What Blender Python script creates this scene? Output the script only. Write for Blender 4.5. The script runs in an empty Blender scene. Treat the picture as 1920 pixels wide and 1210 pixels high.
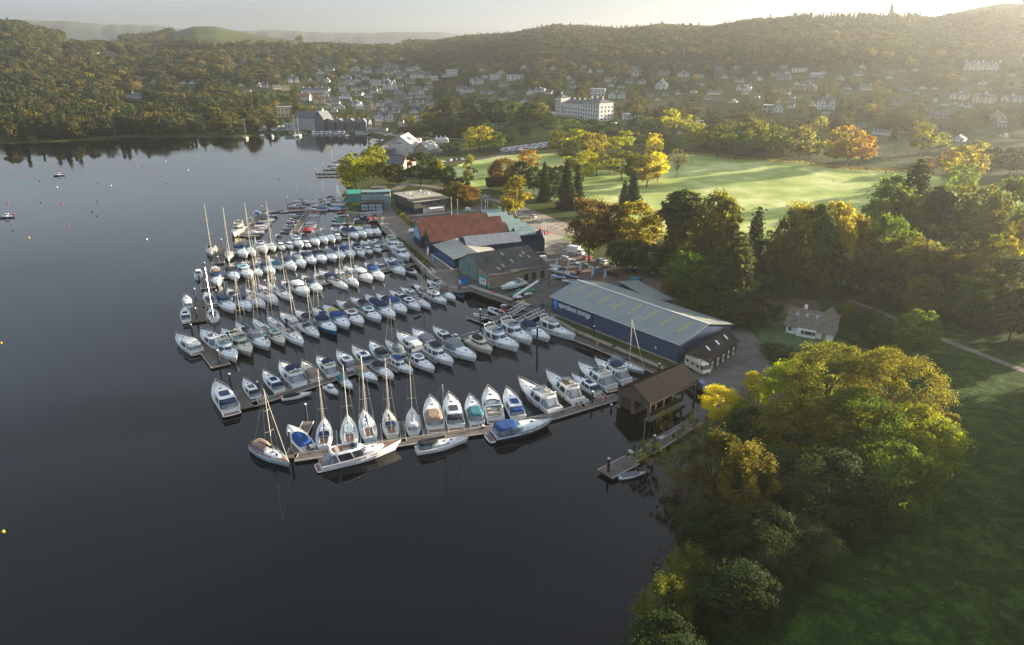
import bpy, math, random
import numpy as np
from mathutils import Vector, Matrix, noise as mnoise
R = math.radians
# ---------------------------------------------------------------- camera, sky, sun
FP, HY, CH = 1330.0, 95.0, 75.0            # focal length and eye-level row for a 1920 px wide frame; flying height
PITCH = math.atan((605 - HY) / FP)
scene = bpy.context.scene
cam_d = bpy.data.cameras.new('camera'); cam = bpy.data.objects.new('camera', cam_d)
scene.collection.objects.link(cam); scene.camera = cam
cam_d.sensor_width = 36; cam_d.lens = 36 * FP / 1920
cam_d.clip_start = 1; cam_d.clip_end = 40000
cam.location = (0, 0, CH); cam.rotation_euler = (math.pi / 2 - PITCH, 0, 0)
SUN_AZ, SUN_EL = R(66), R(9)              # azimuth right of the view direction
w = bpy.data.worlds.new('World'); scene.world = w; w.use_nodes = True
nt = w.node_tree; nt.nodes.clear()
sky = nt.nodes.new('ShaderNodeTexSky'); sky.sky_type = 'NISHITA'; sky.sun_disc = False
sky.sun_elevation = SUN_EL; sky.sun_rotation = SUN_AZ
sky.air_density = 1.0; sky.dust_density = 1.0; sky.ozone_density = 1.0
bg = nt.nodes.new('ShaderNodeBackground'); bg.inputs[1].default_value = 0.085
wo = nt.nodes.new('ShaderNodeOutputWorld')
# thin high cloud evens the sky out towards the horizon
tcw = nt.nodes.new('ShaderNodeTexCoord'); sxw = nt.nodes.new('ShaderNodeSeparateXYZ'); nt.links.new(tcw.outputs['Generated'], sxw.inputs[0])
mrw = nt.nodes.new('ShaderNodeValToRGB'); er = mrw.color_ramp.elements; er[0].position = 0; er[0].color = (.46, .46, .46, 1); er[1].position = 1; er[1].color = (.72, .72, .72, 1); e_ = er.new(.10); e_.color = (.84, .84, .84, 1); e_ = er.new(.45); e_.color = (.74, .74, .74, 1)
nt.links.new(sxw.outputs[2], mrw.inputs[0])
mpw = nt.nodes.new('ShaderNodeMapping'); mpw.inputs['Scale'].default_value = (1.2, 1.2, 9); nzw = nt.nodes.new('ShaderNodeTexNoise'); nzw.inputs['Scale'].default_value = 2.2; nzw.inputs['Detail'].default_value = 6
nt.links.new(tcw.outputs['Generated'], mpw.inputs[0]); nt.links.new(mpw.outputs[0], nzw.inputs['Vector'])
nrw = nt.nodes.new('ShaderNodeMapRange'); nrw.inputs[1].default_value = .35; nrw.inputs[2].default_value = .7; nrw.inputs[3].default_value = 1.06; nrw.inputs[4].default_value = .86; nt.links.new(nzw.outputs[0], nrw.inputs[0])
mmw = nt.nodes.new('ShaderNodeMath'); mmw.operation = 'MULTIPLY'; nt.links.new(mrw.outputs[0], mmw.inputs[0]); nt.links.new(nrw.outputs[0], mmw.inputs[1])
vmw = nt.nodes.new('ShaderNodeVectorMath'); vmw.operation = 'SCALE'; vmw.inputs[0].default_value = (1.55, 1.85, 2.25); nt.links.new(mmw.outputs[0], vmw.inputs['Scale'])
mxw = nt.nodes.new('ShaderNodeMix'); mxw.data_type = 'RGBA'; mxw.inputs[0].default_value = .93; nt.links.new(sky.outputs[0], mxw.inputs[6]); nt.links.new(vmw.outputs[0], mxw.inputs[7])
nt.links.new(mxw.outputs[2], bg.inputs[0]); nt.links.new(bg.outputs[0], wo.inputs[0])
sun_d = bpy.data.lights.new('sun', 'SUN'); sun = bpy.data.objects.new('sun', sun_d)
scene.collection.objects.link(sun)
sun_d.energy = 5.0; sun_d.angle = R(0.5); sun_d.color = (1.0, 0.84, 0.62)
sd = Vector((math.sin(SUN_AZ) * math.cos(SUN_EL), math.cos(SUN_AZ) * math.cos(SUN_EL), math.sin(SUN_EL)))
sun.rotation_euler = (-sd).to_track_quat('-Z', 'Y').to_euler()
scene.view_settings.view_transform = 'Standard'; scene.view_settings.look = 'None'
scene.view_settings.exposure = 2.48; scene.view_settings.gamma = 1.0
cy = scene.cycles
cy.max_bounces = 6; cy.diffuse_bounces = 2; cy.glossy_bounces = 3; cy.transmission_bounces = 4
cy.volume_bounces = 0; cy.transparent_max_bounces = 6; cy.sample_clamp_indirect = 4
rnd = random.Random(7)
C = scene.collection

# ---------------------------------------------------------------- pixel <-> place
cp, sp = math.cos(PITCH), math.sin(PITCH)
def ray(px, py):
    a, b = (px - 960) / FP, (605 - py) / FP
    return (a, cp + b * sp, -sp + b * cp)
def at(px, py, z=0.0):
    d = ray(px, py); t = (z - CH) / d[2]
    return Vector((d[0] * t, d[1] * t, z))
def depth(p):                                # metres along the lens axis
    return p[1] * cp - (p[2] - CH) * sp
def mpp(p):                                  # metres per photo pixel at a place
    return depth(p) / FP

# ---------------------------------------------------------------- mesh builder
class MB:
    def __init__(s): s.v = []; s.f = []; s.m = []; s.mats = []
    def mi(s, m):
        if m not in s.mats: s.mats.append(m)
        return s.mats.index(m)
    def face(s, pts, m):
        n = len(s.v); s.v += [tuple(p) for p in pts]; s.f.append(tuple(range(n, n + len(pts)))); s.m.append(s.mi(m))
    def box(s, c, d, m, rz=0.0, taper=1.0):
        k = s.mi(m); n = len(s.v); cz, sz = math.cos(rz), math.sin(rz)
        for z, t in ((-.5, 1), (.5, taper)):
            for x, y in ((-.5, -.5), (.5, -.5), (.5, .5), (-.5, .5)):
                X, Y = x * d[0] * t, y * d[1] * t
                s.v.append((c[0] + X * cz - Y * sz, c[1] + X * sz + Y * cz, c[2] + z * d[2]))
        for f in ((3, 2, 1, 0), (4, 5, 6, 7), (0, 1, 5, 4), (1, 2, 6, 5), (2, 3, 7, 6), (3, 0, 4, 7)):
            s.f.append(tuple(n + i for i in f)); s.m.append(k)
    def prism(s, poly, z0, z1, m, mside=None):
        k = s.mi(m); ks = s.mi(mside or m); n = len(s.v); L = len(poly)
        a = sum(poly[i][0] * poly[(i + 1) % L][1] - poly[(i + 1) % L][0] * poly[i][1] for i in range(L))
        if a < 0: poly = poly[::-1]
        s.v += [(p[0], p[1], z0) for p in poly] + [(p[0], p[1], z1) for p in poly]
        s.f.append(tuple(range(n + L - 1, n - 1, -1))); s.m.append(k)
        s.f.append(tuple(range(n + L, n + 2 * L))); s.m.append(k)
        for i in range(L):
            j = (i + 1) % L; s.f.append((n + i, n + j, n + L + j, n + L + i)); s.m.append(ks)
    def loft(s, rings, m, cap0=True, cap1=True):
        k = s.mi(m); n = len(s.v); L = len(rings[0])
        for r in rings: s.v += [tuple(p) for p in r]
        for i in range(len(rings) - 1):
            for j in range(L):
                q = (j + 1) % L
                s.f.append((n + i * L + j, n + i * L + q, n + (i + 1) * L + q, n + (i + 1) * L + j)); s.m.append(k)
        if cap0: s.f.append(tuple(n + L - 1 - j for j in range(L))); s.m.append(k)
        if cap1: s.f.append(tuple(n + (len(rings) - 1) * L + j for j in range(L))); s.m.append(k)
    def tube(s, p, q, r, m, r2=None, n=5):
        p, q = Vector(p), Vector(q); d = (q - p)
        if d.length < 1e-6: return
        d.normalize(); a = d.orthogonal().normalized(); b = d.cross(a)
        r2 = r if r2 is None else r2
        rr = []
        for c, rad in ((p, r), (q, r2)):
            rr.append([c + (a * math.cos(2 * math.pi * i / n) + b * math.sin(2 * math.pi * i / n)) * rad for i in range(n)])
        s.loft(rr, m)
    def path(s, pts, r, m, n=5):
        for a, b in zip(pts, pts[1:]): s.tube(a, b, r, m, n=n)
    def ball(s, c, r, m, n=8, sz=1.0):
        rings = []
        for i in range(1, n // 2):
            a = -math.pi / 2 + math.pi * i / (n // 2)
            rings.append([(c[0] + r * math.cos(a) * math.cos(2 * math.pi * j / n), c[1] + r * math.cos(a) * math.sin(2 * math.pi * j / n), c[2] + r * sz * math.sin(a)) for j in range(n)])
        s.loft(rings, m)
    def merge(s, o):
        n = len(s.v); s.v += o.v; s.f += [tuple(i + n for i in f) for f in o.f]
        mm = [s.mi(x) for x in o.mats]; s.m += [mm[i] for i in o.m]
    def mesh(s, name):
        me = bpy.data.meshes.new(name); me.from_pydata(s.v, [], s.f)
        for m in s.mats: me.materials.append(m)
        me.polygons.foreach_set('material_index', s.m); me.update(); return me
    def build(s, name, parent=None, smooth=False):
        me = s.mesh(name); o = bpy.data.objects.new(name, me); C.objects.link(o); o.parent = parent
        if smooth:
            me.polygons.foreach_set('use_smooth', [True] * len(me.polygons))
        return o
def tag(o, label=None, cat=None, group=None, kind=None):
    if label: o['label'] = label
    if cat: o['category'] = cat
    if group: o['group'] = group
    if kind: o['kind'] = kind
    return o
def empty(name, loc=(0, 0, 0), rz=0.0, sc=1.0):
    o = bpy.data.objects.new(name, None); C.objects.link(o); o.empty_display_size = .5
    o.location = loc; o.rotation_euler = (0, 0, rz); o.scale = (sc, sc, sc) if not hasattr(sc, '__len__') else sc
    return o
def copy_tree(o, parent=None):
    c = o.copy(); C.objects.link(c); c.parent = parent
    for ch in KIDS.get(o.name, ()): copy_tree(ch, c)
    return c
KIDS = {}
def remember(root):                          # children table, so copies need no slow look-ups
    for o in bpy.data.objects:
        pass
def kids(o, lst): KIDS[o.name] = list(lst)
ORD = ['first', 'second', 'third', 'fourth', 'fifth', 'sixth', 'seventh', 'eighth', 'ninth', 'tenth', 'eleventh', 'twelfth', 'thirteenth',
       'fourteenth', 'fifteenth', 'sixteenth', 'seventeenth', 'eighteenth', 'nineteenth', 'twentieth']
TENS = {20: 'twenty', 30: 'thirty', 40: 'forty', 50: 'fifty', 60: 'sixty', 70: 'seventy', 80: 'eighty', 90: 'ninety'}
def ordw(i):
    if i < 20: return ORD[i]
    n = i + 1
    if n % 10 == 0: return TENS[n][:-1] + 'ieth' if n < 100 else 'hundredth'
    if n > 100: return 'hundred-and-' + ordw(n - 101)
    return TENS[n // 10 * 10] + '-' + ORD[n % 10 - 1]
def from_left(i, n):
    if i == 0: return 'leftmost'
    if i == n - 1: return 'rightmost'
    if i <= n // 2: return ordw(i) + ' from left'
    return ordw(n - 1 - i) + ' from right'

# ---------------------------------------------------------------- materials
def mat(name, col, rough=.6, spec=.5, metal=0, var=0.0, scale=3.0, coords='Object', bump=0.0, rand=0.0, trans=0.0, coat=0.0):
    m = bpy.data.materials.new(name); m.use_nodes = True
    n = m.node_tree; b = n.nodes['Principled BSDF']
    b.inputs['Roughness'].default_value = rough; b.inputs['Metallic'].default_value = metal
    b.inputs['Specular IOR Level'].default_value = spec
    if coat: b.inputs['Coat Weight'].default_value = coat
    b.inputs['Base Color'].default_value = (*col, 1)
    tc = n.nodes.new('ShaderNodeTexCoord')
    if var or bump:
        nz = n.nodes.new('ShaderNodeTexNoise'); nz.inputs['Scale'].default_value = scale; nz.inputs['Detail'].default_value = 5
        nz.inputs['Roughness'].default_value = .65
        n.links.new(tc.outputs[coords], nz.inputs['Vector'])
    if var:
        r = n.nodes.new('ShaderNodeValToRGB'); e = r.color_ramp.elements
        e[0].position = .3; e[1].position = .7
        e[0].color = (*[max(0, c * (1 - var)) for c in col], 1); e[1].color = (*[min(1, c * (1 + var)) for c in col], 1)
        n.links.new(nz.outputs[0], r.inputs[0]); src = r.outputs[0]
        if rand:
            oi = n.nodes.new('ShaderNodeObjectInfo'); hs = n.nodes.new('ShaderNodeHueSaturation')
            mr = n.nodes.new('ShaderNodeMapRange'); mr.inputs[3].default_value = 1 - rand; mr.inputs[4].default_value = 1 + rand
            n.links.new(oi.outputs['Random'], mr.inputs[0]); n.links.new(mr.outputs[0], hs.inputs['Value'])
            mh = n.nodes.new('ShaderNodeMapRange'); mh.inputs[3].default_value = .5 - rand * .06; mh.inputs[4].default_value = .5 + rand * .06
            mu = n.nodes.new('ShaderNodeMath'); mu.operation = 'MULTIPLY'; mu.inputs[1].default_value = 7.31
            fr = n.nodes.new('ShaderNodeMath'); fr.operation = 'FRACT'
            n.links.new(oi.outputs['Random'], mu.inputs[0]); n.links.new(mu.outputs[0], fr.inputs[0]); n.links.new(fr.outputs[0], mh.inputs[0])
            n.links.new(mh.outputs[0], hs.inputs['Hue']); n.links.new(src, hs.inputs['Color']); src = hs.outputs[0]
        n.links.new(src, b.inputs['Base Color'])
        if trans:
            tl = n.nodes.new('ShaderNodeBsdfTranslucent'); mx = n.nodes.new('ShaderNodeMixShader'); mx.inputs[0].default_value = trans
            gm = n.nodes.new('ShaderNodeMix'); gm.data_type = 'RGBA'; gm.blend_type = 'MULTIPLY'; gm.inputs[0].default_value = 1; gm.inputs[7].default_value = (2.0, 1.9, .8, 1); n.links.new(src, gm.inputs[6]); n.links.new(gm.outputs[2], tl.inputs[0]); n.links.new(b.outputs[0], mx.inputs[1]); n.links.new(tl.outputs[0], mx.inputs[2])
            n.links.new(mx.outputs[0], n.nodes['Material Output'].inputs[0])
    if bump:
        bp = n.nodes.new('ShaderNodeBump'); bp.inputs['Strength'].default_value = bump; bp.inputs['Distance'].default_value = .05
        n.links.new(nz.outputs[0], bp.inputs['Height']); n.links.new(bp.outputs[0], b.inputs['Normal'])
    return m
def striped(name, col, period, axis=0, dark=.75, rough=.5, var=.12):    # corrugated or boarded sheet: fine ribs along one axis
    m = mat(name, col, rough, .5 if sum(col) > .4 else .12, var=var, scale=.35, coords='Object'); n = m.node_tree; b = n.nodes['Principled BSDF']
    tc = n.nodes.new('ShaderNodeTexCoord'); sx = n.nodes.new('ShaderNodeSeparateXYZ'); n.links.new(tc.outputs['Object'], sx.inputs[0])
    mu = n.nodes.new('ShaderNodeMath'); mu.operation = 'MULTIPLY'; mu.inputs[1].default_value = 1 / period
    fr = n.nodes.new('ShaderNodeMath'); fr.operation = 'FRACT'; gt = n.nodes.new('ShaderNodeMath'); gt.operation = 'LESS_THAN'; gt.inputs[1].default_value = .12
    mx = n.nodes.new('ShaderNodeMix'); mx.data_type = 'RGBA'; mx.blend_type = 'MULTIPLY'
    n.links.new(sx.outputs[axis], mu.inputs[0]); n.links.new(mu.outputs[0], fr.inputs[0]); n.links.new(fr.outputs[0], gt.inputs[0])
    lk = b.inputs['Base Color'].links[0].from_socket
    n.links.new(lk, mx.inputs[6]); mx.inputs[7].default_value = (dark, dark, dark, 1); n.links.new(gt.outputs[0], mx.inputs[0])
    n.links.new(mx.outputs[2], b.inputs['Base Color']); return m
M = {}
M['gel'] = mat('white_gelcoat', (.80, .81, .82), .25, var=.05, scale=1, coat=.3)
M['cream'] = mat('cream_gelcoat', (.62, .57, .45), .3, var=.05, scale=1)
M['navyhull'] = mat('navy_gelcoat', (.012, .02, .10), .2, var=.1, scale=1, coat=.4)
M['bluehull'] = mat('blue_gelcoat', (.02, .16, .33), .25, var=.1, scale=1)
M['palehull'] = mat('pale_blue_gelcoat', (.42, .55, .62), .25, var=.05, scale=1)
M['greyhull'] = mat('grey_gelcoat', (.30, .33, .36), .3, var=.08, scale=1)
M['redhull'] = mat('red_hull', (.40, .03, .025), .35, var=.15, scale=1)
M['boot'] = mat('dark_antifouling', (.02, .025, .05), .5, var=.3, scale=2)
M['deckw'] = mat('nonslip_deck', (.58, .58, .56), .55, var=.08, scale=2)
M['teak'] = mat('teak_deck', (.26, .13, .085), .6, var=.25, scale=6)
M['glass'] = mat('dark_window', (.02, .03, .045), .08, .8, var=.3, scale=1)
M['screen'] = mat('tinted_windscreen', (.14, .22, .25), .1, .7, var=.25, scale=1)
M['clear'] = mat('clear_canopy_panel', (.22, .25, .28), .2, .6, var=.4, scale=1.2)
FAB = dict(navy=(.02, .035, .09), black=(.03, .032, .04), blue=(.022, .07, .22), teal=(.05, .19, .21), grey=(.22, .23, .25), tan=(.30, .22, .16),
           yellow=(.50, .42, .12), red=(.45, .04, .03), white=(.6, .6, .6), brown=(.13, .09, .07), green=(.05, .2, .1), orange=(.7, .12, .03), sky=(.2, .4, .6))
for k, v in FAB.items(): M['f_' + k] = mat('canvas_' + k, v, .85, .2, var=.25, scale=2.5, bump=.3)
M['alu'] = mat('aluminium_mast', (.60, .55, .42), .55, var=.06, scale=1)
M['steel'] = mat('stainless_rail', (.62, .64, .66), .25, metal=.7)
M['rubber'] = mat('black_rubber', (.02, .02, .022), .7)
M['seat'] = mat('cream_cushion', (.45, .40, .30), .8, var=.2, scale=4)
M['orange'] = mat('orange_plastic', (.80, .12, .02), .45, var=.1)
M['red'] = mat('red_plastic', (.60, .03, .02), .45, var=.1)
M['yellow'] = mat('yellow_plastic', (.70, .45, .02), .45, var=.1)
M['white'] = mat('white_paint', (.74, .74, .72), .5, var=.06)
M['concrete'] = mat('weathered_concrete', (.30, .28, .22), .85, var=.3, scale=.6, bump=.3)
M['stonewall'] = mat('harbour_stone', (.20, .18, .13), .9, var=.45, scale=1.2, bump=.6)
M['wood'] = striped('weathered_boards', (.12, .095, .07), .25, 0, .6, .8, .3)
M['planks'] = striped('walkway_planks', (.15, .125, .11), .28, 0, .7, .8, .3)
M['trim'] = mat('pale_walkway_edge', (.50, .48, .44), .7, var=.15)
M['float'] = mat('dark_pontoon_float', (.05, .05, .045), .8, var=.4)
M['pile'] = mat('dark_steel_pile', (.025, .027, .035), .5, var=.3)
M['bark'] = mat('tree_bark', (.09, .07, .05), .9, var=.4, scale=6)
M['birch'] = mat('pale_birch_bark', (.35, .32, .26), .9, var=.4, scale=6)
LEAF = dict(green=(.085, .14, .02), dark=(.045, .068, .022), olive=(.135, .135, .025), yg=(.25, .27, .02), yellow=(.46, .40, .03), gold=(.25, .215, .035),
            orange=(.30, .19, .035), rust=(.15, .10, .04), pale=(.22, .22, .075), conif=(.042, .065, .03), cedar=(.095, .12, .05), brown=(.12, .10, .045), red=(.32, .04, .03), grey=(.15, .14, .09), wolive=(.088, .088, .030), wgreen=(.060, .084, .026), wbrown=(.105, .082, .034), wdark=(.036, .050, .024), wgold=(.19, .15, .035))
for k, v in LEAF.items(): M['l_' + k] = mat('foliage_' + k, v, .8, .08, var=.45, scale=1.7, rand=.22, trans=.5 if k not in ('dark', 'conif') and k[0] != 'w' else .3)
# ---------------------------------------------------------------- the lie of the land
SHORE_PX = [(1180, 1212), (1200, 1130), (1262, 1030), (1290, 950), (1305, 880), (1292, 840), (1322, 790), (1330, 745), (1300, 722), (1240, 700), (1150, 660), (1080, 630),
            (1040, 607), (1036, 600), (990, 582), (965, 574), (882, 546), (862, 548), (838, 545), (800, 513), (760, 470), (728, 434), (718, 410), (650, 402), (648, 378), (655, 362), (640, 340), (655, 312),
            (690, 290), (700, 272), (725, 262), (690, 252), (580, 248), (545, 250), (500, 252), (455, 258), (380, 257), (250, 257), (190, 262), (100, 266), (0, 270), (-300, 280), (-900, 300)]
SHORE = [at(x, y, 0).xy for x, y in SHORE_PX]
poly = [tuple(p) for p in SHORE]
poly = [(poly[0][0] * .6, -60.0)] + poly + [(-14000.0, poly[-1][1] * 1.2), (-14000.0, 14000.0), (14000.0, 14000.0), (14000.0, -60.0)]
PX = np.array([p[0] for p in poly]); PY = np.array([p[1] for p in poly])
def land_sd(X, Y):                           # + on land, - on water: metres to the shore
    X = np.asarray(X, float); Y = np.asarray(Y, float)
    ins = np.zeros(X.shape, bool); dmin = np.full(X.shape, 1e9); n = len(PX)
    for i in range(n):
        x0, y0, x1, y1 = PX[i], PY[i], PX[(i + 1) % n], PY[(i + 1) % n]
        c = ((y0 > Y) != (y1 > Y))
        with np.errstate(divide='ignore', invalid='ignore'):
            xi = x0 + (Y - y0) * (x1 - x0) / (y1 - y0 if y1 != y0 else 1e-9)
        ins ^= c & (X < xi)
        if 0 < i < len(SHORE):
            vx, vy = x1 - x0, y1 - y0; L = vx * vx + vy * vy + 1e-9
            t = np.clip(((X - x0) * vx + (Y - y0) * vy) / L, 0, 1)
            dmin = np.minimum(dmin, np.hypot(X - x0 - t * vx, Y - y0 - t * vy))
    return np.where(ins, dmin, -dmin)
def vnoise(X, Y, s, seed=0):                 # smooth value noise
    X = X / s + seed * 17.3; Y = Y / s - seed * 9.1
    xi = np.floor(X); yi = np.floor(Y); fx = X - xi; fy = Y - yi
    h = lambda a, b: np.modf(np.abs(np.sin(a * 127.1 + b * 311.7 + seed * 3.3) * 43758.5453))[0]
    fx = fx * fx * (3 - 2 * fx); fy = fy * fy * (3 - 2 * fy)
    return (h(xi, yi) * (1 - fx) + h(xi + 1, yi) * fx) * (1 - fy) + (h(xi, yi + 1) * (1 - fx) + h(xi + 1, yi + 1) * fx) * fy - .5
SK = [(-900, 60, 2000), (0, 52, 2000), (50, 54, 2000), (130, 74, 2150), (220, 78, 2500), (290, 74, 3000), (330, 62, 3300), (370, 51, 3400), (410, 51, 3400), (450, 60, 3400), (500, 70, 3300), (580, 80, 3100),
      (700, 85, 2900), (820, 86, 2700), (880, 76, 2600), (960, 73, 2600), (1040, 60, 2600), (1100, 62, 2500), (1160, 66, 2300), (1240, 58, 2100), (1330, 64, 1900), (1400, 52, 1750), (1500, 47, 1700),
      (1620, 47, 1700), (1700, 48, 1800), (1735, 37, 2200), (1800, 18, 2300), (1860, 6, 2300), (1920, 9, 2300), (2300, 30, 2300), (3500, 60, 2200)]
D0 = [(-900, 1000), (0, 800), (250, 775), (440, 735), (560, 720), (760, 700), (900, 640), (1000, 560), (1200, 560), (3500, 560)]
skx = [s[0] for s in SK]; d0x = [s[0] for s in D0]
def ground_z(X, Y):
    X = np.asarray(X, float); Y = np.asarray(Y, float)
    d = np.hypot(X, Y); u = X / np.maximum(Y, 1.0); u = np.where(Y < 1, 5, np.clip(u, -3, 3)); col = 960 + 1423 * u
    ys = np.interp(col, skx, [s[1] for s in SK]); dr = np.interp(col, skx, [s[2] for s in SK]); d0 = np.interp(col, d0x, [s[1] for s in D0])
    sd_ = land_sd(X, Y)
    rise = np.clip((d - 330) / 230, 0, 1); rise = rise * rise * (3 - 2 * rise)
    z0 = 1.3 + 5.0 * rise * np.clip((col - 880) / 200, 0, 1)
    z0 = z0 + 1.6 * rise * vnoise(X, Y, 70, 3) * np.clip((col - 1000) / 200, 0, 1)
    secz = d / np.maximum(Y, 1)
    a = PITCH - np.arctan((605 - ys) / FP); es = -np.tan(a) / np.clip(secz, 1, 2)
    e0 = -(CH - z0) / d0; t = np.clip((d - d0) / (dr - d0), 0, 1)
    pw = np.maximum(1.6, 1.12 * -e0 * (dr - d0) / (d0 * (es - e0)))
    e = e0 + (es - e0) * (1 - (1 - t) ** pw)
    hill = CH + d * e + (vnoise(X, Y, 260, 1) * 10 + vnoise(X, Y, 90, 2) * 4) * np.clip(t * 3, 0, 1) * np.clip((1 - t) * 4, .15, 1)
    zr = CH + dr * es
    over = np.maximum(zr - (d - dr) * .12, 20)
    z = np.where(d > dr, over, np.where(d > d0, hill, z0))
    k = np.clip(sd_ / 1.6, -1, 1)
    return np.where(k >= 1, z, np.where(k > -1, -1.5 + (z + 1.5) * (k * .5 + .5) ** .8, -1.5))
def gz(x, y): return float(ground_z(np.array([x]), np.array([y]))[0])
TT = np.concatenate([np.geomspace(60, 700, 260), np.geomspace(705, 4500, 420)])
def hit(px, py):                             # where the line of sight through a photo pixel meets the land
    d = ray(px, py); n = math.hypot(d[0], d[1]); X = d[0] / n * TT; Y = d[1] / n * TT; Z = CH + d[2] / n * TT
    G = ground_z(X, Y); G = np.maximum(G, 0)
    b = np.nonzero(Z <= G)[0]
    if len(b) == 0: i = len(TT) - 1; return Vector((X[i], Y[i], G[i]))
    i = b[0]
    if i == 0: return Vector((X[0], Y[0], G[0]))
    a0, a1 = Z[i - 1] - G[i - 1], Z[i] - G[i]; t = a0 / (a0 - a1 + 1e-9)
    x, y = X[i - 1] + (X[i] - X[i - 1]) * t, Y[i - 1] + (Y[i] - Y[i - 1]) * t
    return Vector((x, y, gz(x, y)))
def npmesh(name, V, F, mats, smooth=False, mi=None):
    me = bpy.data.meshes.new(name); V = np.asarray(V, np.float32); F = np.asarray(F, np.int32); k = F.shape[1]
    me.vertices.add(len(V)); me.vertices.foreach_set('co', V.ravel())
    me.loops.add(F.size); me.loops.foreach_set('vertex_index', F.ravel())
    me.polygons.add(len(F)); me.polygons.foreach_set('loop_start', np.arange(0, F.size, k, dtype=np.int32))
    for m in mats: me.materials.append(m)
    if mi is not None: me.polygons.foreach_set('material_index', np.asarray(mi, np.int32))
    if smooth: me.polygons.foreach_set('use_smooth', np.ones(len(F), bool))
    me.update(calc_edges=True); return me

def inpoly(X, Y, pts):
    ins = np.zeros(np.shape(X), bool); n = len(pts)
    for i in range(n):
        (x0, y0), (x1, y1) = pts[i], pts[(i + 1) % n]
        c = ((y0 > Y) != (y1 > Y)); ins ^= c & (X < x0 + (Y - y0) * (x1 - x0) / ((y1 - y0) or 1e-9))
    return ins
def px_of(X, Y, Z):                          # place -> photo pixel (vectorised); only to look land use up on the photo's own map
    dep = Y * cp - (Z - CH) * sp; up = Y * sp + (Z - CH) * cp
    return 960 + FP * X / dep, 605 - FP * up / dep
naz, nr = 460, 560
AZ = np.linspace(-math.pi * .27, math.pi * .32, naz); RD = np.concatenate([np.geomspace(40, 900, 400), np.geomspace(906, 6600, nr - 400)])
GA, GR = np.meshgrid(AZ, RD); X = np.sin(GA) * GR; Y = np.cos(GA) * GR; Z = ground_z(X, Y)
idx = np.arange(naz * nr).reshape(nr, naz)
F = np.stack([idx[:-1, :-1].ravel(), idx[:-1, 1:].ravel(), idx[1:, 1:].ravel(), idx[1:, :-1].ravel()], 1)
V = np.stack([X.ravel(), Y.ravel(), Z.ravel()], 1)
qx, qy = px_of(X.ravel(), Y.ravel(), Z.ravel()); dist = GR.ravel()
GOLF = [[(835, 322), (870, 305), (940, 292), (1040, 288), (1090, 300), (1200, 300), (1290, 285), (1420, 296), (1500, 302), (1600, 318), (1720, 322), (1810, 345), (1920, 360), (1925, 420), (1700, 470), (1560, 440), (1420, 440), (1240, 440), (1100, 395), (960, 355), (880, 355), (850, 345)],
        [(1180, 395), (1560, 420), (1925, 520), (1925, 600), (1700, 560), (1500, 520), (1300, 450)]]
FIELD = [[(95, 92), (130, 72), (220, 74), (240, 88), (180, 92), (140, 88)], [(300, 80), (340, 50), (460, 50), (560, 72), (560, 92), (400, 92)], [(560, 78), (850, 88), (700, 96), (560, 92)],
         [(1715, 45), (1780, 10), (1925, 0), (1925, 34), (1800, 40), (1740, 48)], [(1540, 255), (1720, 255), (1780, 285), (1660, 318), (1520, 300)], [(1760, 250), (1925, 268), (1925, 300), (1790, 290)]]
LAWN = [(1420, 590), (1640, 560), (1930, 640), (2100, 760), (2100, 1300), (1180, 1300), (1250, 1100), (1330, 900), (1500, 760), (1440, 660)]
def anyin(ps): 
    r = np.zeros(len(qx), bool)
    for p in ps: r |= inpoly(qx, qy, p)
    return r
zone = np.zeros((len(V), 4), np.float32); zone[:, 3] = 1
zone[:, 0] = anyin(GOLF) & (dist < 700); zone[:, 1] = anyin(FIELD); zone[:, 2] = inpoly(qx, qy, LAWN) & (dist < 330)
m = bpy.data.materials.new('grass_and_soil'); m.use_nodes = True; n = m.node_tree; b = n.nodes['Principled BSDF']; b.inputs['Roughness'].default_value = .9
b.inputs['Specular IOR Level'].default_value = .04
def NZ(n, scale, detail=6, src=None, rough=.6):
    t = n.nodes.new('ShaderNodeTexNoise'); t.inputs['Scale'].default_value = scale; t.inputs['Detail'].default_value = detail; t.inputs['Roughness'].default_value = rough
    g = n.nodes.new('ShaderNodeNewGeometry'); n.links.new(src or g.outputs['Position'], t.inputs['Vector']); return t
def RAMP(n, fac, cols):
    r = n.nodes.new('ShaderNodeValToRGB'); e = r.color_ramp.elements
    while len(e) < len(cols): e.new(.5)
    for i, (p, c) in enumerate(cols): e[i].position = p; e[i].color = (*c, 1)
    n.links.new(fac, r.inputs[0]); return r.outputs[0]
def MIX(n, fac, a, b_, mode='MIX'):
    x = n.nodes.new('ShaderNodeMix'); x.data_type = 'RGBA'; x.blend_type = mode
    if isinstance(fac, float): x.inputs[0].default_value = fac
    else: n.links.new(fac, x.inputs[0])
    n.links.new(a, x.inputs[6]); n.links.new(b_, x.inputs[7]); return x.outputs[2]
att = n.nodes.new('ShaderNodeAttribute'); att.attribute_name = 'zone'; sep = n.nodes.new('ShaderNodeSeparateColor'); n.links.new(att.outputs['Color'], sep.inputs[0])
wood = RAMP(n, NZ(n, .06).outputs[0], [(.3, (.040, .055, .018)), (.5, (.065, .082, .025)), (.7, (.095, .090, .038))])
golf = RAMP(n, NZ(n, .04, 10, rough=.66).outputs[0], [(.3, (.22, .30, .08)), (.5, (.40, .47, .15)), (.62, (.58, .60, .27)), (.75, (.66, .66, .38))])
field = RAMP(n, NZ(n, .012, 6).outputs[0], [(.3, (.045, .06, .028)), (.5, (.075, .09, .035)), (.7, (.10, .09, .045))])
lawn = RAMP(n, NZ(n, .35, 10, rough=.72).outputs[0], [(.3, (.012, .026, .008)), (.5, (.028, .058, .012)), (.62, (.06, .115, .02)), (.8, (.11, .15, .035))])
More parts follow.
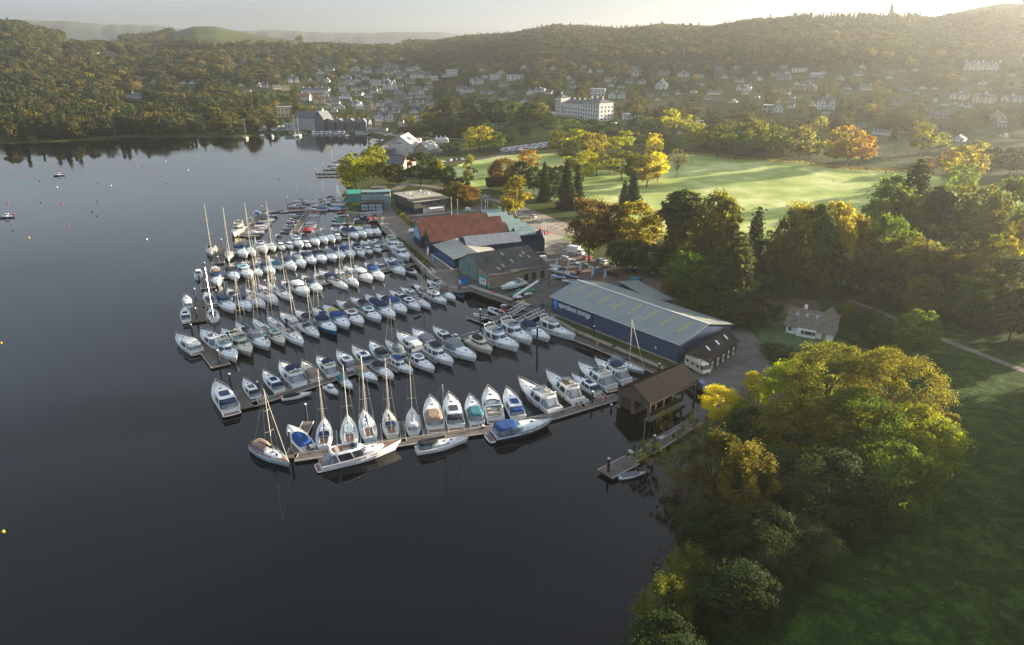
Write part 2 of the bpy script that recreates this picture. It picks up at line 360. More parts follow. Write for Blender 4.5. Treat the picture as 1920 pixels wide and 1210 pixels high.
c1 = MIX(n, sep.outputs[0], wood, golf); c2 = MIX(n, sep.outputs[1], c1, field); c3 = MIX(n, sep.outputs[2], c2, lawn)
n.links.new(c3, b.inputs['Base Color'])
bp = n.nodes.new('ShaderNodeBump'); bp.inputs['Strength'].default_value = .7; bp.inputs['Distance'].default_value = .25
n.links.new(NZ(n, 1.2, 6).outputs[0], bp.inputs['Height']); n.links.new(bp.outputs[0], b.inputs['Normal'])
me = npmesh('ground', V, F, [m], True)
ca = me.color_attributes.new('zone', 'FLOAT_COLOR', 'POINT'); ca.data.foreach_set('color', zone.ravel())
ground = bpy.data.objects.new('ground', me); C.objects.link(ground); tag(ground, kind='structure')
# water: one sheet to the horizon
m = bpy.data.materials.new('lake_water'); m.use_nodes = True; n = m.node_tree; b = n.nodes['Principled BSDF']
b.inputs['Base Color'].default_value = (.0015, .002, .0028, 1); b.inputs['IOR'].default_value = 1.34; b.inputs['Roughness'].default_value = .03
nz = NZ(n, .9, 4); nz2 = NZ(n, .05, 3)
bp = n.nodes.new('ShaderNodeBump'); bp.inputs['Strength'].default_value = .10; bp.inputs['Distance'].default_value = .06
rr_ = n.nodes.new('ShaderNodeMapRange'); rr_.inputs[1].default_value = .42; rr_.inputs[2].default_value = .66; rr_.inputs[3].default_value = .015; rr_.inputs[4].default_value = .13; n.links.new(NZ(n, .011, 5).outputs[0], rr_.inputs[0]); n.links.new(rr_.outputs[0], b.inputs['Roughness'])
mp = n.nodes.new('ShaderNodeMath'); mp.operation = 'MULTIPLY'; n.links.new(nz.outputs[0], mp.inputs[0]); n.links.new(nz2.outputs[0], mp.inputs[1])
n.links.new(mp.outputs[0], bp.inputs['Height']); n.links.new(bp.outputs[0], b.inputs['Normal'])
q = MB(); q.face([(-7000, -200, 0), (6000, -200, 0), (6000, 6000, 0), (-7000, 6000, 0)], m); o = q.build('lake_water'); tag(o, kind='structure')
# distant fells beyond the valley, 9-11 km away
fm = mat('fell_moorland', (.045, .055, .06), .95, var=.35, scale=.002, coords='Object')
def fells(prof, dist, name='hills'):
    xs = [p[0] for p in prof]; ysv = [p[1] for p in prof]; N = 160; rows = 9
    cols = np.linspace(xs[0], xs[-1], N); V = []
    for j in range(rows):
        s = (j / (rows - 1)) * 2 - 1; prof_s = (1 - abs(s)) ** .8
        D = dist * (1 + s * .16)
        for i, c in enumerate(cols):
            yy = np.interp(c, xs, ysv); a = PITCH - math.atan((605 - yy) / FP)
            top = CH - math.tan(a) * dist * 1.0 + 24 * float(vnoise(np.array([c * 9.]), np.array([j * 130.]), 160, 5)[0]) * (1 if j != 4 else .5)
            u = (c - 960) / 1423; V.append((u * D, D, 20 + max(5, (top - 20)) * prof_s))
    idx = np.arange(N * rows).reshape(rows, N)
    F = np.stack([idx[:-1, :-1].ravel(), idx[:-1, 1:].ravel(), idx[1:, 1:].ravel(), idx[1:, :-1].ravel()], 1)
    o = bpy.data.objects.new(name, npmesh(name, V, F, [fm], True)); C.objects.link(o); tag(o, kind='structure')
fells([(-300, 40), (0, 35), (60, 37), (90, 40), (125, 39), (200, 46), (285, 47), (325, 52), (400, 62), (450, 58), (500, 56), (560, 58), (640, 62), (700, 62), (760, 60), (830, 60), (870, 66), (960, 74), (1100, 90)], 5600)
fells([(1180, 80), (1260, 60), (1320, 52), (1345, 45), (1385, 42), (1430, 50), (1600, 70)], 4200)
# ---------------------------------------------------------------- trees
def leaves(P, Nrm, size, rs, flat=.55):      # one small bent leaf spray per point, facing roughly outward
    n = len(P); j = rs.normal(0, flat, (n, 3)); N_ = Nrm + j; N_ /= np.linalg.norm(N_, axis=1, keepdims=True) + 1e-9
    a = np.cross(N_, rs.normal(0, 1, (n, 3))); a /= np.linalg.norm(a, axis=1, keepdims=True) + 1e-9; b_ = np.cross(N_, a)
    s = (size * rs.uniform(.55, 1.35, n))[:, None]; e = rs.uniform(.55, .95, n)[:, None]
    q = np.stack([P - a * s, P - b_ * s * e, P + a * s, P + b_ * s * e], 1).reshape(-1, 3)
    return q, np.arange(4 * n).reshape(n, 4)
def crown_points(kind, n, rs):
    """points and outward directions for a tree one unit high; returns also clump centres"""
    P = []; D = []
    if kind in ('round', 'tall', 'bush', 'birch', 'big', 'willow'):
        cz, rx, rz, k, cr = dict(round=(.54, .39, .44, 84, .098), tall=(.54, .25, .45, 60, .085), bush=(.45, .55, .48, 44, .14), birch=(.53, .20, .45, 56, .060),
                                 big=(.50, .50, .48, 220, .074), willow=(.48, .46, .46, 60, .09))[kind]
        cs = []
        while len(cs) < k:
            v = rs.normal(0, 1, 3); v /= np.linalg.norm(v)
            if v[2] < -.85 and kind != 'bush': continue
            r = rs.uniform(.62, 1.0) ** .5; lump = 1 + .16 * math.sin(3 * math.atan2(v[1], v[0]) + rs.uniform(0, .6)) + rs.normal(0, .05)
            wz = 1.0 if v[2] > 0 else .86
            c = np.array([v[0] * rx * r * lump, v[1] * rx * r * lump, cz + v[2] * rz * r * wz]); cs.append((c, cr * rs.uniform(.45, 1.5)))
        per = n // k
        for c, r in cs:
            v = rs.normal(0, 1, (per, 3)); v /= np.linalg.norm(v, axis=1, keepdims=True); v[:, 2] = np.where(v[:, 2] < -.3, -v[:, 2], v[:, 2])
            rr = r * rs.uniform(.45, 1.28, (per, 1)); sq = np.array([1, 1, .78])
            if kind in ('birch', 'willow'): rr = rr * rs.uniform(.4, 1.3, (per, 1)); sq = np.array([.8, .8, 1.6])
            p = c + v * rr * sq; out = c - np.array([0, 0, cz - .1]); out = out / (np.linalg.norm(out) + 1e-9)
            P.append(p); D.append(v * .8 + out * .6)
        return np.concatenate(P), np.concatenate(D), [c for c, r in cs]
    cs = []
    if kind in ('spruce', 'cedar', 'pine'):
        z0, base, tiers, drop = dict(spruce=(.06, .23, 26, .10), cedar=(.10, .30, 20, .04), pine=(.55, .20, 9, -.02))[kind]
        for t in range(tiers):
            f = t / (tiers - 1); z = z0 + (1 - z0) * f
            R0 = base * ((1 - f) ** (.85 if kind == 'spruce' else .6) + .02) * (rs.uniform(.8, 1.15))
            if kind == 'pine': R0 = base * math.sqrt(max(.05, 1 - (2 * f - .9) ** 2)) * rs.uniform(.7, 1.1)
            nb = max(4, int(11 * R0 / base)); ph = rs.uniform(0, 6.28)
            per = max(3, int(n / tiers / nb * (R0 / base * 1.6 + .15)))
            for b_ in range(nb):
                a = ph + 6.283 * b_ / nb + rs.normal(0, .18); L = R0 * rs.uniform(.7, 1.15); s = rs.uniform(.12, 1, per) ** .6
                wdt = .055 * (1 - .5 * s) * (1 if kind == 'spruce' else 1.5)
                off = rs.normal(0, 1, per) * wdt; zz = z - drop * s * (L / base) * 1.1 + rs.normal(0, .007, per) - np.abs(off) * .25
                P.append(np.stack([math.cos(a) * L * s - math.sin(a) * off, math.sin(a) * L * s + math.cos(a) * off, zz], 1))
                D.append(np.tile([math.cos(a) * .35, math.sin(a) * .35, 1.0], (per, 1))); 
                if b_ % 3 == 0: cs.append(np.array([math.cos(a) * L * .8, math.sin(a) * L * .8, z - drop * .6]))
        return np.concatenate(P), np.concatenate(D), cs
    if kind == 'bare':
        for i in range(60):
            v = rs.normal(0, 1, 3); v /= np.linalg.norm(v); v[2] = abs(v[2]) * .9 - .1
            cs.append(np.array([v[0] * .42, v[1] * .42, .5 + v[2] * .45]) * np.array([1, 1, 1]))
        k = n // 60
        for c in cs: P.append(c + rs.normal(0, .05, (k, 3))); D.append(rs.normal(0, 1, (k, 3)))
        return np.concatenate(P), np.concatenate(D), cs
def trunk_mb(kind, cs, rs, bark, thick=1.0):
    q = MB(); r0 = dict(bush=.02, birch=.010, big=.028, round=.022, tall=.016, willow=.022, bare=.020).get(kind, .017) * thick
    top = {'spruce': .97, 'cedar': .96, 'pine': .95}.get(kind, .62 if kind != 'bush' else .4)
    lean = rs.normal(0, .02, 2)
    pts = [Vector((lean[0] * t * 2 + rs.normal(0, .006), lean[1] * t * 2 + rs.normal(0, .006), top * t - .02)) for t in np.linspace(0, 1, 6)]
    for i in range(5): q.tube(pts[i], pts[i + 1], r0 * (1 - i * .17), bark, r0 * (1 - (i + 1) * .17), n=7)
    sel = cs[::max(1, len(cs) // (60 if kind == 'bare' else 16))]
    for c in sel:
        s = pts[2 + int(rs.integers(0, 3))] if kind not in ('spruce', 'cedar', 'pine') else Vector((0, 0, c[2] + .01))
        e = Vector(c); mid = (s + e) / 2 + Vector((0, 0, -.03 if kind in ('spruce', 'cedar') else .02))
        q.tube(s, mid, r0 * .35, bark, r0 * .22, n=4); q.tube(mid, e, r0 * .22, bark, r0 * .08, n=4)
        if kind == 'bare':
            for _ in range(5):
                t = e + Vector(rs.normal(0, .07, 3)); q.tube(mid + (e - mid) * rs.uniform(.2, 1), t, r0 * .07, bark, r0 * .03, n=3)
    return q
PROTO = {}
NM = dict(round='broadleaf_tree', tall='broadleaf_tree', big='spreading_tree', bush='bush', birch='birch_tree', willow='willow_tree', spruce='conifer_tree', cedar='cedar_tree', pine='pine_tree', bare='bare_tree')
def proto(kind, lod, var):
    key = (kind, lod, var)
    if key in PROTO: return PROTO[key]
    rs = np.random.default_rng(hash(kind + str(lod) + str(var)) % 99991 if False else sum(map(ord, kind)) * 31 + lod * 7 + var * 101)
    n = {0: 20000, 1: 6500, 2: 1500}[lod]; sz = {0: .0115, 1: .020, 2: .036}[lod]
    if kind == 'big': n = int(n * 2.2); sz *= .68
    if kind in ('spruce', 'cedar'): sz *= .9
    if kind == 'bare': n //= 8
    if kind in ('birch', 'willow'): n = int(n * .75); sz *= .8
    P, D, cs = crown_points(kind, n, rs)
    V, F = leaves(P, D, sz, rs)
    me = npmesh('crown', V, F, [M['l_green']])
    tm = trunk_mb(kind, cs, rs, M['birch'] if kind == 'birch' else M['bark']).mesh('trunk')
    PROTO[key] = (me, tm); return PROTO[key]
LEAFW = dict(green='green', dark='dark green', olive='olive', yg='yellow-green', yellow='bright yellow', gold='golden', orange='orange', rust='russet', pale='pale', conif='dark', cedar='grey-green', brown='brown', red='red', grey='greyish', wolive='olive', wgreen='green', wbrown='brown', wdark='dark green', wgold='golden')
TREES = []; REG = {}
def tree(loc, h, wid, kind, col, zone, lod=None, label=None, cat='tree'):
    loc = Vector(loc); dd = (loc - Vector((0, 0, CH))).length; 
    if lod is None: lod = 0 if dd < 190 else (1 if dd < 430 else 2)
    cme, tme = proto(kind, lod, rnd.randint(0, 2 if lod else 1))
    base_w = dict(round=.84, tall=.54, bush=1.15, birch=.46, big=1.08, willow=1.0, spruce=.48, cedar=.62, pine=.42, bare=.9)[kind]
    sx = wid / base_w
    r = empty(NM[kind], loc - Vector((0, 0, .15)), rnd.uniform(0, 6.28), (sx, sx, h))
    c = bpy.data.objects.new('crown', cme); C.objects.link(c); c.parent = r
    c.material_slots[0].link = 'OBJECT'; c.material_slots[0].material = M['l_' + col]
    t = bpy.data.objects.new('trunk', tme); C.objects.link(t); t.parent = r
    REG.setdefault((zone, NM[kind], col), []).append((r, loc, label, cat)); TREES.append((loc.x, loc.y, wid / 2)); return r
def T(px, py, wpx, hpx, kind, col, zone, label=None, z=None, cat='tree', lod=None):
    p = hit(px, py) if z is None else at(px, py, z)
    k = mpp(p); a = PITCH - math.atan((605 - py + hpx / 2) / FP)
    return tree(p, hpx * k / max(.6, math.cos(a)) * .98, wpx * k, kind, col, zone, lod, label, cat)
Tl = [
 # town side of the marina (px, py of the foot; width and height in photo pixels)
 (668,357,60,70,'round','yg','on the lakeshore point'),(703,352,52,78,'round','yg','on the lakeshore point'),(652,352,34,52,'bush','olive','on the lakeshore point'),(742,353,46,46,'round','olive','on the lakeshore point'),
 (790,353,66,68,'round','dark','beside the flat-roofed clubhouse'),(822,352,26,54,'tall','yg','beside the flat-roofed clubhouse'),(838,356,36,44,'round','dark','beside the flat-roofed clubhouse'),(866,360,32,28,'round','dark','beside the flat-roofed clubhouse'),
 (833,362,18,16,'bush','red','beside the flat-roofed clubhouse'),(856,378,40,38,'round','olive','beside the car park'),(878,384,46,36,'round','orange','beside the car park'),(850,384,26,26,'bush','rust','beside the car park'),
 (882,353,30,58,'birch','pale','at the near edge of the fairway'),(947,352,58,56,'round','rust','at the near edge of the fairway'),(992,324,42,44,'round','orange','at the near edge of the fairway'),(930,350,30,44,'round','rust','at the near edge of the fairway'),
 (975,362,36,58,'tall','dark','in the copse behind the car park'),(1000,368,36,56,'round','dark','in the copse behind the car park'),(1020,378,32,74,'spruce','conif','in the copse behind the car park'),(968,410,62,76,'birch','gold','beside the car park'),(957,408,40,62,'birch','yg','beside the car park'),
 (1040,385,40,60,'round','dark','in the copse behind the car park'),(1062,392,50,92,'spruce','conif','in the copse behind the car park'),(1082,388,36,80,'spruce','conif','in the copse behind the car park'),(1048,350,40,40,'round','olive','in the copse behind the car park'),(1025,345,32,34,'round','olive','in the copse behind the car park'),
 (900,284,52,46,'round','gold','by the boat park'),(882,286,28,42,'tall','yellow','by the boat park'),(931,283,36,36,'round','green','by the boat park'),(957,278,30,36,'round','dark','by the boat park'),(848,291,40,24,'round','dark','by the boat park'),(804,284,24,36,'round','dark','by the boat park'),(915,279,36,40,'round','gold','by the boat park'),
 (768,240,28,24,'round','olive','below the town'),(809,243,42,42,'round','olive','below the town'),(836,242,36,54,'tall','dark','below the town'),(825,248,18,20,'round','rust','below the town'),(862,249,26,22,'round','orange','below the town'),(880,246,40,50,'round','dark','below the town'),
 (910,244,42,56,'tall','dark','below the town'),(935,242,40,52,'round','dark','below the town'),(965,240,40,48,'round','green','below the town'),(990,240,40,46,'tall','dark','below the town'),(1012,238,36,44,'round','olive','below the town'),(1150,262,36,38,'round','dark','below the town'),(1030,252,38,40,'round','dark','below the white hotel'),
 (1070,258,40,34,'round','green','below the white hotel'),(1110,258,40,34,'round','dark','below the white hotel'),(1192,245,34,36,'round','dark','below the white hotel'),(1215,250,36,30,'round','green','below the white hotel'),(1255,250,36,44,'round','yg','below the white hotel'),(1290,252,34,36,'round','yg','below the white hotel'),
 # round the fairways
 (1048,292,46,46,'round','olive','between the fairways'),(1085,294,54,50,'round','yg','between the fairways'),(1115,296,50,46,'round','gold','between the fairways'),(1068,306,38,42,'round','dark','between the fairways'),(1092,342,62,60,'round','yg','between the fairways'),(1118,330,40,44,'round','olive','between the fairways'),
 (1150,287,36,30,'round','yg','between the fairways'),(1172,282,36,36,'round','yg','between the fairways'),(1142,327,36,36,'round','pale','between the fairways'),(1165,337,50,54,'round','olive','between the fairways'),(1212,352,58,62,'round','gold','between the fairways'),(1232,340,40,54,'round','yellow','between the fairways'),(1190,345,44,56,'round','olive','between the fairways'),(1225,300,28,50,'tall','yellow','between the fairways'),
 (1185,398,46,78,'spruce','conif','between the fairways'),(1170,385,30,46,'spruce','conif','between the fairways'),(1268,333,42,60,'bare','brown','on the open fairway'),
 (1303,284,46,50,'round','yg','along the far edge of the course'),(1345,296,50,60,'round','olive','along the far edge of the course'),(1378,298,52,66,'round','green','along the far edge of the course'),(1415,298,52,72,'round','olive','along the far edge of the course'),(1448,300,52,64,'round','green','along the far edge of the course'),(1497,303,54,62,'round','pale','along the far edge of the course'),
 (1562,312,52,66,'round','gold','along the far edge of the course'),(1585,314,64,76,'round','orange','along the far edge of the course'),(1612,312,48,60,'round','orange','along the far edge of the course'),(1537,254,26,36,'round','yg','beyond the far edge of the course'),(1676,264,22,42,'spruce','conif','in the cemetery'),(1723,294,48,64,'round','olive','in the cemetery'),(1760,287,28,38,'round','yg','in the cemetery'),
 (1733,324,34,30,'bush','rust','in the cemetery'),(1712,276,20,22,'bush','dark','in the cemetery'),(1802,352,80,80,'round','gold','at the right edge of the course'),(1795,374,60,66,'round','green','at the right edge of the course'),(1855,327,42,50,'round','dark','at the right edge of the course'),(1892,332,50,54,'round','dark','at the right edge of the course'),(1922,322,44,56,'round','olive','at the right edge of the course'),(1780,318,50,36,'round','rust','at the right edge of the course'),
 (1830,300,40,36,'round','olive','at the right edge of the course'),
 # the belt of tall trees behind the sheds
 (1105,492,84,120,'round','rust','in the belt behind the car park'),(1140,488,70,108,'round','rust','in the belt behind the car park'),(1190,488,92,112,'round','gold','in the belt behind the car park'),(1162,512,56,62,'round','dark','in the belt behind the car park'),(1185,512,60,62,'round','dark','in the belt behind the car park'),(1222,514,56,56,'round','dark','in the belt behind the car park'),
 (1250,516,32,34,'bush','yellow','in the belt behind the car park'),(1252,500,40,58,'round','gold','in the belt behind the car park'),(1272,505,88,145,'pine','cedar','in the belt behind the car park'),(1262,505,70,112,'cedar','cedar','in the belt behind the car park'),(1300,515,80,120,'round','olive','in the belt behind the car park'),(1335,520,88,160,'round','olive','in the belt behind the long shed'),
 (1345,515,50,146,'tall','olive','in the belt behind the long shed'),(1292,562,90,86,'round','green','in the belt behind the long shed'),(1335,575,100,110,'cedar','cedar','in the belt behind the long shed'),(1372,602,110,165,'cedar','cedar','in the belt behind the long shed'),(1325,590,70,90,'round','green','in the belt behind the long shed'),(1405,540,70,150,'spruce','conif','in the belt behind the long shed'),
 (1425,545,60,100,'round','dark','in the belt behind the long shed'),(1462,555,66,160,'round','olive','in the copse behind the white cottage'),(1485,552,80,170,'round','gold','in the copse behind the white cottage'),(1510,556,76,168,'tall','green','in the copse behind the white cottage'),(1550,556,78,178,'round','gold','in the copse behind the white cottage'),(1582,552,60,150,'tall','gold','in the copse behind the white cottage'),
 (1530,558,70,110,'round','olive','in the copse behind the white cottage'),(1570,562,64,96,'round','dark','in the copse behind the white cottage'),(1610,548,78,130,'round','olive','in the wood at the right'),(1645,552,88,150,'round','green','in the wood at the right'),(1660,480,110,150,'round','green','in the wood at the right'),(1694,475,100,172,'cedar','conif','in the wood at the right'),(1716,470,80,120,'cedar','cedar','in the wood at the right'),
 (1690,560,96,120,'round','olive','in the wood at the right'),(1730,568,90,110,'round','olive','in the wood at the right'),(1738,490,60,138,'pine','cedar','in the wood at the right'),(1780,575,100,110,'round','brown','in the wood at the right'),(1815,495,100,150,'round','olive','in the wood at the right'),(1885,480,110,150,'round','green','in the wood at the right'),(1835,590,100,120,'round','olive','in the wood at the right'),
 (1880,610,100,130,'round','dark','in the wood at the right'),(1915,560,90,160,'round','gold','in the wood at the right'),(1760,520,80,90,'round','dark','in the wood at the right'),(1860,540,90,100,'round','olive','in the wood at the right'),(1930,640,80,120,'round','dark','in the wood at the right'),(1810,560,80,80,'bush','dark','in the wood at the right'),
 # round the cottage and the lawn
 (1614,640,62,64,'round','dark','beside the white cottage'),(1648,655,56,54,'round','green','beside the white cottage'),(1590,612,46,44,'round','olive','beside the white cottage'),(1712,676,78,94,'round','green','beside the lawn path'),(1663,706,56,58,'round','yg','beside the white cottage'),(1430,612,60,66,'bush','dark','beside the white cottage'),(1455,672,50,30,'bush','dark','beside the white cottage'),
 (1405,600,50,46,'bush','olive','beside the white cottage'),
]
# heights of the near trees come from the same measurements
Tn = [
 (1345,792,70,66,'round','yellow','beside the boathouse'),(1382,800,56,50,'round','yg','beside the boathouse'),(1410,738,38,40,'round','yellow','beside the driveway'),
 (1470,790,120,104,'round','yg','in the great clump on the lawn'),(1545,812,200,160,'big','olive','in the great clump on the lawn'),(1650,850,190,184,'big','olive','in the great clump on the lawn'),(1590,900,180,160,'big','green','in the great clump on the lawn'),(1480,900,150,150,'round','olive','in the great clump on the lawn'),
 (1700,910,140,140,'round','yg','in the great clump on the lawn'),(1655,985,150,140,'round','green','in the great clump on the lawn'),(1395,880,110,110,'round','dark','along the near shore'),(1440,960,110,110,'round','dark','along the near shore'),(1540,1000,170,140,'round','dark','in the great clump on the lawn'),
 (1300,880,90,100,'willow','grey','along the near shore'),(1340,960,110,140,'birch','olive','along the near shore'),(1385,990,110,150,'birch','gold','along the near shore'),(1288,985,120,110,'bare','brown','leaning over the water'),(1270,905,80,70,'willow','pale','leaning over the water'),
 (1245,812,34,44,'willow','olive','at the root of the old jetty'),(1215,868,60,40,'willow','olive','at the root of the old jetty'),(1330,1060,130,100,'round','dark','along the near shore'),(1430,1090,150,120,'round','dark','along the near shore'),(1290,1130,120,90,'willow','olive','along the near shore'),(1380,1190,160,110,'round','dark','along the near shore'),(1245,1200,110,100,'willow','olive','along the near shore'),
 (1500,1090,120,100,'round','dark','along the near shore'),(1240,1290,150,110,'round','dark','along the near shore'),
]
NOFOREST = []
for a in Tl: T(*a)
for a in Tn: T(*a, z=1.3)
HAZE = 1.55e-4
HOUSE_SPOTS = []
# ---------------------------------------------------------------- boats: x forward, waterline at z = 0, built at real size then scaled a little
def oval(x0, x1, hw, z, nose=2.2, tail=5.0, n=20, zt=0.0):
    """closed plan outline, blunt aft (x0), rounded forward (x1)"""
    pts = []; cx = x0 + (x1 - x0) * .42
    for i in range(n):
        a = 2 * math.pi * (i + .5) / n; c, s_ = math.cos(a), math.sin(a)
        e = 2 / (nose if c > 0 else tail); L = (x1 - cx) if c > 0 else (cx - x0)
        x = cx + math.copysign(abs(c) ** e, c) * L; y = math.copysign(abs(s_) ** (2 / (nose if c > 0 else tail)), s_) * hw
        pts.append((x, y, z + zt * (x - x0) / (x1 - x0)))
    return pts
def ring_path(q, ring, r, m, n=4):
    q.path(list(ring) + [ring[0]], r, m, n)
def hull_parts(L, B, h0, h1, kind, hullm, deckm):
    """hull shell with boot stripe, and a deck let in below the gunwale"""
    N = 15; st = []
    for i in range(N):
        t = i / (N - 1)
        if kind == 'sail':
            b_ = B / 2 * (math.sin(math.pi * (0.24 + .76 * t)) ** .8 if t < .997 else 0.0); b_ = min(b_, B / 2)
        elif kind == 'dinghy':
            b_ = B / 2 * (.82 + .18 * math.sin(math.pi * min(1, t * 1.3))) * (1 - max(0, (t - .6) / .4) ** 2.0)
        else:
            b_ = B / 2 * min(1, .90 + .25 * t) * (1 - max(0, (t - .45) / .55) ** 2.3)
        b_ = max(b_, .02); x = -L / 2 + L * t; h = h0 + (h1 - h0) * t ** 1.7
        rake = 0 if t < .6 else (t - .6) / .4 * L * (.05 if kind == 'sail' else .09)
        st.append((x, b_, h, rake, t))
    H = MB(); rings = []
    for x, b_, h, rk, t in st:
        k = 1 - max(0, (t - .55) / .45) ** 1.5 * .55
        zb = .16; row = [(x + rk, b_, h), (x + rk * .55, b_ * (.95 if kind != 'sail' else .97), h * .55 + .05), (x, b_ * .86 * k + .01, zb), (x - rk * .1, b_ * .8 * k, -.02), (x - rk * .3, 0, -.45)]
        rings.append(row + [(p[0], -p[1], p[2]) for p in row[-2::-1]])
    W = len(rings[0])
    for i in range(N - 1):
        for j in range(W - 1):
            m_ = M['boot'] if 2 <= j <= 5 else (M['gel'] if hullm is M['navyhull'] and kind == 'motor' and j in (0, W - 2) else hullm)
            H.face([rings[i][j], rings[i][j + 1], rings[i + 1][j + 1], rings[i + 1][j]], m_)
    H.face(rings[0][::-1], hullm)
    gw = .14 if L > 7 else .08
    g = [[(r[0][0], r[0][1], r[0][2]), (r[0][0] - .02, max(.0, r[0][1] - gw), r[0][2] + .04)] for r in rings]
    for s_ in (1, -1):
        for i in range(N - 1):
            a, b2, c, d = g[i][0], g[i][1], g[i + 1][1], g[i + 1][0]
            pts = [(p[0], p[1] * s_, p[2]) for p in (a, b2, c, d)]
            H.face(pts if s_ > 0 else pts[::-1], hullm)
    D = MB(); dz = -.02
    for i in range(N - 1):
        a, c = g[i][1], g[i + 1][1]; cr = .10 if kind != 'dinghy' else 0
        D.face([(a[0], a[1], a[2] + dz), (a[0], 0, a[2] + dz + cr), (c[0], 0, c[2] + dz + cr), (c[0], c[1], c[2] + dz)], deckm)
        D.face([(a[0], 0, a[2] + dz + cr), (a[0], -a[1], a[2] + dz), (c[0], -c[1], c[2] + dz), (c[0], 0, c[2] + dz + cr)], deckm)
    return H, D, st
def bow_rail(L, st, t0, hgt=.62):
    q = MB(); top = []
    for x, b_, h, rk, t in st:
        if t < t0: continue
        top.append((x + rk - .12, max(.0, b_ - .16), h))
    if len(top) < 3: return q
    for s_ in (1, -1):
        pts = [(p[0], p[1] * s_, p[2] + hgt) for p in top]
        q.path(pts, .034, M['steel'], 3)
        for p in top[::2]: q.tube((p[0], p[1] * s_, p[2]), (p[0], p[1] * s_, p[2] + hgt), .026, M['steel'], n=3)
    return q
def canopy(x0, x1, hw, z0, z1, fab, side=True, front=True):
    """cloth cockpit cover on hoops with clear side panels"""
    q = MB(); zs = z0 + (z1 - z0) * .62
    q.loft([oval(x0, x1, hw, zs, 3, 4), oval(x0 + .12, x1 - .15, hw * .92, zs + (z1 - zs) * .7, 3, 4), oval(x0 + .5, x1 - .6, hw * .6, z1, 3, 4)], fab, cap0=False)
    s_ = MB()
    s_.loft([oval(x0 - .1, x1 + .1, hw * 1.0, z0, 3, 4), oval(x0, x1, hw, zs, 3, 4)], M['clear'] if side else fab, cap0=False, cap1=False)
    bars = MB()
    A, B2 = oval(x0 - .1, x1 + .1, hw * 1.02, z0, 3, 4), oval(x0, x1, hw * 1.02, zs, 3, 4)
    for i in range(0, 20, 3): bars.tube(A[i], B2[i], .05, fab, n=4)
    ring_path(bars, [(p[0], p[1] * 1.0, p[2]) for p in A], .05, fab)
    s_.merge(bars); return q, s_
def fenders(L, st, side=1):
    q = MB()
    for i in (3, 6, 9):
        x, b_, h, rk, t = st[i]; q.tube((x, side * (b_ + .12), h - .35), (x, side * (b_ + .12), h - .95), .12, M['rubber'] if i == 6 else M['f_navy'], n=6)
    return q
